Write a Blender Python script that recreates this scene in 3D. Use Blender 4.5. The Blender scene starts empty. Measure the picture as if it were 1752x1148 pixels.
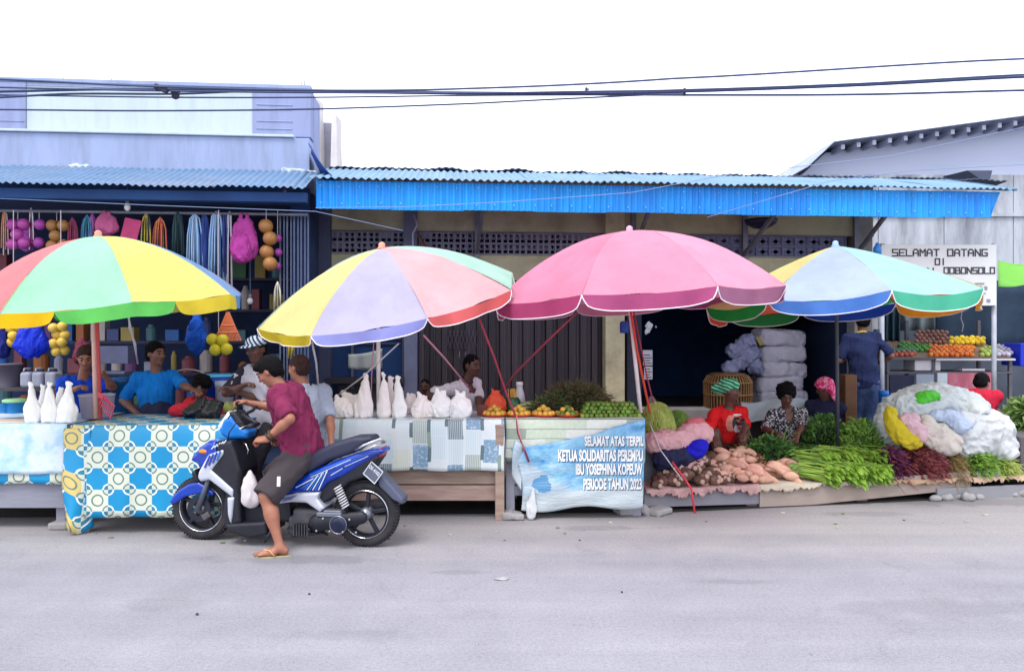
import bpy, bmesh, math, random
import numpy as np
from mathutils import Vector, Matrix, Euler
R = math.radians
random.seed(7); np.random.seed(7)
S = bpy.context.scene
COL = S.collection

# ------------------------------------------------------------------ camera
CAMZ, FPX, CX, CY = 1.62, 1300.0, 876.0, 574.0
cam_d = bpy.data.cameras.new('camera'); cam = bpy.data.objects.new('camera', cam_d); COL.objects.link(cam)
cam.location = (0, 0, CAMZ); cam.rotation_euler = (R(90), 0, 0)
cam_d.sensor_width = 36; cam_d.lens = FPX/1752*36; cam_d.clip_start = .05; cam_d.clip_end = 2000
S.camera = cam
# ------------------------------------------------------------------ world, sun, exposure
W = bpy.data.worlds.new('World'); S.world = W; W.use_nodes = True
nt = W.node_tree; nt.nodes.clear()
wo = nt.nodes.new('ShaderNodeOutputWorld'); bg = nt.nodes.new('ShaderNodeBackground')
sky = nt.nodes.new('ShaderNodeTexSky'); sky.sky_type = 'NISHITA'; sky.sun_disc = False
SUN_EL, SUN_AZ = 62, 205          # sun high, behind the photographer's left shoulder, behind cloud
sky.sun_elevation = R(SUN_EL); sky.sun_rotation = R(SUN_AZ); sky.dust_density = 3
mx = nt.nodes.new('ShaderNodeMix'); mx.data_type = 'RGBA'; mx.inputs[0].default_value = .82
mx.inputs[7].default_value = (7.9, 8.05, 8.6, 1)     # the even white of a closed cloud cover
nt.links.new(sky.outputs[0], mx.inputs[6]); nt.links.new(mx.outputs[2], bg.inputs[0])
bg.inputs[1].default_value = .14
nt.links.new(bg.outputs[0], wo.inputs[0])
sun_d = bpy.data.lights.new('sun', 'SUN'); sun = bpy.data.objects.new('sun', sun_d); COL.objects.link(sun)
sun_d.energy = 1.3; sun_d.angle = R(24); sun_d.color = (1, .96, .9)
az = R(SUN_AZ)
sdir = Vector((math.sin(az)*math.cos(R(SUN_EL)), math.cos(az)*math.cos(R(SUN_EL)), math.sin(R(SUN_EL))))
sun.rotation_euler = sdir.to_track_quat('Z', 'Y').to_euler()
S.view_settings.view_transform = 'Standard'; S.view_settings.look = 'None'
S.view_settings.exposure = 1.0; S.view_settings.gamma = 1; S.view_settings.use_curve_mapping = False
S.render.engine = 'CYCLES'
S.cycles.max_bounces = 7; S.cycles.diffuse_bounces = 4; S.cycles.transparent_max_bounces = 12

# ------------------------------------------------------------------ geometry helpers
def P(px, py, Y):
    return Vector(((px-CX)/FPX*Y, Y, CAMZ-(py-CY)/FPX*Y))
def PG(px, Y, z):
    return Vector(((px-CX)/FPX*Y, Y, z))
def YG(py, z=0.):                 # distance at which height z shows on picture row py
    return (CAMZ-z)*FPX/(py-CY)

class MB:
    def __init__(s): s.v = []; s.f = []; s.uv = None
    def add(s, vs, fs):
        o = len(s.v); s.v += [tuple(v) for v in vs]; s.f += [tuple(i+o for i in f) for f in fs]; return s
    def box(s, c, d, rot=None):
        x, y, z = d[0]/2, d[1]/2, d[2]/2
        vs = [Vector(q) for q in ((-x,-y,-z),(x,-y,-z),(x,y,-z),(-x,y,-z),(-x,-y,z),(x,-y,z),(x,y,z),(-x,y,z))]
        if rot is not None:
            m = rot if isinstance(rot, Matrix) else Euler(rot).to_matrix()
            vs = [m @ v for v in vs]
        c = Vector(c)
        return s.add([v+c for v in vs], [(0,3,2,1),(4,5,6,7),(0,1,5,4),(1,2,6,5),(2,3,7,6),(3,0,4,7)])
    def bb(s, lo, hi):
        lo, hi = Vector(lo), Vector(hi); return s.box((lo+hi)/2, hi-lo)
    def beam(s, a, b, w, h, up=(0,0,1)):
        a, b = Vector(a), Vector(b); d = (b-a); L = d.length; d.normalize()
        u = Vector(up); x = d.cross(u)
        if x.length < 1e-4: x = d.cross(Vector((0,1,0)))
        x.normalize(); u = x.cross(d)
        m = Matrix((x, d, u)).transposed()
        return s.box((a+b)/2, (w, L, h), m)
    def tube(s, pts, r, n=8, cap=True, sx=1.):
        pts = [Vector(p) for p in pts]; m = len(pts)
        rs = r if hasattr(r, '__len__') else [r]*m
        vs = []; prev = None
        for i, p in enumerate(pts):
            t = (pts[min(i+1, m-1)]-pts[max(i-1, 0)])
            if t.length < 1e-9: t = Vector((0,0,1))
            t.normalize()
            if prev is None:
                a = Vector((0,0,1)) if abs(t.z) < .9 else Vector((1,0,0))
                x = t.cross(a).normalized()
            else:
                x = prev - t*prev.dot(t)
                x = x.normalized() if x.length > 1e-6 else t.orthogonal().normalized()
            prev = x; y = t.cross(x)
            for k in range(n):
                q = 2*math.pi*k/n
                vs.append(p+(x*math.cos(q)*sx+y*math.sin(q))*rs[i])
        fs = [(i*n+k, i*n+(k+1) % n, (i+1)*n+(k+1) % n, (i+1)*n+k) for i in range(m-1) for k in range(n)]
        if cap: fs += [tuple(range(n-1, -1, -1)), tuple((m-1)*n+k for k in range(n))]
        return s.add(vs, fs)
    def lathe(s, prof, c=(0,0,0), n=20, ax='z', cap=True):
        vs = []; c = Vector(c)
        for r, h in prof:
            for k in range(n):
                q = 2*math.pi*k/n; a, b = r*math.cos(q), r*math.sin(q)
                vs.append(c+Vector((a, b, h) if ax == 'z' else ((a, h, b) if ax == 'y' else (h, a, b))))
        m = len(prof)
        fs = [(i*n+k, i*n+(k+1) % n, (i+1)*n+(k+1) % n, (i+1)*n+k) for i in range(m-1) for k in range(n)]
        if cap: fs += [tuple(range(n-1, -1, -1)), tuple((m-1)*n+k for k in range(n))]
        if ax == 'y': fs = [f[::-1] for f in fs]
        return s.add(vs, fs)
    def grid(s, fn, nu, nv, thick=0., closed_u=False, uvf=None):
        vs = [Vector(fn(i/nu, j/nv)) for j in range(nv+1) for i in range(nu+1)]
        w = nu+1
        fs = [(j*w+i, j*w+i+1, (j+1)*w+i+1, (j+1)*w+i) for j in range(nv) for i in range(nu)]
        if uvf: s.uvs = [uvf(i/nu, j/nv) for j in range(nv+1) for i in range(nu+1)]
        return s.add(vs, fs)
    def prism(s, poly, fn0, fn1):
        n = len(poly); a = [fn0(*p) for p in poly]; b = [fn1(*p) for p in poly]
        return s.add(a+b, [tuple(range(n)), tuple(range(2*n-1, n-1, -1))]+[(i, n+i, n+(i+1) % n, (i+1) % n) for i in range(n)])
    def sphere(s, c, r, nu=10, nv=7, jit=0., rot=None):
        c = Vector(c); r = Vector(r) if hasattr(r, '__len__') else Vector((r, r, r))
        vs = []
        for j in range(nv+1):
            th = math.pi*j/nv
            for i in range(nu):
                q = 2*math.pi*i/nu; k = 1+random.uniform(-jit, jit)
                v = Vector((math.sin(th)*math.cos(q)*r.x*k, math.sin(th)*math.sin(q)*r.y*k, math.cos(th)*r.z*k))
                if rot is not None: v = rot @ v
                vs.append(c+v)
        fs = [(j*nu+i, (j+1)*nu+i, (j+1)*nu+(i+1) % nu, j*nu+(i+1) % nu) for j in range(nv) for i in range(nu)]
        return s.add(vs, fs)

def mesh_of(name, mb, smooth=False):
    me = bpy.data.meshes.new(name); me.from_pydata(mb.v, [], mb.f)
    uvs = getattr(mb, 'uvs', None)
    if uvs:
        l = me.uv_layers.new(name='UVMap')
        idx = np.empty(len(me.loops), np.int32); me.loops.foreach_get('vertex_index', idx)
        l.data.foreach_set('uv', np.array(uvs, np.float32)[idx].ravel())
    if smooth: me.polygons.foreach_set('use_smooth', [True]*len(me.polygons))
    me.update(); return me

def tag(o, label=None, cat=None, group=None, kind=None):
    if label: o['label'] = label
    if cat: o['category'] = cat
    if group: o['group'] = group
    if kind: o['kind'] = kind
    return o
def thing(name, label, cat, loc=(0,0,0), rz=0, group=None):
    o = bpy.data.objects.new(name, None); COL.objects.link(o)
    o.location = loc; o.rotation_euler = (0, 0, rz); o.empty_display_size = .1
    o['ml'] = 1
    return tag(o, label, cat, group)
def root_of(o):
    while o.parent: o = o.parent
    return o
def mods(o, bevel=0, solid=0, sub=0, off=0.):
    if solid:
        m = o.modifiers.new('s', 'SOLIDIFY'); m.thickness = solid; m.offset = off
    if bevel:
        m = o.modifiers.new('b', 'BEVEL'); m.width = bevel; m.segments = 2; m.limit_method = 'ANGLE'
    if sub:
        m = o.modifiers.new('u', 'SUBSURF'); m.levels = sub; m.render_levels = sub
    return o
def part(name, mb, mat, parent, world=True, smooth=False, bevel=0, solid=0, sub=0, label=None, kind=None):
    me = mb if isinstance(mb, bpy.types.Mesh) else mesh_of(name, mb, smooth)
    if world:
        r = root_of(parent)
        m = Matrix.Translation(r.location) @ r.rotation_euler.to_matrix().to_4x4()
        me.transform(m.inverted())
    o = bpy.data.objects.new(name, me); COL.objects.link(o); o.parent = parent
    if mat: me.materials.append(mat)
    mods(o, bevel, solid, sub)
    return tag(o, label, None, None, kind)
def single(name, mb, mat, label=None, cat=None, group=None, kind=None, smooth=False, bevel=0, solid=0, sub=0):
    me = mb if isinstance(mb, bpy.types.Mesh) else mesh_of(name, mb, smooth)
    n = len(me.vertices); a = np.empty(n*3, np.float32); me.vertices.foreach_get('co', a); a = a.reshape(-1, 3)
    lo, hi = a.min(0), a.max(0); c = ((lo[0]+hi[0])/2, (lo[1]+hi[1])/2, lo[2])
    if kind == 'structure': c = (0, 0, 0)
    a -= np.array(c, np.float32); me.vertices.foreach_set('co', a.ravel()); me.update()
    o = bpy.data.objects.new(name, me); COL.objects.link(o); o.location = [float(q) for q in c]
    if mat: me.materials.append(mat)
    mods(o, bevel, solid, sub)
    return tag(o, label, cat, group, kind)
def dup(o, loc=None, rot=None, scale=None, label=None, parent=None):
    c = o.copy(); COL.objects.link(c)
    if loc is not None: c.location = loc
    if rot is not None: c.rotation_euler = rot
    if scale is not None: c.scale = (scale,)*3 if not hasattr(scale, '__len__') else scale
    if label: c['label'] = label
    if parent is not None: c.parent = parent
    for ch in o.children: dup(ch, parent=c)
    return c

# ------------------------------------------------------------------ node expressions and materials
def lin(r, g=None, b=None):
    if g is None: r, g, b = r
    f = lambda c: (c/255/12.92) if c/255 <= .04045 else ((c/255+.055)/1.055)**2.4
    return (f(r), f(g), f(b), 1)
class NX:
    """socket wrapper: arithmetic builds Math nodes"""
    def __init__(s, t, sock): s.t = t; s.k = sock
    def _m(s, op, b=None, c=None):
        n = s.t.nodes.new('ShaderNodeMath'); n.operation = op
        for i, q in enumerate((s, b, c)):
            if q is None: continue
            if isinstance(q, NX): s.t.links.new(q.k, n.inputs[i])
            else: n.inputs[i].default_value = q
        return NX(s.t, n.outputs[0])
    def __add__(s, b): return s._m('ADD', b)
    def __sub__(s, b): return s._m('SUBTRACT', b)
    def __mul__(s, b): return s._m('MULTIPLY', b)
    def __truediv__(s, b): return s._m('DIVIDE', b)
    def fr(s): return s._m('FRACT')
    def fl(s): return s._m('FLOOR')
    def ab(s): return s._m('ABSOLUTE')
    def mod(s, b): return s._m('FLOORED_MODULO', b)
    def lt(s, b): return s._m('LESS_THAN', b)
    def gt(s, b): return s._m('GREATER_THAN', b)
    def mn(s, b): return s._m('MINIMUM', b)
    def mxx(s, b): return s._m('MAXIMUM', b)
    def sq(s): return s._m('SQRT')
    def inv(s): return (s*-1.)+1.
class MT:
    """material tree helper"""
    def __init__(s, name):
        s.m = bpy.data.materials.new(name); s.m.use_nodes = True; s.t = s.m.node_tree
        s.b = s.t.nodes['Principled BSDF']; s.out = s.t.nodes['Material Output']
    def coord(s, kind='Object'):
        n = s.t.nodes.new('ShaderNodeTexCoord'); return n.outputs[kind]
    def xyz(s, kind='Object'):
        n = s.t.nodes.new('ShaderNodeSeparateXYZ'); s.t.links.new(s.coord(kind), n.inputs[0])
        return [NX(s.t, n.outputs[i]) for i in range(3)]
    def noise(s, scale, detail=4, rough=.55, vec=None, stretch=None, dist=0.):
        n = s.t.nodes.new('ShaderNodeTexNoise'); n.inputs['Scale'].default_value = scale
        n.inputs['Detail'].default_value = detail; n.inputs['Roughness'].default_value = rough; n.inputs['Distortion'].default_value = dist
        v = vec or s.coord()
        if stretch:
            mp = s.t.nodes.new('ShaderNodeMapping'); mp.inputs['Scale'].default_value = stretch
            s.t.links.new(v, mp.inputs[0]); v = mp.outputs[0]
        s.t.links.new(v, n.inputs['Vector']); return NX(s.t, n.outputs['Fac'])
    def wn(s, x, y):
        c = s.t.nodes.new('ShaderNodeCombineXYZ'); s.t.links.new(x.k, c.inputs[0]); s.t.links.new(y.k, c.inputs[1])
        n = s.t.nodes.new('ShaderNodeTexWhiteNoise'); s.t.links.new(c.outputs[0], n.inputs['Vector']); return NX(s.t, n.outputs['Value'])
    def ramp(s, x, stops, interp='LINEAR'):
        n = s.t.nodes.new('ShaderNodeValToRGB'); e = n.color_ramp.elements; n.color_ramp.interpolation = interp
        while len(e) < len(stops): e.new(.5)
        for q, (p, c) in zip(e, stops): q.position = p; q.color = c
        s.t.links.new(x.k, n.inputs[0]); return n.outputs[0]
    def mix(s, fac, a, b, mode='MIX'):
        n = s.t.nodes.new('ShaderNodeMix'); n.data_type = 'RGBA'; n.blend_type = mode
        for i, q in ((0, fac), (6, a), (7, b)):
            if isinstance(q, NX): q = q.k
            if isinstance(q, bpy.types.NodeSocket): s.t.links.new(q, n.inputs[i])
            else: n.inputs[i].default_value = q
        return n.outputs[2]
    def color(s, sock): s.t.links.new(sock, s.b.inputs['Base Color'])
    def bump(s, x, strength=.3, dist=.01):
        n = s.t.nodes.new('ShaderNodeBump'); n.inputs['Strength'].default_value = strength; n.inputs['Distance'].default_value = dist
        s.t.links.new(x.k, n.inputs['Height']); s.t.links.new(n.outputs[0], s.b.inputs['Normal'])
    def set(s, **k):
        for q, v in k.items(): s.b.inputs[q.replace('_', ' ')].default_value = v
        return s
_MC = {}
def mat(name, col, rough=.6, var=.18, scale=6, dirt=None, dscale=3, damt=.5, bump=0., bscale=60, metal=0., stretch=None, spec=.4, sheen=0, perobj=0.):
    """plain material with tonal variation, optional dirt patches and fine relief; col in sRGB 0..255 reflectance"""
    if name in _MC: return _MC[name]
    t = MT(name); c = lin(*col)
    n = t.noise(scale, 5, .6, stretch=stretch)
    lo = tuple(q*(1-var) for q in c[:3])+(1,); hi = tuple(min(1, q*(1+var)) for q in c[:3])+(1,)
    s = t.ramp(n, [(.3, lo), (.7, hi)])
    if dirt:
        d = t.noise(dscale, 6, .65, stretch=stretch)
        f = t.ramp(d, [(.45, (0,0,0,1)), (.72, (damt,)*3+(1,))])
        s = t.mix(f, s, lin(*dirt))
    if perobj:
        oi = t.t.nodes.new('ShaderNodeObjectInfo')
        h = t.t.nodes.new('ShaderNodeHueSaturation'); t.t.links.new(s, h.inputs['Color'])
        v = NX(t.t, oi.outputs['Random'])
        t.t.links.new(((v*2.-1.)*perobj+1.).k, h.inputs['Value']); t.t.links.new((((v*7.3).fr()-.5)*(perobj*.12)+.5).k, h.inputs['Hue']); s = h.outputs[0]
    t.color(s); t.set(Roughness=rough, Metallic=metal); t.b.inputs['Specular IOR Level'].default_value = spec
    if bump: t.bump(t.noise(bscale, 4, .6, stretch=stretch), bump, .01)
    _MC[name] = t.m; return t.m
def fabric(name, col, transl=.35, var=.10, bump=.15, bscale=25, rough=.8, grime=.35):
    """thin cloth or plastic film that lets some light through, faded and grimy in patches"""
    if name in _MC: return _MC[name]
    t = MT(name); c = lin(*col)
    n = t.noise(2.2, 5, .65); s = t.ramp(n, [(.3, tuple(q*(1-var) for q in c[:3])+(1,)), (.7, tuple(min(1, q*(1+var)+.01) for q in c[:3])+(1,))])
    if grime:
        g = t.noise(6, 7, .7, stretch=(1, 1, .6)); s = t.mix(t.ramp(g, [(.5, (0,0,0,1)), (.8, (grime,)*3+(1,))]), s, tuple(q*.62+.02 for q in c[:3])+(1,))
    t.color(s); t.set(Roughness=rough); t.b.inputs['Specular IOR Level'].default_value = .2
    tr = t.t.nodes.new('ShaderNodeBsdfTranslucent'); t.t.links.new(s, tr.inputs[0])
    mixs = t.t.nodes.new('ShaderNodeMixShader'); mixs.inputs[0].default_value = transl
    t.t.links.new(t.b.outputs[0], mixs.inputs[1]); t.t.links.new(tr.outputs[0], mixs.inputs[2]); t.t.links.new(mixs.outputs[0], t.out.inputs[0])
    if bump: t.bump(t.noise(bscale, 4, .6, dist=.8), bump, .012)
    _MC[name] = t.m; return t.m

# ------------------------------------------------------------------ solid modelling: distance fields meshed with surface nets
class SDF:
    def __init__(s): s.p = []; s.ns = None
    def cap(s, a, b, ra, rb=None, k=.02, sq=None, op=0):       # tapered capsule, sq=(axis,factor) flattens it along axis
        a, b = np.array(a, float), np.array(b, float); rb = ra if rb is None else rb
        mr = max(ra, rb); lo = np.minimum(a, b)-mr; hi = np.maximum(a, b)+mr
        def f(X, Y, Z):
            ab = b-a; L = max(ab@ab, 1e-9)
            px, py, pz = X-a[0], Y-a[1], Z-a[2]
            h = np.clip((px*ab[0]+py*ab[1]+pz*ab[2])/L, 0, 1)
            qx, qy, qz = px-h*ab[0], py-h*ab[1], pz-h*ab[2]
            r = ra+(rb-ra)*h
            if sq is not None:
                e, q = np.array(sq[0], float), sq[1]; e = e/np.linalg.norm(e)
                m = qx*e[0]+qy*e[1]+qz*e[2]; w = q-1
                qx, qy, qz = qx+w*m*e[0], qy+w*m*e[1], qz+w*m*e[2]
                d = np.sqrt(qx*qx+qy*qy+qz*qz)-r
                return d*(.75 if q > 1.3 else 1.)
            return np.sqrt(qx*qx+qy*qy+qz*qz)-r
        s.p.append((f, lo, hi, k, op)); return s
    def ell(s, c, r, m=None, k=.02, op=0):                     # ellipsoid, m: 3x3 whose columns are its axes
        c = np.array(c, float); r = np.array(r if hasattr(r, '__len__') else (r,)*3, float)
        m = np.eye(3) if m is None else np.array([list(q) for q in m])
        ext = np.abs(m)@r
        def f(X, Y, Z):
            x, y, z = X-c[0], Y-c[1], Z-c[2]
            u = [x*m[0, i]+y*m[1, i]+z*m[2, i] for i in range(3)]
            k0 = np.sqrt(sum((u[i]/r[i])**2 for i in range(3))); k1 = np.sqrt(sum((u[i]/r[i]**2)**2 for i in range(3)))+1e-9
            return k0*(k0-1)/k1
        s.p.append((f, c-ext, c+ext, k, op)); return s
    def box(s, c, d, m=None, rr=.01, k=.01, op=0):
        c = np.array(c, float); d = np.array(d, float)/2; m = np.eye(3) if m is None else np.array([list(q) for q in m])
        ext = np.abs(m)@d
        def f(X, Y, Z):
            x, y, z = X-c[0], Y-c[1], Z-c[2]
            q = [np.abs(x*m[0, i]+y*m[1, i]+z*m[2, i])-(d[i]-rr) for i in range(3)]
            o = np.sqrt(sum(np.maximum(t, 0)**2 for t in q)); return o+np.minimum(np.maximum(np.maximum(q[0], q[1]), q[2]), 0)-rr
        s.p.append((f, c-ext, c+ext, k, op)); return s
    def half(s, c, n, k=.005):                                  # cut away everything on the side n points to
        c = np.array(c, float); n = np.array(n, float); n = n/np.linalg.norm(n)
        s.p.append((lambda X, Y, Z: -((X-c[0])*n[0]+(Y-c[1])*n[1]+(Z-c[2])*n[2]), None, None, k, 1)); return s
    def poly(s, pts, w, rr=.012, k=.01, op=0, y0=0., wf=None):   # outline in x,z given half-width w in y; wf(x,z) scales the width
        pts = np.array(pts, float); lo = np.array([pts[:, 0].min(), y0-w, pts[:, 1].min()]); hi = np.array([pts[:, 0].max(), y0+w, pts[:, 1].max()])
        def f(X, Y, Z):
            X2, Z2 = X[:, :1, :], Z[:, :1, :]
            X2, Z2 = np.broadcast_arrays(X2, Z2)
            d = np.full(X2.shape, 1e9); sg = np.ones(X2.shape)
            n = len(pts)
            for i in range(n):
                a, b = pts[i], pts[i-1]; ex, ez = b-a
                wx, wz = X2-a[0], Z2-a[1]
                h = np.clip((wx*ex+wz*ez)/(ex*ex+ez*ez+1e-12), 0, 1)
                d = np.minimum(d, (wx-ex*h)**2+(wz-ez*h)**2)
                c1 = Z2 >= a[1]; c2 = Z2 < b[1]; c3 = ex*wz > ez*wx
                fl = (c1 & c2 & c3) | (~c1 & ~c2 & ~c3); sg = np.where(fl, -sg, sg)
            d = sg*np.sqrt(d)+rr
            ww = w if wf is None else w*wf(X2, Z2)
            qy = np.abs(Y-y0)-ww+rr
            d, qy = np.broadcast_arrays(d, qy)
            return np.sqrt(np.maximum(d, 0)**2+np.maximum(qy, 0)**2)+np.minimum(np.maximum(d, qy), 0)-rr
        s.p.append((f, lo, hi, k, op)); return s
    def noise(s, amp, freq, seed=0, aniso=(1,1,1), ridge=False):
        s.ns = (amp, freq, seed, aniso, ridge); return s
    def mesh(s, name, h=.01, smooth=1):
        lo = np.min([p[1] for p in s.p if p[1] is not None and p[4] == 0], 0)-3*h-.012; hi = np.max([p[2] for p in s.p if p[2] is not None and p[4] == 0], 0)+3*h+.012
        n = np.ceil((hi-lo)/h).astype(int)+1
        ax = [lo[i]+h*np.arange(n[i]) for i in range(3)]
        F = np.full(n, .05, np.float64)
        for f, a, b, k, op in s.p:
            if a is None: i0, i1 = np.zeros(3, int), n
            else:
                pad = k+4*h+.01
                i0 = np.clip(np.floor((a-pad-lo)/h).astype(int), 0, n); i1 = np.clip(np.ceil((b+pad-lo)/h).astype(int)+1, 0, n)
            if (i1 <= i0).any(): continue
            sl = tuple(slice(i0[i], i1[i]) for i in range(3))
            X, Y, Z = ax[0][sl[0]][:, None, None], ax[1][sl[1]][None, :, None], ax[2][sl[2]][None, None, :]
            d = np.broadcast_to(f(X, Y, Z), F[sl].shape)
            g = F[sl]
            if op == 0:
                if k > 0:
                    t = np.maximum(k-np.abs(g-d), 0)/k; F[sl] = np.minimum(g, d)-t*t*k*.25
                else: F[sl] = np.minimum(g, d)
            elif op == 1:
                dd = -d
                if k > 0:
                    t = np.maximum(k-np.abs(g-dd), 0)/k; F[sl] = np.maximum(g, dd)+t*t*k*.25
                else: F[sl] = np.maximum(g, dd)
            else: F[sl] = np.maximum(g, d)
        if s.ns:
            amp, fq, sd, an, rdg = s.ns; rg = np.random.RandomState(sd)
            X, Y, Z = ax[0][:, None, None]*an[0], ax[1][None, :, None]*an[1], ax[2][None, None, :]*an[2]
            acc = np.zeros(n)
            for o in range(8 if rdg == 'f' else 5):
                v = rg.normal(size=3); v = v/np.linalg.norm(v)*fq*(1+(.28 if rdg == 'f' else .55)*o); ph = rg.uniform(0, 6.28)
                w_ = np.arcsin(np.sin(v[0]*X+v[1]*Y+v[2]*Z+ph+.35*np.sin((v[1]*X-v[0]*Y+v[2]*Z)*.5+ph*2)))*.64 if rdg == 'f' else np.sin(v[0]*X+v[1]*Y+v[2]*Z+ph+1.2*np.sin((v[1]*X-v[0]*Y+v[2]*Z)*.6+ph*2)); acc += ((1.3*np.abs(w_)-.65)*1.5 if rdg is True else w_)/(1+.5*o)
            F = F+amp*acc*.5
        return nets(name, F, lo, h, smooth)
def nets(name, F, lo, h, relax=1):
    Sg = F < 0
    c = [Sg[a:Sg.shape[0]-1+a, b:Sg.shape[1]-1+b, d:Sg.shape[2]-1+d] for a in (0,1) for b in (0,1) for d in (0,1)]
    cnt = sum(q.astype(np.int8) for q in c); cell = (cnt > 0) & (cnt < 8)
    I = np.argwhere(cell); m = len(I)
    me = bpy.data.meshes.new(name)
    if m == 0: return me
    idx = -np.ones(cell.shape, np.int64); idx[cell] = np.arange(m)
    pos = np.zeros((m, 3)); num = np.zeros(m)
    cor = [(a, b, d) for a in (0,1) for b in (0,1) for d in (0,1)]
    V = {q: F[I[:, 0]+q[0], I[:, 1]+q[1], I[:, 2]+q[2]] for q in cor}
    for q in cor:
        for axn in range(3):
            if q[axn]: continue
            r = list(q); r[axn] = 1; r = tuple(r)
            a, b = V[q], V[r]; x = (a < 0) != (b < 0)
            t = np.where(x, a/np.where(x, a-b, 1), 0)
            p = np.tile(np.array(q, float), (m, 1)); p[:, axn] += t
            pos += p*x[:, None]; num += x
    pos = pos/num[:, None]+I
    Q = []
    for axn in range(3):
        s0 = [slice(None)]*3; s1 = [slice(None)]*3; s0[axn] = slice(0, -1); s1[axn] = slice(1, None)
        A, B = Sg[tuple(s0)], Sg[tuple(s1)]
        E = np.argwhere(A != B); o1, o2 = (axn+1) % 3, (axn+2) % 3
        ok = (E[:, o1] > 0) & (E[:, o2] > 0) & (E[:, o1] < cell.shape[o1]) & (E[:, o2] < cell.shape[o2]); E = E[ok]
        def at(d1, d2):
            G = E.copy(); G[:, o1] += d1; G[:, o2] += d2; return idx[G[:, 0], G[:, 1], G[:, 2]]
        q = np.stack([at(-1, -1), at(0, -1), at(0, 0), at(-1, 0)], 1)
        fl = ~A[E[:, 0], E[:, 1], E[:, 2]]
        q[fl] = q[fl][:, ::-1]; Q.append(q)
    Q = np.concatenate(Q); Q = Q[(Q >= 0).all(1)]
    for _ in range(relax):
        acc = np.zeros((m, 3)); w = np.zeros(m)
        for i in range(4):
            for j in (1, 3):
                np.add.at(acc, Q[:, i], pos[Q[:, (i+j) % 4]]); np.add.at(w, Q[:, i], 1)
        pos = pos*.55+.45*acc/np.maximum(w, 1)[:, None]
    pos = pos*h+lo
    me.vertices.add(m); me.vertices.foreach_set('co', pos.astype(np.float32).ravel())
    me.loops.add(Q.size); me.loops.foreach_set('vertex_index', Q.astype(np.int32).ravel())
    me.polygons.add(len(Q)); me.polygons.foreach_set('loop_start', np.arange(0, Q.size, 4, dtype=np.int32))
    me.polygons.foreach_set('use_smooth', np.ones(len(Q), bool))
    me.update(calc_edges=True); return me

from mathutils import noise as mnoise
def crumple(me, amp, scale, seed=0, an=(1,1,1), octs=4, keepz=None):
    """push a mesh's points along their normals by ridged noise: sharp creases between slack facets, as in thin plastic or woven sacking"""
    n = len(me.vertices); co = np.empty(n*3, np.float32); me.vertices.foreach_get('co', co); co = co.reshape(-1, 3)
    nr = np.empty(n*3, np.float32); me.vertex_normals.foreach_get('vector', nr); nr = nr.reshape(-1, 3)
    off = Vector((seed*7.31, seed*3.17, seed*1.93)); d = np.empty(n)
    for i in range(n):
        p = Vector((co[i, 0]*an[0], co[i, 1]*an[1], co[i, 2]*an[2]))*scale+off; a = 0.; w = 1.; f = 1.
        q = p+Vector((mnoise.noise(p*.7), mnoise.noise(p*.7+Vector((5, 9, 2))), mnoise.noise(p*.7+Vector((1, 4, 8)))))*.8
        for _ in range(octs):
            a += w*(.45-abs(mnoise.noise(q*f))*1.6); w *= .5; f *= 2.03; q = q+Vector((3.1, 1.7, 5.3))
        d[i] = a
    mv = nr*(d*amp)[:, None]
    if keepz is not None: mv[co[:, 2] < keepz] = 0
    co = co+mv.astype(np.float32); me.vertices.foreach_set('co', co.ravel()); me.update(); return me
# ================================================================== SETTING
# ---- road
t = MT('asphalt')
n1 = t.noise(.35, 4, .6); n2 = t.noise(2.2, 6, .65); n3 = t.noise(170, 3, .7); n4 = t.noise(45, 4, .7)
X, Yc, Z = t.xyz()
base = t.ramp(n1*.55+n2*.45, [(.3, lin(128,127,135)), (.5, lin(140,139,148)), (.72, lin(151,150,158))])
grit = t.ramp(n3, [(.28, (.42,.42,.45,1)), (.5, (1,1,1,1)), (.7, (1.2,1.2,1.2,1))])
base = t.mix(.9, base, grit, 'MULTIPLY')
grit2 = t.ramp(n4, [(.3, (.72,.72,.74,1)), (.6, (1.05,1.05,1.05,1))]); base = t.mix(.7, base, grit2, 'MULTIPLY')
dust = ((Yc*1.+n2*2.2+n1*1.6)-7.1)*.9
base = t.mix(t.ramp(dust, [(.0, (0,0,0,1)), (1, (.5,.5,.5,1))]), base, t.ramp(n4, [(.3, lin(132,128,126)), (.7, lin(158,154,150))]))
# a few oil and water stains with shapes of their own
for (sx, sy, rx, ry, am) in ((-4.4, 6.0, .55, .1, .4), (4.6, 7.4, 1.3, .22, .4), (3.2, 6.9, .5, .1, .25), (-.4, 5.2, .25, .05, .2), (2.6, 4.5, .9, .2, .14), (-1.6, 5.5, .8, .12, .3), (-2.2, 4.6, .35, .12, .16), (.8, 6.4, .6, .09, .3), (1.5, 5.0, .3, .07, .2), (-.9, 4.1, .5, .1, .14)):
    d = (((X-sx)/rx)*((X-sx)/rx)+((Yc-sy)/ry)*((Yc-sy)/ry)).sq()+(n2-.5)*2.4
    base = t.mix(t.ramp(d, [(.55, (am,)*3+(1,)), (1.1, (0,0,0,1))]), base, lin(78,76,80))
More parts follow.
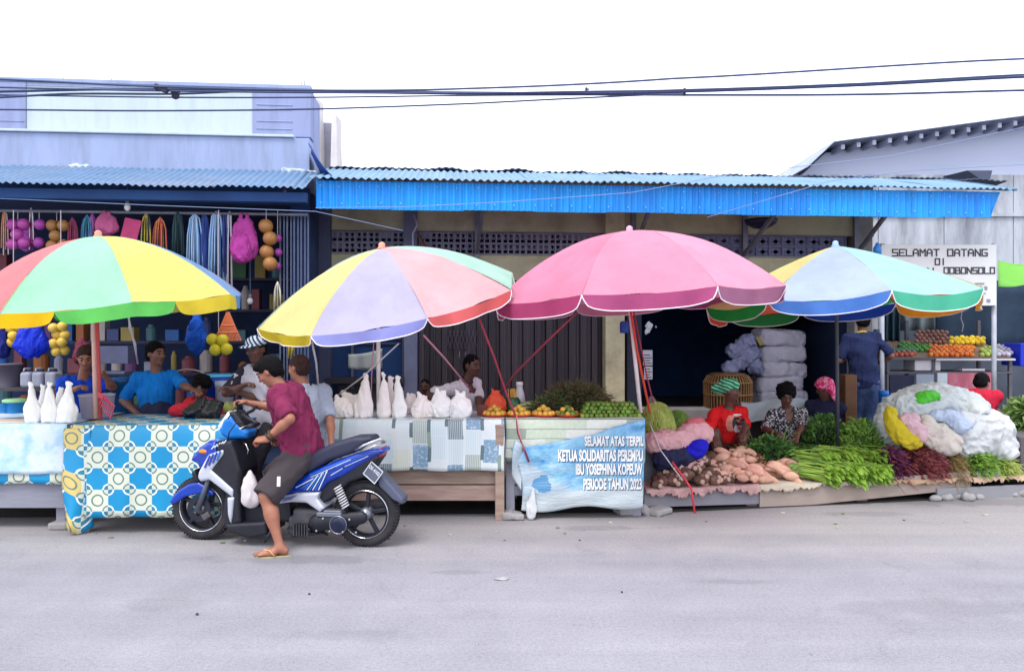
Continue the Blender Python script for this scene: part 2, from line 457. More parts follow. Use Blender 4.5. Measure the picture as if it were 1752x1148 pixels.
# worn wheel paths and hairline cracks
trk = t.noise(.9, 3, .5, stretch=(.12, 3., 1)); base = t.mix(.6, base, t.ramp(trk, [(.35, (.84,.84,.86,1)), (.65, (1.10,1.10,1.08,1))]), 'MULTIPLY')
vor = t.t.nodes.new('ShaderNodeTexVoronoi'); vor.feature = 'DISTANCE_TO_EDGE'; vor.inputs['Scale'].default_value = .6
nd = t.t.nodes.new('ShaderNodeTexNoise'); nd.inputs['Scale'].default_value = 2.5; nd.inputs['Detail'].default_value = 6; t.t.links.new(t.coord(), nd.inputs['Vector'])
va = t.t.nodes.new('ShaderNodeVectorMath'); va.operation = 'MULTIPLY_ADD'; t.t.links.new(nd.outputs['Color'], va.inputs[0]); va.inputs[1].default_value = (.9, .9, 0); t.t.links.new(t.coord(), va.inputs[2]); t.t.links.new(va.outputs[0], vor.inputs['Vector'])
crk = NX(t.t, vor.outputs['Distance']); base = t.mix(t.ramp(crk+(n2-.45)*.012, [(.0, (.2,.2,.2,1)), (.006, (0,0,0,1))]), base, lin(92,90,94))
spk = t.noise(26, 2, .5); base = t.mix(t.ramp(spk, [(.70, (0,0,0,1)), (.75, (.55,.55,.55,1))]), base, lin(104,102,104))
t.color(base); t.set(Roughness=.93); t.bump(n3*.6+n4*.6, .5, .006)
def road_z(u, v): return 0
mb = MB(); mb.add([(-120,-60,0),(120,-60,0),(120,220,0),(-120,220,0)], [(0,1,2,3)])
single('road', mb, t.m, kind='structure')
# raised slab that the shops stand on, behind the stalls
conc = mat('concrete', (128,126,128), .9, .2, 2.5, dirt=(80,76,76), dscale=2, bump=.3, bscale=30)
mb = MB(); mb.bb((-14, 8.05, 0.004), (2.2, 9.9, .12)); mb.bb((2.203, 8.9, .004), (14, 14, .16))
single('pavement', mb, conc, kind='structure', bevel=.01)

single('under_stall_shade', MB().add([(-9, 6.62, .004), (1.4, 6.95, .004), (5.6, 7.75, .004), (12, 8.6, .004), (12, 8.04, .004), (12, 8.9, .004), (2.2, 8.9, .004), (2.2, 8.05, .004), (-9, 8.05, .004)], [(0,1,7,8),(1,2,6,7),(2,3,5,6)]), mat('under_stall_dark', (52,48,48), .9, .3, 3, dirt=(34,32,34), bump=.5, bscale=20), kind='structure')  # dark sheet under the stalls, their shade put into its colour

# ---- building frame shared by both shop rows: s along the front, q into the building
BO = Vector((-2.12, 8.2, 0)); BA = R(4.9); BX = Vector((math.cos(BA), math.sin(BA), 0)); BY = Vector((-math.sin(BA), math.cos(BA), 0))
def LOC(px, py, q):
    d = Vector(((px-CX)/FPX, 1, -(py-CY)/FPX)); o = Vector((0, 0, CAMZ))
    k = (q-(o-BO).dot(BY))/d.dot(BY); p = o+d*k-BO
    return p.dot(BX), p.z
def LS(px, q): return LOC(px, 500, q)[0]
def LZ(px, py, q): return LOC(px, py, q)[1]

def corr_sheet(s0, s1, prof, pitch=.076, amp=.009, wav=0., seed=0, lap=.03):
    """corrugated sheet: prof is a list of (q,z) points from eave to top; waves run along s"""
    rg = random.Random(seed); n = max(8, int((s1-s0)/pitch*6)); mb = MB(); m = len(prof)
    ph = rg.uniform(0, 6.28)
    vs = []
    for j, (q, z) in enumerate(prof):
        a = prof[min(j+1, m-1)]; b = prof[max(j-1, 0)]; dq, dz = a[0]-b[0], a[1]-b[1]; L = math.hypot(dq, dz); nq, nz = -dz/L, dq/L
        for i in range(n+1):
            s = s0+(s1-s0)*i/n; w = amp*math.sin(2*math.pi*s/pitch)
            sag = wav*math.sin(s*1.7+ph+j*.8)+wav*.6*math.sin(s*5.1+j*1.7)
            vs.append((s, q+nq*w, z+nz*w+sag))
    mb.add(vs, [(j*(n+1)+i, j*(n+1)+i+1, (j+1)*(n+1)+i+1, (j+1)*(n+1)+i) for j in range(m-1) for i in range(n)])
    return mb

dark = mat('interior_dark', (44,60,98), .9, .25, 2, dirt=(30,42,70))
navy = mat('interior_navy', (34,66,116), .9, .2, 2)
steel = mat('steel_grey', (118,122,140), .55, .2, 5, dirt=(90,70,62), metal=.3)
# ---- the shop with the pale parapet
lb = thing('hardware_shop', 'flat-roofed shop with pale blue-grey parapet, white panel and dark open front hung with goods', 'building', BO, BA)
wmat = mat('pale_plaster', (143,157,191), .85, .06, 1.2, dirt=(116,126,150), dscale=2.2, damt=.6, bump=.1, stretch=(2.5,2.5,.4))
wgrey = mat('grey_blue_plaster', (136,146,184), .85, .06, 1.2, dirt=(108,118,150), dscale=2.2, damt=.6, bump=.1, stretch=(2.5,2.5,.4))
wwhite = mat('white_panel', (178,192,199), .8, .03, 1.5, dirt=(156,168,182), dscale=2.5, damt=.6, stretch=(2.5,2.5,.4))
aw_pale = mat('awning_pale_blue', (92,122,156), .6, .14, 3, dirt=(128,136,156), dscale=1.2, damt=.8, stretch=(1,3,3))
S0 = -6.6; S1 = LS(531, .6)
zb0, zb1 = 3.36, LZ(260, 231, .55)
ztop = LZ(260, 140, .66)
part('parapet_band', MB().bb((S0, .55, zb0), (S1, .80, zb1)), wmat, lb, False, bevel=.008)
part('ledge', MB().bb((S0, .52, zb1+.002), (LS(502, .52), .82, zb1+.03)), wwhite, lb, False, bevel=.006)
pl, pr = LS(46, .66), LS(432, .66)
part('panel', MB().bb((pl, .655, zb1+.033), (pr, .80, ztop-.09)), wwhite, lb, False)
part('pilaster', MB().bb((S0, .64, zb1+.033), (pl-.003, .80, ztop-.05)), wgrey, lb, False, bevel=.005)
part('pilaster', MB().bb((pr+.003, .64, zb1+.033), (S1-.002, .80, ztop-.05)), wgrey, lb, False, bevel=.005)
part('cornice', MB().bb((S0, .63, ztop-.047), (S1, .82, ztop)), wmat, lb, False, bevel=.006)
part('frieze', MB().bb((pl, .648, ztop-.088), (pr, .80, ztop-.05)), wmat, lb, False)
for yy in (181, 188, 209, 222):                                     # shallow grooves scored in the pilasters
    z = LZ(490, yy, .64)
    part('groove', MB().bb((pr+.05, .632, z), (LS(500, .64), .639, z+.012)), wmat, lb, False)
part('groove', MB().bb((S0+.2, .632, LZ(30, 208, .64)), (pl-.02, .639, LZ(30, 208, .64)+.012)), wmat, lb, False)
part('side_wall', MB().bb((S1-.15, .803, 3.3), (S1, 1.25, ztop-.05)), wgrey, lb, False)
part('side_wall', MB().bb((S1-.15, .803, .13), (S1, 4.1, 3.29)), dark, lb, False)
part('roof_slab', MB().bb((S0, .803, 3.38), (S1-.153, 4.2, 3.52)), conc, lb, False)
for (px, w) in ((135, .16), (512, .2)):                              # broken plaster at the foot of the band
    sd = SDF(); c = LS(px, .5); rg = random.Random(px)
    for i in range(7): sd.ell((c+rg.uniform(-w, w)*.8, .545, 3.50+rg.uniform(-.02, .02)), (.06, .015, .025), k=.02)
    part('plaster_lump', sd.noise(.012, 60, px).mesh('plaster_lump', .01), wwhite, lb, False)
# rods standing on the parapet
for px in (516, 521, 108, 190):
    s = LS(px, .7); part('rod', MB().tube([(s, .7, ztop), (s+.004, .7, ztop+(.08 if px > 500 else .03))], .006, 6), steel, lb, False)
# pale corrugated awning, sheet by sheet
e0 = (-.28, LZ(260, 317, -.28)); e1 = (.545, LZ(260, 288, .545))
sx = S0; i = 0
while sx < LS(525, 0):
    s2 = min(sx+.8, LS(528, 0))
    dz = random.uniform(-.008, .012)
    part('awning_sheet', corr_sheet(sx, s2+.02, [(e0[0]+(e1[0]-e0[0])*k/5, e0[1]+(e1[1]-e0[1])*k/5+dz) for k in range(6)], .074, .011, .004, i), aw_pale, lb, False, solid=.003)
    sx = s2; i += 1
part('awning_beam', MB().bb((S0, -.16, e0[1]-.13), (LS(526, -.1), -.06, e0[1]-.03)), navy, lb, False)
part('awning_beam', MB().bb((S0, .45, 3.10), (S1-.155, .545, 3.36)), navy, lb, False)
part('hanging_rail', MB().tube([(S0, .12, LZ(100, 362, .12)), (LS(527, .12), .12, LZ(100, 362, .12))], .016, 8), steel, lb, False)
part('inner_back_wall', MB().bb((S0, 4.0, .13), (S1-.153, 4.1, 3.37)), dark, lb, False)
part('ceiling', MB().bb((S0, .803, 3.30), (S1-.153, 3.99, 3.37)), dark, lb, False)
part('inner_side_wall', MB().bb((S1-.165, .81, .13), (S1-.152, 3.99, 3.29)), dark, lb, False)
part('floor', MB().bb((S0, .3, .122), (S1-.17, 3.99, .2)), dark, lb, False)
part('post', MB().bb((LS(497, .5), .5, .13), (LS(528, .5), .62, 3.3)), navy, lb, False)
# folded steel gate leaf beside the shop, bar by bar
for k in range(9):
    s = LS(478, .25)+k*.038
    part('gate_bar', MB().bb((s, .25+.02*(k % 2), .6), (s+.016, .275+.02*(k % 2), LZ(500, 366, .25))), mat('bar_blue_grey', (92,100,128), .5, .2, 4, metal=.4), lb, False)

# ---- the long low shop with blue awning
cb = thing('market_shophouse', 'long cream shophouse behind the umbrellas with bright blue corrugated awning and vent blocks', 'building', BO, BA)
cream = mat('cream_wall', (178,174,148), .9, .12, 2, dirt=(118,108,88), dscale=2.2, damt=.6, bump=.15)
cgrey = mat('grey_wall', (140,138,140), .9, .12, 2, dirt=(98,94,96), dscale=2.2, damt=.6, bump=.15)
blue = mat('awning_blue', (16,140,222), .42, .12, 2.5, dirt=(8,104,194), dscale=3.5, damt=.7, stretch=(3,1,.4), perobj=.10)
blue_pale = mat('awning_roof_blue', (100,134,164), .65, .12, 2.5, dirt=(122,148,170), dscale=1.6, damt=.6, stretch=(2,.6,1))
fl, fr_ = LS(541, 0), LS(1692, 0); zf0 = LZ(540, 357, 0); zf1 = LZ(550, 309, 0); zr = LZ(900, 297, 1.25)
sx = fl; i = 0
while sx < fr_-.02:
    s2 = min(sx+.79, fr_); jz = random.uniform(-.006, .006)
    part('fascia_sheet', corr_sheet(sx, s2+.01, [(0+random.uniform(-.004,.004), zf0+jz), (.0, (zf0+zf1)/2), (.0, zf1)], .070, .011, 0, i), blue, cb, False, solid=.002)
    sx = s2; i += 1
# last fascia sheet cut at a slant
def ret(u, v): return (fr_+.012+(.13*v)*u, .007*math.sin(2*math.pi*(fr_+.13*u)/.07), zf0+(zf1-zf0)*v)
part('fascia_sheet', MB().grid(ret, 10, 3), blue, cb, False, solid=.002)
mb = MB()                                                             # nail heads along the two fixing rows
sx = fl+.05
while sx < fr_:
    for zz in (zf0+.06, zf1-.06): mb.sphere((sx+random.uniform(-.02, .02), -.012, zz+random.uniform(-.008, .008)), .007, 6, 4)
    sx += .21
part('nail_heads', mb, mat('nail_pale', (176,190,206), .5, .2, 9), cb, False, kind='stuff')
sx = fl-.06; i = 0; re = LS(1612, 1.25)
while sx < re-.02:
    s2 = min(sx+.79, re)
    k = random.uniform(-.01, .03)
    prof = [(-.09+(1.34+k)*j/6, zf1+.012+(zr-zf1)*j/6+k*.3) for j in range(7)]
    part('roof_sheet', corr_sheet(sx, s2+.03, prof, .08, .012, .004, 40+i), blue_pale, cb, False, solid=.003)
    sx = s2; i += 1
# hip sheet at the far end of the awning roof
hb = corr_sheet(0, 1, [(0, 0), (1, 1)], .1, 0)
mb = MB()
def hip(u, v):
    a = Vector((re, -.09, zf1+.02)); b = Vector((fr_+.17, -.06, zf1+.01)); c = Vector((fr_+.30, .55, zf1+.03)); top = Vector((re+.02, 1.25, zr+.03)); 
    lo = a.lerp(b, u); p = lo.lerp(top.lerp(Vector((re+.32, 1.3, zr-.10)), u), v); p.z += .01*math.sin(u*60)*(1-v); return p
part('hip_sheet', mb.grid(hip, 40, 6), blue_pale, cb, False, solid=.004)
# ragged ridge: bent strips of old sheet
rust = mat('dark_rusty_edge', (70,80,104), .8, .3, 6, dirt=(48,44,48))
rg = random.Random(5); s = fl-.05
while s < re:
    L = rg.uniform(.5, 1.1); up = rg.uniform(.0, .035); zz = zr+.012
    def f(u, v, s=s, L=L, up=up, zz=zz): return (s+u*L, 1.2+v*.22, zz+.004+.6*up*math.sin(u*3.1)**2+(.007*math.sin(u*L*75+s*9))-.02*v+.012*math.sin(u*L*11+s)*(1-v))
    part('ridge_strip', MB().grid(f, 40, 2), rust, cb, False, solid=.012); s += L*.97
# torn corner piece where the two roofs meet
def torn(u, v): 
    s0 = LS(532, .2); return (s0-.04+u*.42*(1-.55*v)+.02*math.sin(v*9), .25+.6*v, zf1+.03+.43*(1-u)**1.8*(1-.2*v)+.02*math.sin(u*14)*v)
part('torn_flashing', MB().grid(torn, 10, 8), mat('torn_blue', (16,60,130), .6, .3, 9), cb, False, solid=.006)
Q = 1.30                                                             # wall line
zv1, zv0 = LZ(900, 398, Q), LZ(900, 436, Q); zbeam = LZ(900, 480, Q)
w0, w1 = LS(536, Q), LS(1494, Q)
part('upper_wall', MB().bb((w0, Q, zv1+.012), (w1, Q+.14, zr-.04)), cream, cb, False)
part('beam', MB().bb((w0, Q-.01, zbeam), (w1, Q+.14, zv0-.012)), cream, cb, False)
part('vent_sill', MB().bb((w0, Q-.03, zv0-.01), (w1, Q+.12, zv0+.004)), cgrey, cb, False)
part('vent_lintel', MB().bb((w0, Q-.02, zv1-.004), (w1, Q+.12, zv1+.01)), cgrey, cb, False)
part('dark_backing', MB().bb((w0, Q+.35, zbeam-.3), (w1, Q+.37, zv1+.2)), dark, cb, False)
# vent blocks: each a pierced concrete block
def pierced(w, h, style):
    mb = MB(); b = .012; d = .07
    mb.bb((0, 0, 0), (w, d, b)); mb.bb((0, 0, h-b), (w, d, h)); mb.bb((0, 0, b), (b, d, h-b)); mb.bb((w-b, 0, b), (w, d, h-b))
    if style == 0:
        mb.bb((w/2-.009, .008, b), (w/2+.009, d-.008, h-b))
        for sx_ in (.27, .73):
            mb.beam((w*sx_-.03, .035, h*.45), (w*sx_, .035, h-b), .05, .012, (0,1,0)); mb.beam((w*sx_+.03, .035, h*.45), (w*sx_, .035, h-b), .05, .012, (0,1,0))
    else:
        mb.beam((b, .035, b), (w-b, .035, h-b), .05, .012, (0,1,0)); mb.beam((b, .035, h-b), (w-b, .035, b), .05, .012, (0,1,0))
        mb.beam((w/2, .035, h-b), (w-b, .035, h/2), .05, .010, (0,1,0)); mb.beam((w/2, .035, b), (b, .035, h/2), .05, .010, (0,1,0))
        mb.beam((w/2, .035, h-b), (b, .035, h/2), .05, .010, (0,1,0)); mb.beam((w/2, .035, b), (w-b, .035, h/2), .05, .010, (0,1,0))
    return mb
hh = (zv1-zv0-.012)/2
bm0 = mat('vent_block_grey', (136,136,160), .9, .15, 6, dirt=(96,94,110)); bm1 = mat('vent_block_blue', (120,124,160), .9, .15, 6, dirt=(86,88,110))
ww = .152
m0 = mesh_of('vent_block', pierced(ww-.003, hh-.003, 0)); m0.materials.append(bm0)
m1 = mesh_of('vent_block', pierced(ww*1.15-.003, hh-.003, 1)); m1.materials.append(bm1)
def vent_run(pa, pb, me, wd):
    s = LS(pa, Q); e = LS(pb, Q)
    while s+wd < e+.05:
        for r in (0, 1):
            o = bpy.data.objects.new('vent_block', me); COL.objects.link(o); o.parent = cb; o.location = (s, Q+.02, zv0+.006+r*hh)
        s += wd
vent_run(566, 700, m0, ww); vent_run(716, 1040, m0, ww); vent_run(1118, 1460, m1, ww*1.15)
pillar = lambda a, b, q, m, z1=None, z0=.13: part('pillar', MB().bb((LS(a, q), q, z0), (LS(b, q), q+.2, z1 or zr-.06)), m, cb, False, bevel=.006)
pillar(1036, 1069, Q-.16, mat('cream_pillar', (188,180,150), .9, .1, 3, dirt=(120,112,96), dscale=4, damt=.6), zr-.08)
pillar(536, 565, Q-.12, mat('pillar_blue', (70,76,104), .8, .2, 3)); pillar(691, 714, Q-.05, mat('pillar_blue2', (110,114,142), .8, .2, 3), zr-.08)
pillar(1462, 1493, Q-.04, cgrey, zr-.08); pillar(1073, 1098, Q-.08, mat('door_edge', (42,44,62), .8, .2, 3), zbeam)
# brown folding steel doors, slat by slat
slat_m = mat('door_slat', (62,55,66), .5, .2, 3, dirt=(84,72,70), dscale=5, damt=.5, stretch=(4,4,.6), metal=.2, perobj=.3)
s = LS(716, Q); e = LS(1036, Q); k = 0
me_s = mesh_of('door_slat', MB().bb((0, 0, 0), (.066, .02, zbeam-.12)).bb((.026, -.012, 0), (.040, 0, zbeam-.12))); me_s.materials.append(slat_m)
while s < e:
    o = bpy.data.objects.new('door_slat', me_s); COL.objects.link(o); o.parent = cb; o.location = (s, Q+.02+(.028 if k % 2 else 0), .13); o.rotation_euler = (0, 0, R(8 if k % 2 else -8))
    s += .074; k += 1
# scissor lattice showing on the doors
lat = mat('lattice', (88,84,100), .5, .15, 5, metal=.4)
zl0, zl1 = LZ(790, 596, Q), LZ(790, 566, Q)
for k in range(8):
    a = LS(762, Q)+k*.048
    part('lattice_bar', MB().beam((a, Q-.02, zl0), (a+.07, Q-.02, zl1), .006, .012, (0,1,0)), lat, cb, False)
    part('lattice_bar', MB().beam((a+.07, Q-.028, zl0), (a, Q-.028, zl1), .006, .012, (0,1,0)), lat, cb, False)
for px in (786, 796): part('door_handle', MB().tube([(LS(px, Q), Q-.02, LZ(px, 614, Q)), (LS(px, Q), Q-.05, LZ(px, 611, Q)), (LS(px, Q), Q-.05, LZ(px, 604, Q)), (LS(px, Q), Q-.02, LZ(px, 601, Q))], .006, 6), steel, cb, False)
# louvred window between the pillars
wd = part('window', MB().bb((LS(562, Q), Q+.08, .9), (LS(692, Q), Q+.1, zbeam)), navy, cb, False)
for px in (562, 600, 645, 688): part('mullion', MB().bb((LS(px, Q), Q+.02, .95), (LS(px, Q)+.035, Q+.078, zbeam-.01)), mat('mullion_m', (84,88,112), .6, .2, 4), wd, False)
for k in range(14):
    z = 1.62-.1+k*.062
    part('louvre', MB().beam((LS(604, Q), Q+.05, z), (LS(686, Q), Q+.05, z), .05, .008, (0,-.5,1)), mat('louvre_m', (76,86,118), .5, .2, 4), wd, False)
part('sill', MB().bb((LS(556, Q), Q-.12, LZ(620, 655, Q)), (LS(692, Q), Q+.07, LZ(620, 645, Q))), mat('dark_wood', (52,48,56), .8, .2, 4), wd, False)
part('low_wall', MB().bb((w0+.3, Q+.03, .13), (LS(690, Q), Q+.075, LZ(620, 657, Q))), mat('low_wall_m', (60,58,72), .8, .2, 3), cb, False)
# the dark room behind the open doorway
d0, d1 = LS(1074, Q), LS(1494, Q)
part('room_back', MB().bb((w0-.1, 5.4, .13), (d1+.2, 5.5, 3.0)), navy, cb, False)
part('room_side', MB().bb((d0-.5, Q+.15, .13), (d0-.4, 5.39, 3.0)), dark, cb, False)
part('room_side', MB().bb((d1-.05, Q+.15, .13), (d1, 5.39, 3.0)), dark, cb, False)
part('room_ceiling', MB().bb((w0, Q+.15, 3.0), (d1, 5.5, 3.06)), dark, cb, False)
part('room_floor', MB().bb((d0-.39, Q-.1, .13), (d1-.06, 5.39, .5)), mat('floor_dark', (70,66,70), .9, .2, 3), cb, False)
part('roof_slab', MB().bb((w0, Q+.02, zr-.035), (d1, 5.5, zr+.0)), conc, cb, False)
# awning brackets
for px, dx in ((816, 10), (1083, 26), (1273, 52), (1463, 52)):
    q1 = .12; z1 = zf0+.03
    part('bracket_post', MB().bb((LS(px-4, Q), Q-.05, zv0-.1), (LS(px+4, Q), Q-.01, zf0+.35)), steel, cb, False)
    part('bracket_strut', MB().beam((LS(px, Q-.06), Q-.06, zv0+.02), (LS(px+dx, q1), q1, z1), .035, .05), steel, cb, False)
part('eave_rail', MB().bb((fl, .03, zf0+.05), (fr_, .07, zf0+.1)), navy, cb, False)
part('eave_rail', MB().bb((fl, .02, zf1-.06), (fr_, .06, zf1-.01)), navy, cb, False)
# ---- far posts behind the parapet
pm = mat('old_plaster_white', (206,204,206), .9, .12, 3, dirt=(140,136,140), damt=.6)
tp = thing('ruined_wall', 'weathered white wall stumps rising behind the parapet where the roofs meet', 'wall', P(558, 290, 10.6))
def stump(px0, px1, top, Y, w0, w1):
    a, b = P(px0, 300, Y), P(px1, 300, Y); zt = P(0, top, Y).z; m = (a.x+b.x)/2
    return MB().add([(a.x, Y, 2.9), (b.x, Y, 2.9), (b.x, Y+.3, 2.9), (a.x, Y+.3, 2.9), (m-w0, Y, zt), (m+w1, Y, zt), (m+w1, Y+.3, zt), (m-w0, Y+.3, zt)], [(0,3,2,1),(4,5,6,7),(0,1,5,4),(1,2,6,5),(2,3,7,6),(3,0,4,7)])
part('stump', stump(533, 551, 168, 10.6, .015, .02), pm, tp, bevel=.01); part('stump', stump(562, 580, 196, 10.6, .03, .04), pm, tp, bevel=.01)
a = P(545, 210, 10.9); b = P(566, 300, 10.9); part('infill', MB().bb((a.x, 10.9, b.z-.4), (b.x, 11.1, a.z)), mat('infill_grey', (150,150,168), .9, .2, 4), tp)

# ---- the weathered warehouse at the end of the row
wh = thing('warehouse', 'tall stained white warehouse gable with sloping roof standing past the blue awning', 'building', (8, 13, 0), 0)
YW = 13.0
whm = mat('warehouse_white', (174,182,206), .9, .05, 1.0, dirt=(172,178,200), dscale=1.0, damt=.5)
whc = mat('warehouse_concrete', (170,176,186), .92, .14, 1.6, dirt=(104,106,114), dscale=1.3, damt=.85, stretch=(2.2,1,.45), bump=.1)
pts = [P(1372, 300, YW), P(1412, 262, YW), P(1760, 214, YW), P(2150, 160, YW), P(2150, 300, YW)]
n = len(pts)
mb = MB(); mb.add([tuple(p) for p in pts]+[(p.x, YW+6, p.z) for p in pts], [tuple(range(n-1,-1,-1)), tuple(range(n, 2*n))]+[(i, (i+1) % n, n+(i+1) % n, n+i) for i in range(n)])
part('gable_wall', mb, whm, wh)
# lower wall in big concrete bays
edges = [1380, 1500, 1612, 1730, 1860, 2150]
for a, b in zip(edges[:-1], edges[1:]):
    p, q_ = P(a, 300, YW), P(b, 300, YW)
    part('wall_bay', MB().bb((p.x+.006, YW-.06, .1), (q_.x-.006, YW+.3, p.z-.005)), whc, wh, bevel=.006)
part('wall_band', MB().bb((P(1380,300,YW).x, YW-.10, P(0,372,YW).z), (P(2150,300,YW).x, YW-.065, P(0,366,YW).z)), whc, wh)
rp = [P(1364, 296, YW), P(1408, 254, YW), P(1765, 205, YW), P(2150, 150, YW)]
for i, (a, b) in enumerate(zip(rp[:-1], rp[1:])):
    L = (b-a).length; kk = max(1, int(L/1.0))
    for k in range(kk):
        u, v = a.lerp(b, k/kk), a.lerp(b, (k+1)/kk)
        part('roof_sheet', MB().add([(u.x, YW-.45, u.z), (v.x, YW-.45, v.z), (v.x, YW+6.3, v.z), (u.x, YW+6.3, u.z)], [(0,1,2,3)]), mat('warehouse_roof', (140,150,172), .7, .2, 4), wh, solid=.014)
for k in range(20):
    px = 1425+k*26; y = 256-(px-1408)*(49/357)
    a = P(px, y+6, YW); part('purlin_end', MB().bb((a.x-.03, YW-.4, a.z-.055), (a.x+.03, YW-.003, a.z+.02)), mat('purlin_m', (140,146,168), .8, .2, 4), wh)
a = P(1655, 292, 12.2); b = P(1698, 306, 12.2)
part('broken_eave', MB().add([(a.x, 12.2, a.z), (b.x, 12.2, a.z-.0), (b.x-.05, 12.2, b.z-.05), (a.x+.2, 12.2, b.z), (a.x, 12.9, a.z+.05), (b.x, 12.9, a.z+.05), (b.x-.05, 12.9, b.z), (a.x+.2, 12.9, b.z+.03)], [(3,2,1,0),(4,5,6,7),(0,1,5,4),(1,2,6,5),(2,3,7,6),(3,0,4,7)]), rust, wh)
# ---- tall plain wall across the alley behind the fruit stall
aw = single('alley_wall', MB().bb((P(1500,0,12.3).x, 12.3, .16), (P(2100,0,12.3).x, 12.42, 1.72)), mat('alley_dark', (62,70,84), .9, .3, 1.5, dirt=(90,98,108), dscale=1.4), 'dark grey low wall behind the fruit stall', 'wall')

# ---- overhead cables
cm = mat('cable_black', (52,66,104), .6, .1, 4)
def cable(pts, r, Y, label):
    ps = []
    for i in range(len(pts)-1):
        p0 = pts[max(i-1, 0)]; p1 = pts[i]; p2 = pts[i+1]; p3 = pts[min(i+2, len(pts)-1)]
        for k in range(8):
            u = k/8
            y = .5*((2*p1[1])+(-p0[1]+p2[1])*u+(2*p0[1]-5*p1[1]+4*p2[1]-p3[1])*u*u+(-p0[1]+3*p1[1]-3*p2[1]+p3[1])*u**3)
            ps.append(P(p1[0]+(p2[0]-p1[0])*u, y, Y))
    ps.append(P(*pts[-1], Y))
    return single('overhead_cable', MB().tube(ps, r*1.25, 6), cm, label, 'cable', smooth=True)
CABLES = [([(-200,124),(0,136),(280,149),(540,155),(800,152),(1150,135),(1752,101),(1950,88)], .0075, 6.9, 'highest cable, climbing alone towards the upper edge above the warehouse'),
 ([(-200,141),(0,150),(280,156),(540,159),(800,160),(1000,157),(1170,154),(1480,143),(1752,128),(1950,118)], .0065, 6.95, 'thin cable just above the thick middle cable over the blue awning'),
 ([(-200,160),(0,157),(200,153),(450,154),(700,158),(1000,160),(1170,157),(1480,146),(1752,132),(1950,123)], .010, 7.0, 'thick middle cable of the bundle over the blue awning'),
 ([(-200,172),(0,167),(120,161),(300,161),(450,156),(700,160),(1000,162),(1200,163),(1480,162),(1752,155),(1950,150)], .0085, 7.05, 'cable sagging slightly below the thick middle cable, lowest near the warehouse'),
 ([(-200,160),(0,163),(300,167),(540,167),(800,164),(1000,163),(1170,163)], .006, 7.1, 'cable running level across the parapet through the black splice case'),
 ([(-200,186),(0,188),(260,190),(540,187),(800,178),(1000,168),(1170,161)], .0065, 7.1, 'lowest cable, crossing the white parapet panel and rising to the clamp')]
for c in CABLES: cable(*c)
box_m = mat('splice_black', (40,44,64), .6, .2, 6)
a = P(276, 151, 6.93); single('splice_case', MB().beam(a+Vector((-.06, 0, .02)), a+Vector((.06, 0, -.03)), .05, .05), box_m, 'small slanting black splice case on the upper cables', 'splice case', bevel=.012)
a = P(300, 161, 7.06); single('splice_case', MB().lathe([(.01,-.05),(.03,-.04),(.04,0),(.045,.03),(.02,.045)], a, 10), box_m, 'small bell-shaped black splice case under the slanting one', 'splice case')
for x, y, lb_ in ((1003, 157, 'small cable clamp near the middle of the bundle'), (1171, 158, 'cable clamp where the lowest cable joins the bundle')):
    a = P(x, y, 7.03); single('cable_clamp', MB().box(a, (.02, .03, .07)).box(a+Vector((.012, 0, .02)), (.03, .02, .012)), box_m, lb_, 'clamp', bevel=.003)
# thin service drops in front of the awnings
thin = mat('drop_wire', (120,140,180), .6, .1, 4)
for pts, lab in (([(-60,338),(0,340),(270,352),(540,362),(690,395)], 'thin grey drop wire looping under the pale awning'),
                 ([(540,356),(700,354),(860,346),(1080,330),(1240,300),(1520,268),(1752,218)], 'thin wire crossing the blue fascia towards the warehouse roof'),
                 ([(1210,372),(1420,310),(1560,292),(1752,282),(1850,270)], 'thin wire in front of the warehouse wall near the awning end')):
    ps = [P(x, y, 7.75) for x, y in pts]; single('drop_wire', MB().tube(ps, .0035, 5), thin, lab, 'wire', smooth=True)
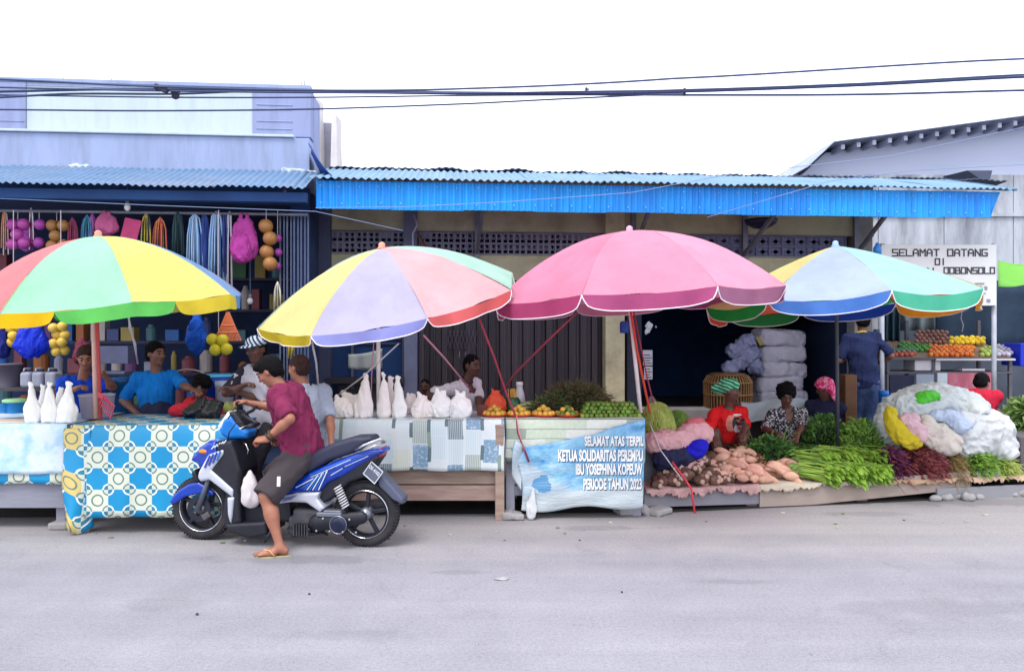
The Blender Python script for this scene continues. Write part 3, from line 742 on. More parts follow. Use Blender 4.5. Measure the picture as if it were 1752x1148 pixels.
# ================================================================== UMBRELLAS
white_metal = mat('pole_white', (214,206,206), .5, .08, 5, dirt=(170,140,130))
rib_m = mat('rib_metal', (120,120,126), .4, .1, 5, metal=.5)
piping = mat('piping_white', (232,226,232), .7, .04, 5)
def umbrella(label, apx, Y, zc, rad, h, e, off, tx, ty, cols, vcols, pole, voff=0., drop=.115, pipe=True, sag=.02, seed=0, transl=.42, pole_m=None, finial=(214,140,120), base_z=.88):
    rg = random.Random(seed)
    C = Vector((apx, Y, zc))
    u = thing('market_umbrella', label, 'umbrella', (pole[0].x, pole[0].y, base_z), 0, 'market umbrellas over the stalls')
    T = Euler((R(tx), R(ty), 0)).to_matrix()
    def loc(az, uu, zz=0.):
        return Vector((math.sin(az)*rad*uu, -math.cos(az)*rad*uu, h*(1-uu**e)+zz))
    def W(p): return C+T @ p
    n = 8; st = 2*math.pi/n; az0 = R(off)-st/2
    def rim(az):
        k = (az-az0)/st; i = math.floor(k); f = k-i
        a, b = loc(az0+i*st, 1), loc(az0+(i+1)*st, 1)
        p = a.lerp(b, f); p.z += -sag*1.2*math.sin(math.pi*f)+.0; return p
    for i in range(n):
        a0, a1 = az0+i*st, az0+(i+1)*st
        ph = rg.uniform(0, 6)
        def fn(x, v, a0=a0, a1=a1, ph=ph):
            vv = max(v, .015); p = loc(a0, vv).lerp(loc(a1, vv), x); p.z += -sag*1.2*vv*vv*math.sin(math.pi*x)+.007*vv*math.sin(x*9+ph)*math.sin(v*5)+.004*vv*math.sin(x*17+v*11+ph)
            nx = Vector((p.x, p.y, 0)); 
            return W(p-nx*(.03*math.sin(math.pi*x)*v*(1-v)))
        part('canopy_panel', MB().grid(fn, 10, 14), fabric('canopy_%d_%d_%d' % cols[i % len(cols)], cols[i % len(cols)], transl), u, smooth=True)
        part('rib', MB().tube([W(loc(a0, q, -.012)) for q in (.02, .25, .5, .75, .99)], .006, 5), rib_m, u)
        part('strut', MB().tube([W(loc(a0, .5, -.015)), W(Vector((0, 0, h-.62)))], .005, 5), rib_m, u)
        b0, b1 = a0+R(voff), a1+R(voff)
        flare = rg.uniform(-.10, .12); ph = rg.uniform(0, 6); dd = drop*rg.uniform(.9, 1.1)
        def val(x, v, b0=b0, b1=b1, flare=flare, ph=ph, dd=dd):
            cor = .045*v**1.5                                   # the flap narrows downwards, leaving a V at each rib
            xx = cor+(1-2*cor)*x
            p = rim(b0+(b1-b0)*xx); edge = min(1, 6*x, 6*(1-x)); edge = .72+.28*math.sqrt(edge)
            out = Vector((p.x, p.y, 0)).normalized()
            w = .012*math.sin(x*11+ph)*v+.006*math.sin(x*23+ph*2)*v
            return W(p+Vector((0, 0, -dd*v*edge))+out*(flare*dd*v+w))
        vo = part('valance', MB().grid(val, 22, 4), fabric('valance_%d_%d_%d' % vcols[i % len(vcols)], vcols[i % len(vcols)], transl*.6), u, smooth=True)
        if pipe:
            ps = [val(0, j/4) for j in range(5)]+[val(k/22, 1) for k in range(1, 22)]+[val(1, 1-j/4) for j in range(5)]
            part('piping', MB().tube(ps, .0042, 5), piping, vo)
    top = W(Vector((0, 0, h)))
    part('finial', MB().lathe([(.035, -.015), (.04, .0), (.028, .02), (.03, .04), (.012, .055)], top, 12), mat('finial_%d' % seed, finial, .6, .1, 8), u, smooth=True)
    pm_ = pole_m or white_metal
    part('pole', MB().tube([pole[0], pole[0].lerp(pole[1], .5), pole[1], top], .019, 12), pm_, u, smooth=True)
    return u, W, rim, loc
RED, GRN, YEL, BLU = (212,132,138), (158,212,182), (226,218,124), (132,166,214)
OR_ = (222,120,60); VGR = (92,184,86); VYL = (232,186,14)
# az offset: panel 0 faces the camera, panels go round towards the viewer's +x side
p0 = P(164, 716, 6.62); p1 = P(158, 470, 6.62)
umbrella('umbrella with green, yellow, blue and red panels beside the octagon-patterned table', -3.56, 6.68, 1.885, 1.17, .60, 1.95, 13.7, 4.5, -5,
         [GRN, YEL, BLU, RED, GRN, YEL, BLU, RED], [VGR, (224,200,60), (110,150,206), YEL, VGR, RED, (60,120,220), VYL], (p0, p1), voff=18, pipe=False, seed=1, pole_m=mat('pole_pinkish', (222,180,168), .5, .15, 6))
p0 = P(648, 716, 6.88); p1 = P(647, 520, 6.88)
umbrella('tilted umbrella with lavender, pale yellow and pink panels, between the two other umbrellas', -1.093, 6.906, 1.952, 1.192, .466, 1.8, -2.5, 13.9, -9.06,
         [(184,180,216), (220,176,182), (176,216,200), (200,140,150), (160,160,206), (220,212,140), (180,200,192), (222,212,144)],
         [(144,148,210), (214,100,100), (140,200,170), (210,100,120), (150,150,220), (220,210,90), (170,200,190), (208,184,44)], (p0, p1), seed=2, drop=.10)
p0 = P(1096, 706, 7.0); p1 = P(1077, 520, 7.05)
PK = (212,138,164)
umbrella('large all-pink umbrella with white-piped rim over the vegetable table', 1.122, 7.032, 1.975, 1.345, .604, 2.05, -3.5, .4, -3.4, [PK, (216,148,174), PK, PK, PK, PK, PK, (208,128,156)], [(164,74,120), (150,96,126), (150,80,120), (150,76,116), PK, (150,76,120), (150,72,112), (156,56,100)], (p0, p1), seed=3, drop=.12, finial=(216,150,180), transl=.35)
p0 = P(1434, 790, 7.9); p0.z = .25; p1 = P(1431, 520, 7.85)
umbrella('pale blue and mint umbrella with orange and green rim in front of the signboard', 3.33, 7.748, 1.968, 1.325, .565, 1.25, -27.4, -1.74, -2.6,
         [(172,188,216), (164,208,204), (206,168,80), (200,80,60), (60,150,90), (214,90,70), (90,170,100), (224,208,140)],
         [(74,122,200), (76,176,146), (226,150,40), (226,150,40), (30,70,180), (40,130,70), (220,66,46), (30,150,60)], (p0, p1), seed=4, drop=.13, sag=.045, finial=(150,180,220), pole_m=mat('pole_dark', (52,54,66), .5, .2, 5), base_z=.25)

# ================================================================== STALL TABLES
wood = mat('old_plank', (150,134,130), .85, .2, 3, dirt=(96,84,84), dscale=4, damt=.6, stretch=(1,8,8), bump=.35, bscale=18, perobj=.18)
wood_grey = mat('grey_plank', (142,144,158), .85, .18, 3, dirt=(104,100,108), dscale=3, damt=.6, stretch=(1,8,8), bump=.3, bscale=18, perobj=.15)
wood_brown = mat('raw_timber', (146,126,116), .85, .2, 3, dirt=(122,92,80), dscale=4, damt=.6, stretch=(1,7,7), bump=.35, bscale=18, perobj=.15)
stone = mat('kerb_stone', (150,148,150), .9, .2, 8, dirt=(96,92,92), bump=.4, bscale=25)
def table(label, x0, x1, yf, yb, zt, aprons, legm, apm, name='stall_table', nplank=5, legs=None):
    t_ = thing(name, label, 'table', ((x0+x1)/2, (yf+yb)/2, 0))
    w = (yb-yf)/nplank
    for k in range(nplank):
        part('top_plank', MB().bb((x0, yf+k*w+.003, zt-.03), (x1, yf+(k+1)*w-.003, zt-.002)), wood_grey, t_, bevel=.003)
    for lx, ly in (legs or ((x0+.06, yf+.06), (x1-.06, yf+.06), (x0+.06, yb-.06), (x1-.06, yb-.06))):
        part('leg', MB().bb((lx-.04, ly-.035, 0), (lx+.04, ly+.035, zt-.032)), legm, t_, bevel=.006)
    part('shade_board', MB().bb((x0+.02, yb-.03, .02), (x1-.02, yb-.005, zt-.034)), mat('shade_board_dark', (48,44,48), .9, .2, 4), t_)  # added dark board closing the back, so the space under the table stays dark
    for (z0, z1, dy) in aprons:
        part('front_board', MB().bb((x0+.01, yf-.004+dy, z0), (x1-.01, yf+.022+dy, z1)), apm, t_, bevel=.004)
    return t_
def zat(py, Y): return CAMZ-(py-CY)/FPX*Y
def xat(px, Y): return (px-CX)/FPX*Y
def cloth(label, x0, x1, yf, yb, zt, drop, m, seed=0, rip=.012, name='tablecloth', dropf=None, cat='tablecloth', nx=70):
    rg = random.Random(seed); ph = [rg.uniform(0, 6.28) for _ in range(6)]
    depth = yb-yf
    vs_ = [0, .2, .4, .6, .8, .93, .985, 1.0, 1.015]+[1.02+.98*k/12 for k in range(1, 13)]
    def fn(u, v):
        q = vs_[min(len(vs_)-1, int(round(v*(len(vs_)-1))))]
        x = x0+(x1-x0)*u
        if q <= 1.0: return (x, yb-depth*q+(.0 if q < .97 else -.006), zt+.004+.004*math.sin(x*7+ph[0]+q*5)*math.sin(q*9))
        d = (q-1.0); D = drop if dropf is None else dropf(u)
        f = rip*d*(math.sin(x*9+ph[1]+d*1.5)+.6*math.sin(x*21+ph[2])+.35*math.sin(x*43+ph[3]))
        return (x+.004*math.sin(d*6+x*3), yf-.014-.012*min(1, d*6)-abs(f)*.4-f-.008*d, zt-D*d+.004*math.sin(x*13+ph[4])*d)
    def uvf(u, v):
        q = vs_[min(len(vs_)-1, int(round(v*(len(vs_)-1))))]
        return ((x1-x0)*u, (q-1)*(depth if q < 1 else (drop if dropf is None else dropf(u))))
    mb = MB().grid(fn, nx, len(vs_)-1, uvf=uvf)
    return single(name, mb, m, label, cat, solid=.003, smooth=True)
# materials of the oilcloths
def octagon_mat():
    t = MT('octagon_oilcloth'); u, v, _ = t.xyz('UV'); c = .174
    a, b = u/c+.15, v/c+.05
    ia, ib = a.fl(), b.fl(); fa, fb = a.fr()-.5, b.fr()-.5
    par = (ia+ib).mod(2.)                                              # 1: blue cell
    dc = (fa*fa+fb*fb).sq(); ca, cb_ = fa.ab()*-1.+.5, fb.ab()*-1.+.5; dk = (ca*ca+cb_*cb_).sq()
    rnd = t.wn(ia, ib)
    creamc = t.ramp(rnd, [(0, lin(206,212,196)), (.7, lin(212,216,204)), (.95, lin(216,206,160))], 'CONSTANT')
    yl = (u.lt(.13)); creamc = t.mix(yl, creamc, lin(206,184,112))
    octa = ((fa.ab()+fb.ab()).lt(.72))
    col = t.mix(par, creamc, lin(0,138,190)); col = t.mix(par*octa.inv(), col, creamc)
    edge = ((fa.ab()+fb.ab()-.72).ab()).lt(.03)*par; col = t.mix(edge, col, lin(226,232,232))
    inner = dk.lt(.20); col = t.mix(inner*par, col, lin(40,120,150)); col = t.mix(inner*par.inv(), col, lin(196,206,190))
    ring = ((dk-.24).ab()).lt(.034); col = t.mix(ring*par, col, lin(222,230,230)); col = t.mix(ring*par.inv(), col, lin(104,130,124))
    ring2 = ((dc-.25).ab()).lt(.034)*par.inv(); col = t.mix(ring2, col, lin(96,122,112))
    g = t.noise(2.5, 4, .6, vec=t.coord('UV')); col = t.mix(.5, col, t.ramp(g, [(.3, (.82,.84,.86,1)), (.7, (1.1,1.08,1.06,1))]), 'MULTIPLY')
    t.color(col); t.set(Roughness=.35); return t.m
def marble_mat():
    t = MT('marbled_oilcloth'); v = t.coord('UV')
    g = t.noise(5, 5, .6, vec=v, dist=.6); h = t.noise(14, 4, .6, vec=v)
    t.color(t.ramp(g*.7+h*.3, [(.32, lin(138,182,216)), (.45, lin(172,204,228)), (.55, lin(202,218,232)), (.68, lin(214,216,228))])); t.set(Roughness=.35); return t.m
def patch_mat():
    t = MT('patchwork_oilcloth'); u, v, _ = t.xyz('UV'); cv = t.coord('UV')
    a = u/.155; ia = a.fl(); fa = a.fr(); shift = t.wn(ia, ia*.7+.3)
    b = v/.21+shift*1.0; ib = b.fl(); fb = b.fr(); r = t.wn(ia+.31, ib+.77)
    pal = t.ramp(r, [(0, lin(206,214,216)), (.26, lin(118,150,176)), (.46, lin(190,206,212)), (.64, lin(150,164,156)), (.78, lin(202,208,192)), (.9, lin(96,116,126))], 'CONSTANT')
    st = ((u*62.).fr()).lt(.45); pal = t.mix(st*r.gt(.46)*.5, pal, lin(222,228,230))
    mot = t.noise(38, 3, .7, vec=cv); pal = t.mix(mot.gt(.55)*r.lt(.46)*.45, pal, lin(214,224,228))
    gap = fa.lt(.06)._m('MAXIMUM', fa.gt(.94))._m('MAXIMUM', fb.lt(.045)); pal = t.mix(gap, pal, lin(208,216,220))
    # narrower strips laid over the wide blocks
    a2 = u/.155+.5; f2 = a2.fr(); i2 = a2.fl(); r2 = t.wn(i2+9.1, (v/.13+i2*.37).fl())
    st2 = f2.gt(.4)*f2.lt(.6)*r2.gt(.45); pal = t.mix(st2, pal, t.ramp(r2, [(0, lin(88,110,118)), (.62, lin(132,150,138)), (.8, lin(210,216,214))], 'CONSTANT'))
    t.color(pal); t.set(Roughness=.4); return t.m
def check_mat():
    t = MT('green_block_oilcloth'); u, v, _ = t.xyz('UV')
    b = v/.085; ib = b.fl(); a = u/.36+ib*.5; r = t.wn(a.fl(), ib)
    col = t.ramp(r, [(0, lin(206,214,204)), (.3, lin(150,166,152)), (.5, lin(190,204,184)), (.72, lin(122,138,130)), (.86, lin(212,214,208))], 'CONSTANT')
    g = (b.fr()).lt(.07); col = t.mix(g, col, lin(120,132,130))
    n = t.noise(30, 4, .7, vec=t.coord('UV')); col = t.mix(.5, col, t.ramp(n, [(.35, (.78,.8,.78,1)), (.6, (1.05,1.05,1.05,1))]), 'MULTIPLY')
    t.color(col); t.set(Roughness=.45); return t.m
OCT, MAR, PAT, CHK = octagon_mat(), marble_mat(), patch_mat(), check_mat()
# table under the marbled cloth
YA = 6.36; ZT = .872
table('grey wooden stall table under the marbled pale blue oilcloth', xat(-260, YA), xat(116, YA), YA, 7.3, ZT, [(zat(869, YA), zat(826, YA), 0.006)], wood_grey, wood_grey, legs=((xat(97, YA), YA+.09), (xat(-240, YA), YA+.06), (xat(97, YA), 7.2), (xat(-240, YA), 7.2)))
cloth('strip of octagon-patterned oilcloth peeping out under the marbled cloth', xat(-260, YA), xat(112, YA), YA-.001, 7.28, ZT-.0005, ZT-zat(826, YA), OCT, 3, .004)
cloth('marbled pale blue and white oilcloth under the tall white bags', xat(-262, YA), xat(118, YA), YA-.02, 7.3, ZT+.006, ZT-zat(810, YA), MAR, 4, .006)
single('kerb_block', MB().box((xat(102, YA), YA+.06, .03), (.16, .2, .06)), stone, 'small pale block under the leg of the table with marbled cloth', 'stone', bevel=.015)
# table under the octagon cloth
YB = 6.24
table('wooden stall table hidden under the blue octagon oilcloth', xat(128, YB), xat(392, YB), YB, 7.14, ZT+.004, [(.4, .55, .01)], wood, wood)
cloth('blue and cream octagon-patterned oilcloth hanging down beside the scooter', xat(122, YB), xat(395, YB), YB, 7.15, ZT+.006, ZT-zat(884, YB), OCT, 5, .014)
def flap(u, v):                                                        # the corner of the cloth folded round the side and hanging to the ground
    x = xat(112+46*u, YB)+.02*math.sin(v*8+u*5)*v; zt_, zb_ = ZT-.01, zat(885+24*(1-abs(u-.75)*1.4), YB)
    return (x, YB-.03-.10*math.sin(u*math.pi)*v+.05*u*v, zt_+(zb_-zt_)*v-.04*u*(1-u)*v)
single('cloth_corner', MB().grid(flap, 14, 16, uvf=lambda u, v: (.19*u, .77*v)), OCT, 'loose yellowed corner of octagon cloth drooping to the ground', 'tablecloth', solid=.003, smooth=True)
# table under the patchwork cloth
YC = 6.73
x0, x1 = xat(560, YC), xat(862, YC)
table('rough timber stall table under the grey patchwork oilcloth', x0, x1, YC, 7.6, ZT, [(zat(828, YC), zat(803, YC), 0), (zat(856, YC), zat(830, YC), -.004)], wood_brown, wood_brown, legs=((x1-.035, YC-.04), (x0+.06, YC+.06), (x1-.04, 7.5), (x0+.06, 7.5)))
cloth('patchwork oilcloth in pale blue, grey and white blocks under the rounded white bags', x0-.02, x1+.005, YC-.045, 7.62, ZT+.004, ZT-zat(803, YC), PAT, 6, .008)
# table under the banner
YD = 6.80
x0, x1 = xat(866, YD), xat(1102, YD)
table('weathered plank stall table carrying limes and beans, banner tied across it', x0, x1, YD, 7.65, ZT, [(zat(828, YD), zat(792, YD), 0), (zat(848, YD), zat(831, YD), .01)], wood_grey, wood_grey, legs=((xat(873, YD), YD+.03), (x1-.06, YD+.06), (x0+.06, 7.55), (x1-.06, 7.55)))
cloth('oilcloth of pale green and grey blocks on the lime table', x0-.006, x1, YD-.012, 7.66, ZT+.004, ZT-zat(790, YD), CHK, 7, .006)
for i, (px, py, w, h_) in enumerate(((868, 882, .10, .07), (883, 886, .13, .06), (1072, 880, .2, .07), (1098, 876, .12, .08), (1128, 874, .22, .06))):
    Yk = 6.72 if px < 1000 else 6.9
    sd = SDF().box((xat(px, Yk), Yk, h_/2), (w, .16, h_), Euler((0, R((-6, 4, 3, 35, 0)[i]), R(10*i))).to_matrix(), .018).noise(.006, 40, i)
    single('kerb_stone', sd.mesh('kerb_stone', .012), stone, ('flat grey stone at the foot of the lime table leg', 'longer grey stone beside the flat one below the banner tail', 'dark broad stone under the banner hem', 'tilted stone by the low timber platform end', 'pale broken slab lying below the platform board')[i], 'stone')

# ---- banner with its printing, tied across the lime table
tb = MT('banner_print'); cv = tb.coord('UV'); u_, v_, _ = tb.xyz('UV')
g = tb.noise(5, 5, .6, vec=cv, dist=.5); h2 = tb.noise(16, 4, .65, vec=cv)
inn = (u_.gt(.10))*(v_.gt(.16)); 
bluepart = tb.ramp(g*.75+h2*.25, [(.36, lin(54,114,166)), (.43, lin(92,154,200)), (.55, lin(128,180,208)), (.66, lin(170,198,212))])
f = tb.ramp((u_-.32)*2.2+(v_-.30)*1.6+(g-.5)*1.2+.3, [(.35, (0,0,0,1)), (.6, (1,1,1,1))])
low = (v_+(g-.5)*.1).gt(.24)
col = tb.mix(low, lin(176,188,194), tb.mix(f, lin(170,188,202), bluepart))
blk = ((((u_-.17)/.075)*((u_-.17)/.075)+((v_-.42)/.13)*((v_-.42)/.13)).sq()+(g-.5)*2.2+(h2-.5)*1.2).lt(.9); col = tb.mix(blk, col, lin(84,140,182))
tb.color(col); tb.set(Roughness=.4); tb.bump(tb.noise(9, 5, .6, vec=cv, stretch=(1.2, 2.6, 1), dist=1.2), .55, .02)
YN = YD-.085
def ban_depth(px, py):
    a, b = (px-880)/222, (873-py)/150; return YN-.015*(1-b)+(.010*math.sin(a*9+b*4)+.007*math.sin(a*21-b*6)+.006*math.sin(b*17+a*4)*(.4+a)+.004*math.sin(b*31-a*13))
def ban_px(px, py): return P(px, py, ban_depth(px, py))
def ban_pt(u, v):
    """u 0..1 across, v 0..1 up, outline of the sagging sheet"""
    lx = 872+20*(1-v)+10*math.sin(v*3); rx = 1104-4*(1-v)
    px = lx+(rx-lx)*u
    top = 766-26*min(1, u/.75)-(24*max(0, (u-.62)/.38))+3*math.sin(u*7)*(1-u); bot = 873-6*u+4*math.sin(u*9)
    py = top+(bot-top)*(1-v)
    return ban_px(px, py)
bn = thing('banner', 'torn pale blue congratulation banner with white lettering tied across the lime table', 'banner', P(990, 876, YN))
part('sheet', MB().grid(ban_pt, 60, 30, uvf=lambda u, v: (u, v)), tb.m, bn, solid=.003, smooth=True)
def tail(u, v):                                                        # knotted tails hanging at the loose end
    return P(880+16*u-10*v+6*v*v, 752+u*10+(62+16*u)*v, YN-.02-.03*math.sin(u*3+v*4))
part('loose_end', MB().grid(tail, 6, 12, uvf=lambda u, v: (.02+.05*u, .5-.4*v)), tb.m, bn, solid=.003, smooth=True)
sd = SDF()
for k in range(5): sd.cap(P(912-k*.8, 838+k*8, YN-.03), P(911-k*.6, 846+k*8.6, YN-.03), .010+.008*k, .016+.008*k, k=.02, sq=((0,1,0), 1.5))
part('knotted_tail', sd.noise(.010, 80, 4, (1.3,1,.4), 'f').mesh('knotted_tail', .008), fabric('banner_white', (206,210,214), .1), bn)
def text_mesh(body, size, bold=0., sxk=1., align='LEFT'):
    c = bpy.data.curves.new('txt', 'FONT'); c.body = body; c.size = size; c.offset = bold; c.align_x = align; c.resolution_u = 3
    o = bpy.data.objects.new('txt', c); COL.objects.link(o); dg = bpy.context.evaluated_depsgraph_get(); dg.update()
    me = bpy.data.meshes.new_from_object(o.evaluated_get(dg)); bpy.data.objects.remove(o)
    return me
def lay_text(body, u0, u1, v0, v1, fn, out, bold=.012):
    """fit the text's box to u0..u1, v0..v1 and lay it on fn(u,v), offset towards the viewer"""
    me = text_mesh(body, 1., bold); bm = bmesh.new(); bm.from_mesh(me)
    bmesh.ops.triangulate(bm, faces=bm.faces[:]); bmesh.ops.subdivide_edges(bm, edges=[e for e in bm.edges if e.calc_length() > .25], cuts=2)
    xs = [v.co.x for v in bm.verts]; lo, hi = min(xs), max(xs)
    for v in bm.verts:
        u = u0+(u1-u0)*(v.co.x-lo)/(hi-lo); w = v0+(v1-v0)*v.co.y/.72
        p = fn(u, w); v.co = Vector(p)+Vector((0, -out, 0))
    bm.to_mesh(me); bm.free(); me.update(); return me
inkw = mat('ink_white', (226,230,232), .5, .05, 8); inkd = mat('ink_dark', (44,60,84), .6, .1, 8)
# rows follow the photograph: the printed lines are cut off by the folded edge
for body, pa, pb, ya, yb in (('SELAMAT ATAS TERPIL', 1000, 1101, 762, 746), ('KETUA SOLIDARITAS PEREMPU', 955, 1100, 788, 769), ('IBU YOSEPHINA KOPEUW', 985, 1099, 811, 793), ('PERIODE TAHUN 2023', 998, 1098, 836, 818)):
    part('lettering', lay_text(body, pa+1, pb+1, ya+1.2, yb+1, ban_px, .004, .06), inkd, bn)
    part('lettering', lay_text(body, pa, pb, ya, yb, ban_px, .0065, .042), inkw, bn)

# ================================================================== SIGNBOARD
YS = 9.15
sg = thing('signboard', 'white painted welcome signboard with black block lettering on two posts', 'sign', (xat(1608, YS), YS, .16))
a, b = P(1508, 523, YS), P(1705, 419, YS)
sgm = mat('sign_white', (206,208,210), .6, .05, 3, dirt=(176,176,178), dscale=3, damt=.45)
part('board', MB().bb((a.x, YS, a.z), (b.x, YS+.03, b.z)), sgm, sg, bevel=.004)
for px in (1513, 1706): part('post', MB().tube([(xat(px, YS), YS+.06, .16), (xat(px, YS), YS+.06, b.z+.02)], .028, 10), mat('sign_post', (170,176,190), .5, .15, 5, dirt=(120,110,106)), sg, smooth=True)
GLY = {'S': [(1,1,0,1),(0,1,0,.55),(0,.5,1,.5),(1,.45,1,0),(1,0,0,0)], 'E': [(0,0,0,1),(0,1,1,1),(0,.5,.8,.5),(0,0,1,0)], 'L': [(0,1,0,0),(0,0,1,0)], 'A': [(0,0,0,.7),(0,.7,.3,1),(.3,1,.7,1),(.7,1,1,.7),(1,.7,1,0),(0,.42,1,.42)],
 'M': [(0,0,0,1),(0,1,.5,.5),(.5,.5,1,1),(1,1,1,0)], 'T': [(0,1,1,1),(.5,1,.5,0)], 'D': [(0,0,0,1),(0,1,1,1),(1,1,1,0),(1,0,0,0)], 'N': [(0,0,0,1),(0,1,1,0),(1,0,1,1)], 'G': [(1,1,0,1),(0,1,0,0),(0,0,1,0),(1,0,1,.45),(1,.45,.55,.45)],
 'I': [(.5,0,.5,1)], 'O': [(0,0,0,1),(0,1,1,1),(1,1,1,0),(1,0,0,0)], 'B': [(0,0,0,1),(0,1,.9,1),(.9,1,.9,.55),(0,.5,1,.5),(1,.45,1,0),(1,0,0,0)]}
signink = mat('sign_ink', (52,54,64), .7, .2, 10)
def sign_word(word, px0, px1, y0, y1):
    n = len(word); mb = MB(); cw = (px1-px0)/n; kz = 0
    for i, ch in enumerate(word):
        if ch == ' ': continue
        gx0 = px0+i*cw; gw = cw*.72
        for (x0_, z0_, x1_, z1_) in GLY[ch]:
            p, q = P(gx0+x0_*gw, y1+(y0-y1)*z0_, YS), P(gx0+x1_*gw, y1+(y0-y1)*z1_, YS)
            d = (q-p).normalized()*.007; kz += 1
            mb.beam(p-d+Vector((0, -.004-.0003*(kz % 5), 0)), q+d+Vector((0, -.004-.0003*(kz % 5), 0)), .014, .004, (0,1,0))
    part('lettering', mb, signink, sg)
sign_word('SELAMAT DATANG', 1527, 1692, 427, 438); sign_word('DI', 1600, 1620, 443, 453); sign_word('AN', 1574, 1600, 459, 468); sign_word('DOBONSOLO', 1615, 1704, 458, 468)
mb = MB()                                                              # small grey emblem in the lower corner
for k, (x, y, w, h_) in enumerate(((1668, 484, 16, 3), (1674, 489, 5, 9), (1664, 493, 4, 8), (1684, 490, 5, 6), (1672, 501, 14, 2), (1676, 505, 6, 8), (1666, 513, 5, 4), (1688, 512, 6, 5))):
    p, q = P(x, y+h_, YS), P(x+w, y, YS); mb.bb((p.x, YS-.0045-.0004*k, p.z), (q.x, YS-.001, q.z))
part('emblem', mb, mat('emblem_grey', (130,134,144), .7, .2, 20), sg)
a = P(1501, 440, 9.1)
single('water_bottle', MB().lathe([(.0, 0), (.045, .002), (.045, .11), (.02, .15), (.018, .17), (.0, .17)], a, 14), mat('bottle_blue', (30,120,196), .3, .1, 5), 'bright blue bottle hung at the corner of the signboard', 'bottle', smooth=True)

# ================================================================== LOW PLATFORM OF THE VEGETABLE SELLERS
def plat(px): return 6.95+(px-1105)/(1752-1105)*.72
pf = thing('vegetable_platform', 'low grey timber platform along the road heaped with vegetables', 'platform', (3.5, 7.8, 0))
x_ = 0
def board(pxa, ya0, ya1, pxb, yb0, yb1, dY, m):
    A0, A1, B0, B1 = P(pxa, ya0, plat(pxa)+dY), P(pxa, ya1, plat(pxa)+dY), P(pxb, yb0, plat(pxb)+dY), P(pxb, yb1, plat(pxb)+dY); o = Vector((0, .04, 0))
    part('front_board', MB().add([A0, B0, B0+o, A0+o, A1, B1, B1+o, A1+o], [(4,5,1,0)[::1],(0,1,2,3),(7,6,5,4)[::1],(5,6,2,1),(6,7,3,2),(7,4,0,3)]), m, pf, bevel=.004)
board(1102, 838, 868, 1302, 833, 862, .02, mat('board_a', (136,134,144), .85, .2, 3, dirt=(90,84,86), stretch=(1,6,6), bump=.3))
board(1300, 836, 873, 1660, 806, 836, 0, mat('board_b', (160,146,138), .85, .15, 3, dirt=(122,104,96), stretch=(1,6,6), bump=.3))
board(1604, 836, 858, 1830, 826, 848, -.03, mat('board_c', (140,140,148), .85, .15, 3, dirt=(100,96,98), stretch=(1,6,6), bump=.3))
board(1672, 806, 822, 1712, 803, 819, -.01, wood_grey)
for k in range(7):                                                     # deck planks
    y0_, y1_ = k*.27, k*.27+.262
    a, b = P(1104, 0, plat(1104)), P(1900, 0, plat(1900)); dr = Vector((b.x-a.x, b.y-a.y, 0)).normalized(); nn = Vector((-dr.y, dr.x, 0))
    v = [Vector((a.x, a.y, 0))+nn*(y0_+.05), Vector((b.x, b.y, 0))+nn*(y0_+.05), Vector((b.x, b.y, 0))+nn*(y1_+.05), Vector((a.x, a.y, 0))+nn*(y1_+.05)]
    part('deck_plank', MB().add([q+Vector((0,0,.17)) for q in v]+[q+Vector((0,0,.20)) for q in v], [(3,2,1,0),(4,5,6,7),(0,1,5,4),(1,2,6,5),(2,3,7,6),(3,0,4,7)]), wood_grey, pf)
for px in (1120, 1290, 1480, 1660, 1820): 
    part('leg', MB().bb((xat(px, plat(px))-.05, plat(px)+.06, 0), (xat(px, plat(px))+.05, plat(px)+.16, .168)), wood, pf)
# stones and rubble under the far end
rg = random.Random(3)
for k in range(9):
    px = 1600+k*19; Yk = plat(px)-.05+rg.uniform(-.06, .1); r = rg.uniform(.03, .06)
    sd = SDF().ell((xat(px, Yk), Yk, r*.6), (r*1.3, r, r*.8), k=.01).noise(.012, 45, k)
    single('rubble_stone', sd.mesh('rubble_stone', .013), stone, 'small rough stone among the rubble below the far platform board', 'stone', 'rubble under the platform')
# ================================================================== PEOPLE
def ik(a, t, l1, l2, hint):
    a, t, hint = Vector(a), Vector(t), Vector(hint); d = t-a; L = d.length
    if L > (l1+l2)*.995: t = a+d.normalized()*(l1+l2)*.995; d = t-a; L = d.length
    x = (l1*l1-l2*l2+L*L)/(2*L); h = math.sqrt(max(0, l1*l1-x*x)); n = d.normalized()
    o = hint-n*hint.dot(n); o = o.normalized() if o.length > 1e-4 else n.orthogonal().normalized()
    return a+n*x+o*h, t
def skin_mat(name, col):
    return mat(name, col, .48, .12, 9, dirt=tuple(int(q*.82) for q in col), dscale=5, damt=.5, bump=.08, bscale=60, spec=.45)
SK1, SK2, SK3 = skin_mat('skin_brown', (150,98,78)), skin_mat('skin_dark', (92,58,50)), skin_mat('skin_mid', (122,80,66))
HAIR = mat('hair_black', (11,9,12), .9, .3, 30, bump=.4, bscale=120, spec=.15)
HAIRB = mat('hair_brown', (58,38,36), .8, .3, 30, dirt=(34,24,24), bump=.4, bscale=120, spec=.2)
EYE = mat('eye_dark', (24,18,18), .2, .1, 5); EYEW = mat('eye_white', (86,74,70), .3, .05, 5)
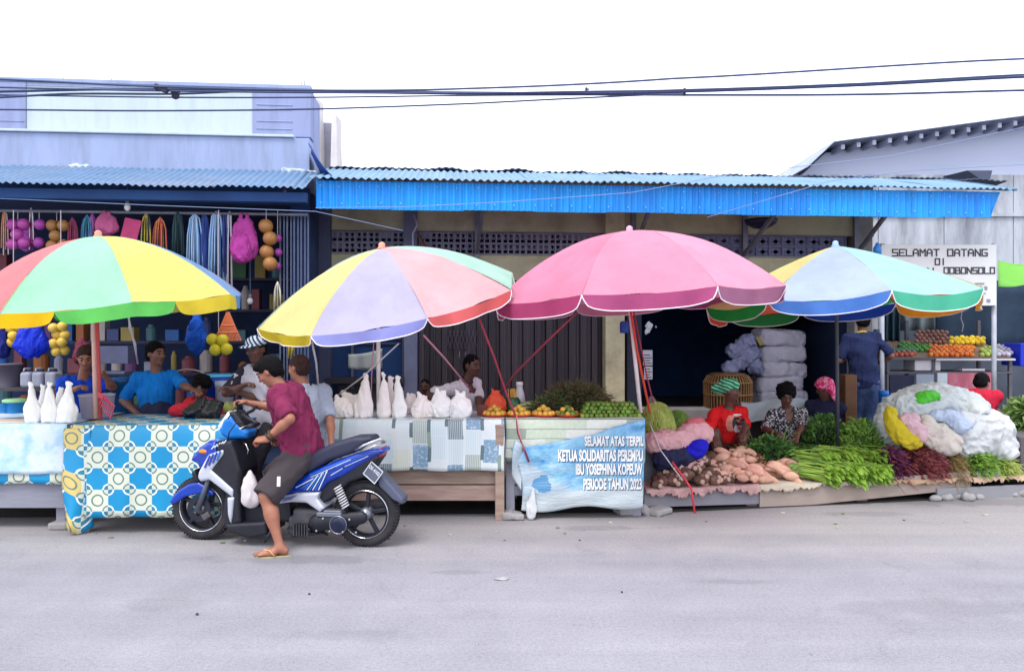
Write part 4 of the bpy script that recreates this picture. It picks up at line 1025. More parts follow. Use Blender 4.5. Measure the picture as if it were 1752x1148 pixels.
def hand(sd, wrist, d, pn, k, curl, side, thumb=1.):
    """palm, four unequal bent fingers and a thumb leaving the side of the palm; d runs along the hand, pn out of the palm"""
    d = d.normalized(); pn = (pn-d*pn.dot(d)).normalized(); x = d.cross(pn)*side
    c = wrist+d*.045*k
    m = Matrix((x, d, pn)).transposed()
    sd.ell(c, (.041*k, .052*k, .017*k), m, k=.012)
    sd.cap(wrist-d*.02, wrist+d*.03, .024*k, .026*k, k=.012, sq=(pn, 1.35))
    for i, (o, L) in enumerate(((-.030, .068), (-.010, .078), (.011, .073), (.030, .057))):
        p = wrist+d*.085*k+x*o*k; dd = d; q0 = p
        for j, f in enumerate((.45, .32, .25)):
            ang = curl*(.75, 1.1, .8)[j]; dd = (dd*math.cos(ang)+pn*math.sin(ang)).normalized() if j == 0 else (dd*math.cos(ang)+(pn-dd*pn.dot(dd)).normalized()*math.sin(ang)).normalized()
            q1 = q0+dd*L*f*k*1.05; sd.cap(q0, q1, .0092*k, .0082*k, k=.004); q0 = q1
    t0 = wrist+d*.02*k-x*.028*k; t1 = t0+(d*.7-x*.6*thumb+pn*.35)*.035*k; t2 = t1+(d*.85-x*.15+pn*.45)*.032*k
    sd.cap(t0, t1, .014*k, .011*k, k=.010); sd.cap(t1, t2, .011*k, .009*k, k=.004)
def person(label, pel, neck, fwd, head, hfwd, hands, feet, H=1.62, skin=None, hair='short', hairm=None, res=.010, shirt=None, lower=None, build=1., sandals=None, curl=.5, extra=None, hup=None):
    """pel, neck: hip centre and base of neck; head: centre; hands: [(wrist, elbow hint, curl)] left then right; feet: [(ankle, knee hint, toe direction)]"""
    k = H/1.7; pel, neck, head = Vector(pel), Vector(neck), Vector(head); skin = skin or SK1
    up = (neck-pel).normalized(); f = Vector(fwd); left = up.cross(f).normalized(); f = left.cross(up).normalized()
    hf = Vector(hfwd).normalized(); hu = Vector(hup) if hup is not None else Vector((0,0,1)); hu = (hu-hf*hu.dot(hf)).normalized(); hl = hu.cross(hf).normalized()
    HM = Matrix((hl, hf, hu)).transposed(); TM = Matrix((left, f, up)).transposed(); TL = (neck-pel).length
    fz = min([q[0].z for q in feet]) if feet else pel.z
    root = thing('person', label, 'person', (pel.x, pel.y, max(0, fz-.07 if feet else pel.z-.2)))
    b = SDF(); w = build*k
    b.ell(pel+up*.01, (.160*w, .112*w, .115*k), TM, k=.05); b.ell(pel+up*TL*.36, (.132*w, .100*w, .14*k), TM, k=.06)
    b.ell(pel+up*TL*.70, (.158*w, .112*w, .155*k), TM, k=.06)
    sh = [neck-up*.055*k+left*.165*w, neck-up*.055*k-left*.165*w]
    b.cap(sh[0], sh[1], .058*k, k=.05); b.cap(neck-up*.04, head-hu*.05*k, .056*k, .050*k, k=.025)
    # head: skull, face, jaw, brow, nose, ears, eye sockets
    hs = k*1.04
    b.ell(head+hu*.028*hs-hf*.012*hs, (.074*hs, .094*hs, .090*hs), HM, k=.02); b.ell(head-hu*.035*hs+hf*.022*hs, (.056*hs, .064*hs, .072*hs), HM, k=.03)
    b.ell(head-hu*.088*hs+hf*.055*hs, (.026*hs, .022*hs, .02*hs), HM, k=.025); b.cap(head+hf*.080*hs+hu*.026*hs-hl*.03*hs, head+hf*.080*hs+hu*.026*hs+hl*.03*hs, .011*hs, k=.015)
    b.cap(head+hf*.084*hs+hu*.016*hs, head+hf*.104*hs-hu*.022*hs, .009*hs, .014*hs, k=.010); b.cap(head+hf*.09*hs-hu*.024*hs-hl*.013*hs, head+hf*.09*hs-hu*.024*hs+hl*.013*hs, .009*hs, k=.008)
    for s in (-1, 1):
        b.ell(head+hl*s*.075*hs-hu*.004*hs-hf*.008*hs, (.009*hs, .02*hs, .031*hs), HM, k=.006); b.ell(head+hl*s*.030*hs+hf*.092*hs+hu*.008*hs, (.016*hs, .012*hs, .010*hs), HM, k=.008, op=1)
        b.ell(head+hl*s*.036*hs+hf*.062*hs-hu*.02*hs, (.022*hs, .02*hs, .018*hs), HM, k=.02)
    b.cap(head+hf*.083*hs-hu*.052*hs-hl*.018*hs, head+hf*.083*hs-hu*.052*hs+hl*.018*hs, .008*hs, k=.006)
    arms = []
    for i, hd in enumerate(hands):
        if hd is None: arms.append(None); continue
        wr, hint = hd[0], hd[1]; cu = hd[2] if len(hd) > 2 else curl
        el, wr = ik(sh[i], wr, .285*k, .255*k, hint); arms.append((sh[i], el, wr))
        b.cap(sh[i], el, .050*w, .037*k, k=.03); b.cap(el, el+(wr-el)*.35, .038*k, .039*k, k=.02); b.cap(el+(wr-el)*.3, wr, .038*k, .025*k, k=.02, sq=None)
        d = (wr-el).normalized(); pn = Vector(hd[3]) if len(hd) > 3 else Vector((0, 0, -1)) if abs(d.z) < .8 else f
        hand(b, wr, d if len(hd) < 5 else Vector(hd[4]), pn, k, cu, 1 if i == 0 else -1)
    legs = []; hips = [pel+left*.088*w-up*.02, pel-left*.088*w-up*.02]
    for i, ft in enumerate(feet):
        if ft is None: legs.append(None); continue
        kn, an = ik(hips[i], ft[0], .415*k, .405*k, ft[1]); legs.append((hips[i], kn, an))
        b.cap(hips[i], kn, .086*w, .054*k, k=.04); b.cap(kn, kn+(an-kn)*.4, .052*k, .050*k, k=.03)
        cf = (kn+(an-kn)*.3)-Vector(ft[2]).normalized()*.018*k; b.cap(cf, kn+(an-kn)*.55, .046*k, .036*k, k=.03); b.cap(kn+(an-kn)*.35, an, .046*k, .031*k, k=.03)
        td = Vector(ft[2]); td.z = 0; td.normalize(); sd_ = Vector((0,0,1)).cross(td); z0 = an.z-.065*k
        hl_ = Vector((an.x, an.y, z0+.032*k))-td*.035*k; b.cap(hl_, an, .033*k, .032*k, k=.02); b.cap(an-Vector((0,0,.02*k)), Vector((an.x, an.y, z0+.026*k))+td*.12*k, .034*k, .024*k, k=.025, sq=((0,0,1), 1.15))
        b.cap(Vector((an.x, an.y, z0+.022*k))+td*.05*k-sd_*.018*k, Vector((an.x, an.y, z0+.018*k))+td*.13*k-sd_*.02*k, .026*k, .019*k, k=.02); b.cap(Vector((an.x, an.y, z0+.022*k))+td*.05*k+sd_*.018*k, Vector((an.x, an.y, z0+.018*k))+td*.145*k+sd_*.012*k, .026*k, .020*k, k=.02)
        for j in range(5):
            o = (-.034+.016*j)*k*(1 if i else -1); L = (.13+.008*j+(.008 if j == 4 else 0))*k
            b.cap(Vector((an.x, an.y, z0+.016*k))+td*.11*k+sd_*o, Vector((an.x, an.y, z0+.012*k))+td*(L+.03*k)+sd_*o*.95, (.009 if j < 4 else .012)*k, k=.005)
        if sandals:
            s_ = MB(); ps = []
            for j in range(20):
                q = 2*math.pi*j/20; e = math.cos(q); wd = (.044+.010*e)*k
                ps.append(Vector((an.x, an.y, 0))+td*(.045*k+e*.135*k)+sd_*math.sin(q)*wd)
            zb = z0-.024*k
            so = MB().add([p+Vector((0,0,zb)) for p in ps]+[p+Vector((0,0,zb+.024*k)) for p in ps], [tuple(range(19,-1,-1)), tuple(range(20,40))]+[(j, (j+1) % 20, 20+(j+1) % 20, 20+j) for j in range(20)])
            sl = part('sandal', so, mat('sandal_sole', (150,146,110), .8, .15, 9), root, bevel=.004)
            tp_ = Vector((an.x, an.y, z0+.05*k))+td*.115*k-sd_*.012*k*(1 if i else -1)
            for s in (-1, 1):
                a0 = Vector((an.x, an.y, z0+.005))+td*.035*k+sd_*s*.046*k
                part('strap', MB().tube([a0, (a0+tp_)/2+Vector((0,0,.022*k))+sd_*s*.012*k, tp_, tp_+td*.012*k-Vector((0,0,.04*k))], .006*k, 6), mat('sandal_strap', (206,150,110), .6, .1, 9), sl, smooth=True)
    part('body', b.mesh('body', res), skin, root)
    for s in (-1, 1):
        e = part('eye', MB().sphere(head+hl*s*.030*hs+hf*.081*hs+hu*.008*hs, .0115*hs, 8, 6), EYEW, root, smooth=True)
        part('iris', MB().sphere(head+hl*s*.030*hs+hf*.0885*hs+hu*.008*hs, .007*hs, 6, 5), EYE, e, smooth=True)
        part('eyebrow', MB().tube([head+hl*s*.014*hs+hf*.093*hs+hu*.032*hs, head+hl*s*.032*hs+hf*.089*hs+hu*.037*hs, head+hl*s*.050*hs+hf*.074*hs+hu*.031*hs], .004*hs, 5), HAIR, root)
    lipm = mat('lips_'+skin.name, tuple(int(q*.72) for q in ((150,88,80) if skin == SK1 else (110,64,60))), .45, .1, 9)
    part('mouth', MB().tube([head+hf*(.083-.008*abs(u))*hs-hu*.052*hs+hl*u*.024*hs+hf*.006*hs for u in (-1, -.5, 0, .5, 1)], [.002*hs, .0055*hs, .006*hs, .0055*hs, .002*hs], 6), lipm, root, smooth=True)
    # hair
    hm = hairm or HAIR
    hd = SDF()
    if hair in ('short', 'crop', 'tied'):
        g = .014 if hair != 'crop' else .007
        hd.ell(head+hu*.030*hs-hf*.016*hs, ((.074+g)*hs, (.094+g)*hs, (.090+g)*hs), HM, k=.01); hd.ell(head-hu*.02*hs-hf*.055*hs, ((.066+g)*hs, .05*hs, .06*hs), HM, k=.03)
        if hair == 'short': hd.ell(head+hu*.075*hs+hf*.055*hs, (.062*hs, .045*hs, .036*hs), HM, k=.03)
        hd.ell(head-hu*.065*hs+hf*.085*hs, (.10*hs, .095*hs, .125*hs), HM, k=.012, op=1); hd.ell(head-hu*.02*hs+hf*.005*hs, (.12*hs, .032*hs, .045*hs), HM, k=.008, op=1)
        hd.half(head-hu*.075*hs, -hu)
        if hair == 'tied': hd.ell(head+hu*.055*hs-hf*.105*hs, .038*hs, k=.012)
        hd.noise(.008, 170, 3, (1,1,1), True)
    elif hair == 'afro':
        hd.ell(head+hu*.048*hs-hf*.022*hs, (.112*hs, .122*hs, .108*hs), HM, k=.01); hd.ell(head-hu*.075*hs+hf*.10*hs, (.088*hs, .10*hs, .135*hs), HM, k=.02, op=1); hd.half(head-hu*.055*hs, -hu); hd.noise(.013, 120, 5)
    if hair: part('hair', hd.mesh('hair', res*.85), hm, root)
    # clothes
    if shirt:
        s = SDF(); g = shirt.get('loose', .02); hem = shirt.get('hem', -.02); sl = shirt.get('sleeve', .7)
        s.ell(pel+up*(.02+max(0, hem)*.3), (.160*w+g*1.15, .112*w+g*1.2, .17*k), TM, k=.06); s.ell(pel+up*TL*.36, (.138*w+g*1.2, .104*w+g*1.3, .17*k), TM, k=.07); s.ell(pel+up*TL*.70, (.160*w+g, .114*w+g, .16*k+g), TM, k=.06)
        s.cap(pel+up*(hem+.02)*1., pel+up*TL*.5, .12*w+g, .11*w+g, k=.05, sq=(f, 1.25))
        s.cap(sh[0], sh[1], .062*k+g*.6, k=.05); s.cap(neck-up*.05*k, neck+up*.0, .075*k, .066*k, k=.03)
        for a in arms:
            if a is None: continue
            e = a[0]+(a[1]-a[0])*min(1, sl); s.cap(a[0], e, .054*w+g*.5, .047*k+g*.7, k=.03)
            if sl > 1: s.cap(a[1], a[1]+(a[2]-a[1])*(sl-1), .046*k+g*.7, .04*k+g*.6, k=.03)
        s.noise(shirt.get('fold', .010), shirt.get('ff', 30), sum(map(ord, label)) % 97, shirt.get('an', (1,1,.55)), True)
        s.half(pel+up*hem, -up+f*.12); s.ell(neck+up*.045*k+f*.02, (.064*k, .066*k, .055*k), TM, k=.008, op=1)
        if shirt.get('vneck'): s.ell(neck-up*.03*k+f*.10*w, (.05*k, .05*k, .09*k), TM, k=.008, op=1)
        for a in arms:
            if a is None or sl > 1: continue
            dd = (a[1]-a[0]).normalized(); ee = a[0]+(a[1]-a[0])*(sl+.13)
            s.ell(ee+dd*.05, (.10, .10, .055), Matrix((dd.orthogonal().normalized(), dd.cross(dd.orthogonal().normalized()), dd)).transposed(), k=.004, op=1)
        so = part('shirt', s.mesh('shirt', res), shirt['mat'], root)
        if shirt.get('collar'): 
            part('collar', MB().tube([neck+up*.012+left*math.cos(q)*.07*k+f*(math.sin(q)*.066*k+.008)-up*.02*math.sin(q) for q in [2*math.pi*j/18 for j in range(19)]], .012*k, 6), shirt['collar'], so, smooth=True)
    if lower:
        s = SDF(); g = lower.get('loose', .012); L = lower.get('len', 1.)
        s.ell(pel+up*.0, (.160*w+g, .112*w+g, .13*k+g*.5), TM, k=.05)
        for q in legs:
            if q is None: continue
            e = q[0]+(q[1]-q[0])*min(1, L); s.cap(q[0], e, .088*w+g*1.2, (.060*k+g*1.9 if L <= 1 else .056*k+g), k=.05)
            if L > 1: s.cap(q[1], q[1]+(q[2]-q[1])*(L-1), .058*k+g, .048*k+g*1.2, k=.03)
        s.noise(.007, 30, 11)
        s.half(pel+up*.13*k, up)
        for q in legs:
            if q is None or L > 1: continue
            dd = (q[1]-q[0]).normalized(); s.ell(q[0]+(q[1]-q[0])*(L+.09)+dd*.06, (.16, .16, .065), Matrix((dd.orthogonal().normalized(), dd.cross(dd.orthogonal().normalized()), dd)).transposed(), k=.004, op=1)
        part(lower.get('name', 'shorts'), s.mesh('lower', res), lower['mat'], root)
    return root, dict(k=k, up=up, f=f, left=left, head=head, hu=hu, hf=hf, hl=hl, HM=HM, hs=hs, TM=TM, arms=arms, legs=legs, sh=sh, neck=neck, pel=pel)
def cm_(name, col, **k): return mat(name, col, k.pop('rough', .9), k.pop('var', .12), k.pop('scale', 5), bump=.25, bscale=160, spec=.2, **k)
V = Vector
# --- the rider astride the scooter
pl_ = P(519, 772, 5.93); nk = P(486, 664, 5.93); hd_ = P(461, 636, 5.93)
rider, rj = person('person in maroon shirt and dark shorts astride the blue scooter, one sandal on the road', pl_, nk, (-1, .12, -.2), hd_, (-.80, .06, -.52),
   [(P(455, 752, 5.62), V((.25, -.5, -.6)), 1.25, (0, .6, -1), (-.95, .25, 0)), (P(424, 689, 6.16), V((.3, .6, -.5)), 1.1, (0, -.2, -1))],
   [(P(479, 935, 5.58), V((-.8, -.35, .3)), (-1, -.18, 0)), (P(446, 893, 6.10), V((-.7, .5, .4)), (-1, .1, 0))], 1.60, SK1, 'short', res=.0085,
   shirt=dict(mat=cm_('maroon_cotton', (112,36,70), dirt=(90,28,58), dscale=3), loose=.046, hem=-.10, sleeve=.84, fold=.013, ff=30), lower=dict(mat=cm_('dark_grey_shorts', (64,58,62)), len=.93, loose=.026), sandals=True, hup=(-.5, 0, .85))
a = P(489, 738, 5.6)
part('shorts_emblem', MB().add([P(474, 815, 5.50), P(480, 815, 5.50), P(479.5, 832, 5.50), P(473.5, 832, 5.50), P(474, 815, 5.52), P(480, 815, 5.52), P(479.5, 832, 5.52), P(473.5, 832, 5.52)], [(0,1,2,3),(7,6,5,4),(0,4,5,1),(1,5,6,2),(2,6,7,3),(3,7,4,0)]), mat('print_white', (214,210,214), .7, .05, 9), rider)
ra = rj['arms'][0]; dw = (ra[2]-ra[1]).normalized(); o1 = dw.orthogonal().normalized(); o2 = dw.cross(o1)
for j, (q, rr, c) in enumerate(((.86, .033, (40,40,34)), (.74, .036, (70,50,40)))):
    cpt = ra[1]+(ra[2]-ra[1])*q
    part('wristband', MB().tube([cpt+(o1*math.cos(t_)+o2*math.sin(t_))*rr for t_ in [2*math.pi*i/16 for i in range(17)]], .008, 6), mat('band_%d' % j, c, .6, .2, 9), rider, smooth=True)
# --- the man in the grey t-shirt behind the scooter
person('person in light grey t-shirt with cropped brown hair, standing with back turned behind the scooter', P(528, 768, 6.42), P(524, 663, 6.42), (-.62, .75, 0), P(511, 630, 6.43), (-.85, .45, -.12),
   [(P(474, 742, 6.60), V((0, -.3, -1)), .5), (P(568, 766, 6.28), V((1, -.2, -.1)), .45, (-1, 0, 0))],
   [(PG(512, 6.52, .075), V((-.6, .5, 0)), (-.7, .6, 0)), (PG(540, 6.40, .075), V((-.6, .5, 0)), (-.5, .8, 0))], 1.55, SK1, 'crop', HAIRB, res=.009,
   shirt=dict(mat=cm_('grey_cotton', (150,158,176)), loose=.03, hem=-.06, sleeve=.86, fold=.012), lower=dict(mat=cm_('black_trousers', (46,44,54)), len=1.9, loose=.012, name='trousers'))
# --- the capped man further back
rt, j = person('person in striped cap and pale grey shirt standing between the tables behind the rider', P(447, 722, 7.0), P(446, 628, 7.0), (-.35, -.93, 0), P(438, 598, 6.96), (-.3, -.95, -.15),
   [(P(402, 668, 6.80), V((-.2, .1, -1)), .6), (P(416, 660, 6.75), V((-.8, -.1, -.6)), .6)],
   [(PG(438, 7.05, .075), V((-.3, -1, 0)), (-.3, -1, 0)), (PG(456, 7.0, .075), V((-.3, -1, 0)), (-.3, -1, 0))], 1.66, SK2, 'crop', HAIR, res=.011,
   shirt=dict(mat=cm_('pale_grey_jersey', (172,168,182)), loose=.032, hem=-.06, sleeve=.8, fold=.014), lower=dict(mat=cm_('charcoal_trousers', (60,58,68)), len=1.9, loose=.014, name='trousers'))
hc, hu, hf, hm_ = j['head'], j['hu'], j['hf'], j['HM']
s = SDF().ell(hc+hu*.055, (.088, .108, .075), hm_, k=.01).half(hc+hu*.04, -hu); s.ell(hc+hu*.047+hf*.13, (.07, .075, .009), hm_, k=.01)
tcap = MT('striped_cap'); X, Yc, Z = tcap.xyz(); stp = ((X*28.+Z*20.).fr()).lt(.5); tcap.color(tcap.mix(stp, lin(40,46,70), lin(176,190,206))); tcap.set(Roughness=.9)
part('cap', s.mesh('cap', .008), tcap.m, rt)
for sd_ in (0, 1):
    a = j['arms'][sd_]
    part('dark_sleeve', SDF().cap(a[0], a[0]+(a[1]-a[0])*.8, .082, .070, k=.01).noise(.008, 30, 2).mesh('sl', .011), cm_('black_sleeve', (40,38,50)), rt)
sn = j['sh'][1]; pe = j['pel']; ff = j['f']
part('bag_strap', MB().tube([sn+ff*.0+j['up']*.07-j['left']*-.05, sn+ff*.12+V((.02,0,-.1)), pe+ff*.17+j['up']*.25-j['left']*.10, pe+ff*.16+j['up']*.02-j['left']*.14], .014, 6), mat('strap_black', (26,26,34), .7, .2, 8), rt, smooth=True)
# --- woman in blue at the octagon table
_, _pw = person('person in bright blue t-shirt with tied-back hair, looking sideways behind the octagon table', P(268, 745, 7.42), P(266, 638, 7.42), (.55, -.83, 0), P(267, 606, 7.40), (.88, -.45, -.02),
   [(P(334, 668, 7.15), V((.2, .2, -1)), .5), (P(232, 705, 7.25), V((-.6, .2, -.5)), .4)], [(PG(262, 7.5, .195), V((.3, -1, 0)), (.4, -.9, 0)), (PG(280, 7.45, .195), V((.3, -1, 0)), (.4, -.9, 0))], 1.60, SK3, 'tied', HAIR, res=.010,
   shirt=dict(mat=cm_('bright_blue_cotton', (16,112,196)), loose=.026, hem=-.1, sleeve=.78, fold=.012), lower=dict(mat=cm_('navy_skirt', (40,44,74)), len=1.6, loose=.03, name='trousers'))
wb, wj = bpy.data.objects['person.003'], _pw
part('apron', SDF().ell(wj['pel']+wj['up']*.17, (.19, .165, .24), wj['TM'], k=.01).half(wj['pel']+wj['up']*.33, wj['up']).half(wj['pel']+wj['f']*.045, -wj['f']).noise(.012, 26, 7).mesh('apron', .011), cm_('dark_apron', (44,48,76)), wb)
# --- person behind the umbrella pole
person('person in royal blue top bending over behind the pinkish umbrella pole', P(138, 735, 7.6), P(142, 648, 7.48), (.45, -.88, 0), P(147, 612, 7.40), (.35, -.85, -.4),
   [(P(178, 642, 7.2), V((.8, 0, -.5)), .9), (P(132, 664, 7.1), V((-.7, -.2, -.6)), .7)], [(PG(130, 7.7, .195), V((0, -1, 0)), (.2, -1, 0)), (PG(150, 7.7, .195), V((0, -1, 0)), (.2, -1, 0))], 1.58, SK1, 'tied', HAIRB, res=.011,
   shirt=dict(mat=cm_('royal_blue_cotton', (14,64,186)), loose=.028, hem=-.1, sleeve=.6, fold=.012), lower=dict(mat=cm_('navy_cloth', (36,40,66)), len=1.6, loose=.03, name='trousers'))
# --- child in red at the octagon table
person('child in red top with short black hair leaning on the octagon table', P(343, 740, 7.28), P(342, 683, 7.26), (-.3, -.95, 0), P(345, 661, 7.20), (.1, .5, -.4),
   [(P(362, 708, 7.05), V((.6, 0, -.6)), .5), (P(318, 708, 7.05), V((-.6, 0, -.6)), .5)], [(PG(338, 7.35, .075), V((0, -1, 0)), (0, -1, 0)), (PG(348, 7.35, .075), V((0, -1, 0)), (0, -1, 0))], 1.24, SK2, 'afro', HAIR, res=.011,
   shirt=dict(mat=cm_('red_cotton', (196,44,52)), loose=.02, hem=-.05, sleeve=1.5, fold=.010), lower=dict(mat=cm_('dark_cloth', (44,42,54)), len=1.5, loose=.015, name='trousers'))
# --- man in the white polo shirt
person('person in white polo shirt with dark trim leaning forward behind the rounded white bags', P(793, 756, 7.95), P(797, 652, 7.85), (.72, -.55, -.2), P(808, 626, 7.80), (.72, -.68, -.1),
   [(P(822, 716, 7.4), V((.5, .2, -.8)), .6), (P(752, 690, 7.5), V((-.9, -.2, -.2)), .7)], [(PG(790, 8.1, .195), V((.3, -1, 0)), (.5, -.8, 0)), (PG(806, 8.05, .195), V((.3, -1, 0)), (.5, -.8, 0))], 1.6, SK2, 'crop', HAIR, res=.010,
   shirt=dict(mat=cm_('white_polo', (206,202,212)), loose=.024, hem=-.06, sleeve=.85, fold=.012, vneck=1, collar=cm_('polo_trim', (60,54,62))), lower=dict(mat=cm_('dark_cloth2', (46,46,58)), len=1.9, loose=.015, name='trousers'))
# --- child between the bags
person('small child peering out from behind the rounded white bags', P(727, 735, 8.0), P(727, 684, 8.0), (0, -1, 0), P(727, 662, 7.97), (-.15, -.95, -.1),
   [(P(740, 715, 7.8), V((.5, 0, -.6)), .5), (P(712, 715, 7.8), V((-.5, 0, -.6)), .5)], [(PG(722, 8.05, .195), V((0, -1, 0)), (0, -1, 0)), (PG(732, 8.05, .195), V((0, -1, 0)), (0, -1, 0))], 1.12, SK2, 'crop', HAIR, res=.011,
   shirt=dict(mat=cm_('dim_red', (110,54,66)), loose=.018, hem=-.04, sleeve=.8), lower=dict(mat=cm_('dark_cloth3', (40,40,52)), len=1.5, loose=.012, name='trousers'))
# --- vegetable sellers seated on the platform
def seated(label, px, ypel, yneck, yhead, Y, fw, hf_, hnds, H, skin, hair, hairm, top, lower, knees, feet, hx=0, build=1.05):
    return person(label, P(px, ypel, Y+.08), P(px+hx*.5, yneck, Y), fw, P(px+hx, yhead, Y-.04), hf_, hnds, feet, H, skin, hair, hairm, .010, top, lower, build)
rt, j = seated('person in red t-shirt and green striped headscarf squatting among the tubers', 1243, 768, 700, 669, 8.25, (.25, -.95, 0), (.93, -.35, -.05),
   [(P(1272, 742, 7.85), V((.7, .2, -.4)), .6), (P(1222, 752, 7.8), V((-.8, .2, -.3)), .6)], 1.58, SK2, None, None,
   dict(mat=cm_('bright_red_cotton', (206,30,34)), loose=.03, hem=.0, sleeve=.95, fold=.012), dict(mat=cm_('brown_skirt', (84,44,44)), len=.8, loose=.03, name='skirt'), None,
   [(PG(1262, 7.86, .28), V((.25, -.5, .9)), (.3, -1, 0)), (PG(1232, 7.82, .28), V((-.3, -.5, .9)), (-.1, -1, 0))], hx=6)
hc, hu, hf, hm_, hl = j['head'], j['hu'], j['hf'], j['HM'], j['hl']
tsc = MT('green_stripe_scarf'); X, Yc, Z = tsc.xyz(); nz = tsc.noise(4, 3); stp = ((X*11.+Z*26.+nz*2.).fr()).lt(.3); tsc.color(tsc.mix(stp, lin(14,120,88), lin(150,214,178))); tsc.set(Roughness=.85)
s = SDF().ell(hc+hu*.055-hf*.01, (.092, .112, .088), hm_, k=.02).half(hc+hu*.028+hf*.05, -hu*.9+hf*.35); s.ell(hc+hu*.015-hf*.125, (.05, .075, .055), hm_, k=.04); s.noise(.010, 40, 3, (1,1,1.5))
part('headscarf', s.mesh('scarf', .008), tsc.m, rt)
# printed face with dark glasses and pale beard on the chest
pc = P(1254, 722, 8.06); 
def disc(c, rx, rz, y, n=20): 
    return MB().lathe([(1, 0), (1, .004)], (0,0,0), n).v
def dmesh(c, rx, rz, dy=0.):
    mb = MB(); n = 18; pts = [V((c.x+math.cos(2*math.pi*i/n)*rx, c.y+dy, c.z+math.sin(2*math.pi*i/n)*rz)) for i in range(n)]
    mb.add(pts+[p+V((0,.004,0)) for p in pts], [tuple(range(n)), tuple(range(2*n-1, n-1, -1))]+[(i, n+i, n+(i+1) % n, (i+1) % n) for i in range(n)]); return mb
sh_o = [c for c in rt.children if c.name.startswith('shirt')][0]
# project the print onto the shirt: shrinkwrapped small meshes
def printed(c, rx, rz, col, off, nm):
    mb = MB(); mb.grid(lambda u, v: (c.x+(u*2-1)*rx*math.sqrt(max(0, 1-((v*2-1)*.8)**2)), c.y-.25, c.z+(v*2-1)*rz), 10, 10)
    o = part('chest_print', mb, mat('print_'+nm, col, .85, .1, 20), rt); m = o.modifiers.new('w', 'SHRINKWRAP'); m.target = sh_o; m.wrap_method = 'PROJECT'; m.use_project_y = True; m.use_positive_direction = True; m.use_negative_direction = False; m.use_project_x = m.use_project_z = False; m.offset = off; return o
printed(P(1250, 722, 8.25), .085, .085, (206,130,116), .004, 'rosy'); printed(P(1257, 722, 8.25), .058, .066, (58,58,66), .006, 'dark'); printed(P(1257, 731, 8.25), .036, .042, (206,206,210), .008, 'beard'); printed(P(1258, 714, 8.25), .045, .012, (24,24,30), .010, 'glasses'); printed(P(1257, 708, 8.25), .046, .008, (206,206,206), .010, 'brow')
tbl = MT('blouse_print'); vz = tbl.t.nodes.new('ShaderNodeTexVoronoi'); vz.inputs['Scale'].default_value = 42; tbl.t.links.new(tbl.coord(), vz.inputs['Vector']); vd = NX(tbl.t, vz.outputs['Distance'])
tbl.color(tbl.mix(((vd-.32).ab()).lt(.12), lin(40,38,50), lin(186,182,190))); tbl.set(Roughness=.9)
seated('person in black and white patterned blouse with full black hair, sorting greens', 1347, 768, 702, 677, 8.35, (.0, -1, 0), (-.12, -.9, -.4),
   [(P(1364, 745, 7.95), V((.8, .2, -.4)), .7), (P(1330, 742, 7.95), V((-.8, .2, -.4)), .7)], 1.56, SK2, 'afro', HAIR,
   dict(mat=tbl.m, loose=.026, hem=-.02, sleeve=.9, fold=.010, vneck=1), dict(mat=cm_('pink_red_sarong', (176,84,82), dirt=(206,150,140), dscale=14), len=.95, loose=.03, name='sarong'), None,
   [(PG(1385, 7.95, .28), V((.9, -.3, .25)), (.3, -1, 0)), (PG(1318, 7.95, .28), V((-.9, -.3, .25)), (-.3, -1, 0))], hx=-2)
rt, j = seated('person in bright pink headscarf and navy clothes sitting with head turned behind the greens', 1412, 745, 690, 665, 8.7, (.6, .8, 0), (-.75, .45, -.2),
   [(P(1430, 730, 8.9), V((.8, .2, -.4)), .6), (P(1392, 735, 8.8), V((-.8, .2, -.4)), .6)], 1.56, SK2, None, None,
   dict(mat=cm_('navy_top', (34,36,66)), loose=.03, hem=-.02, sleeve=1.3), dict(mat=cm_('navy_cloth4', (30,32,54)), len=1.3, loose=.03, name='skirt'), None,
   [(PG(1425, 9.2, .30), V((.2, .6, .6)), (.3, 1, 0)), (PG(1405, 9.2, .30), V((-.2, .6, .6)), (-.3, 1, 0))])
hc, hu, hf, hm_ = j['head'], j['hu'], j['hf'], j['HM']
tpk = MT('pink_scarf'); nz = tpk.noise(22, 3, .6); tpk.color(tpk.ramp(nz, [(.42, lin(206,24,96)), (.5, lin(220,60,130)), (.56, lin(216,170,196)), (.62, lin(206,30,100))])); tpk.set(Roughness=.85)
s = SDF().ell(hc+hu*.04, (.092, .110, .095), hm_, k=.02).half(hc+hu*.01+hf*.06, -hu*.7+hf*.7); s.ell(hc-hu*.07-hf*.08, (.07, .04, .10), hm_, k=.04); s.noise(.010, 45, 3)
part('headscarf', s.mesh('scarf', .009), tpk.m, rt)
# --- man in navy shirt seen from behind, by the signpost
rt, j = person('person in navy shirt and jeans seen from behind, standing beside the signboard post', P(1478, 655, 9.25), P(1474, 572, 9.25), (.1, 1, 0), P(1476, 550, 9.27), (.25, .95, -.1),
   [(P(1448, 612, 9.45), V((-.6, -.4, -.6)), .6), (P(1500, 622, 9.42), V((.7, -.4, -.6)), .6)], [(PG(1470, 9.3, .235), V((0, 1, 0)), (0, 1, 0)), (PG(1490, 9.25, .235), V((.1, 1, 0)), (.3, 1, 0))], 1.66, SK3, 'crop', HAIR, res=.011,
   shirt=dict(mat=cm_('navy_cotton', (36,46,84)), loose=.03, hem=-.05, sleeve=.8, fold=.012, collar=cm_('yellow_collar', (190,170,70))), lower=dict(mat=cm_('jeans', (62,82,128), dirt=(96,114,150), dscale=6), len=1.9, loose=.016, name='jeans'))
part('cap', SDF().ell(j['head']+j['hu']*.05, (.09, .11, .08), j['HM'], k=.01).half(j['head']+j['hu']*.03, -j['hu']).mesh('cap', .01), cm_('cap_blue', (44,70,120)), rt)
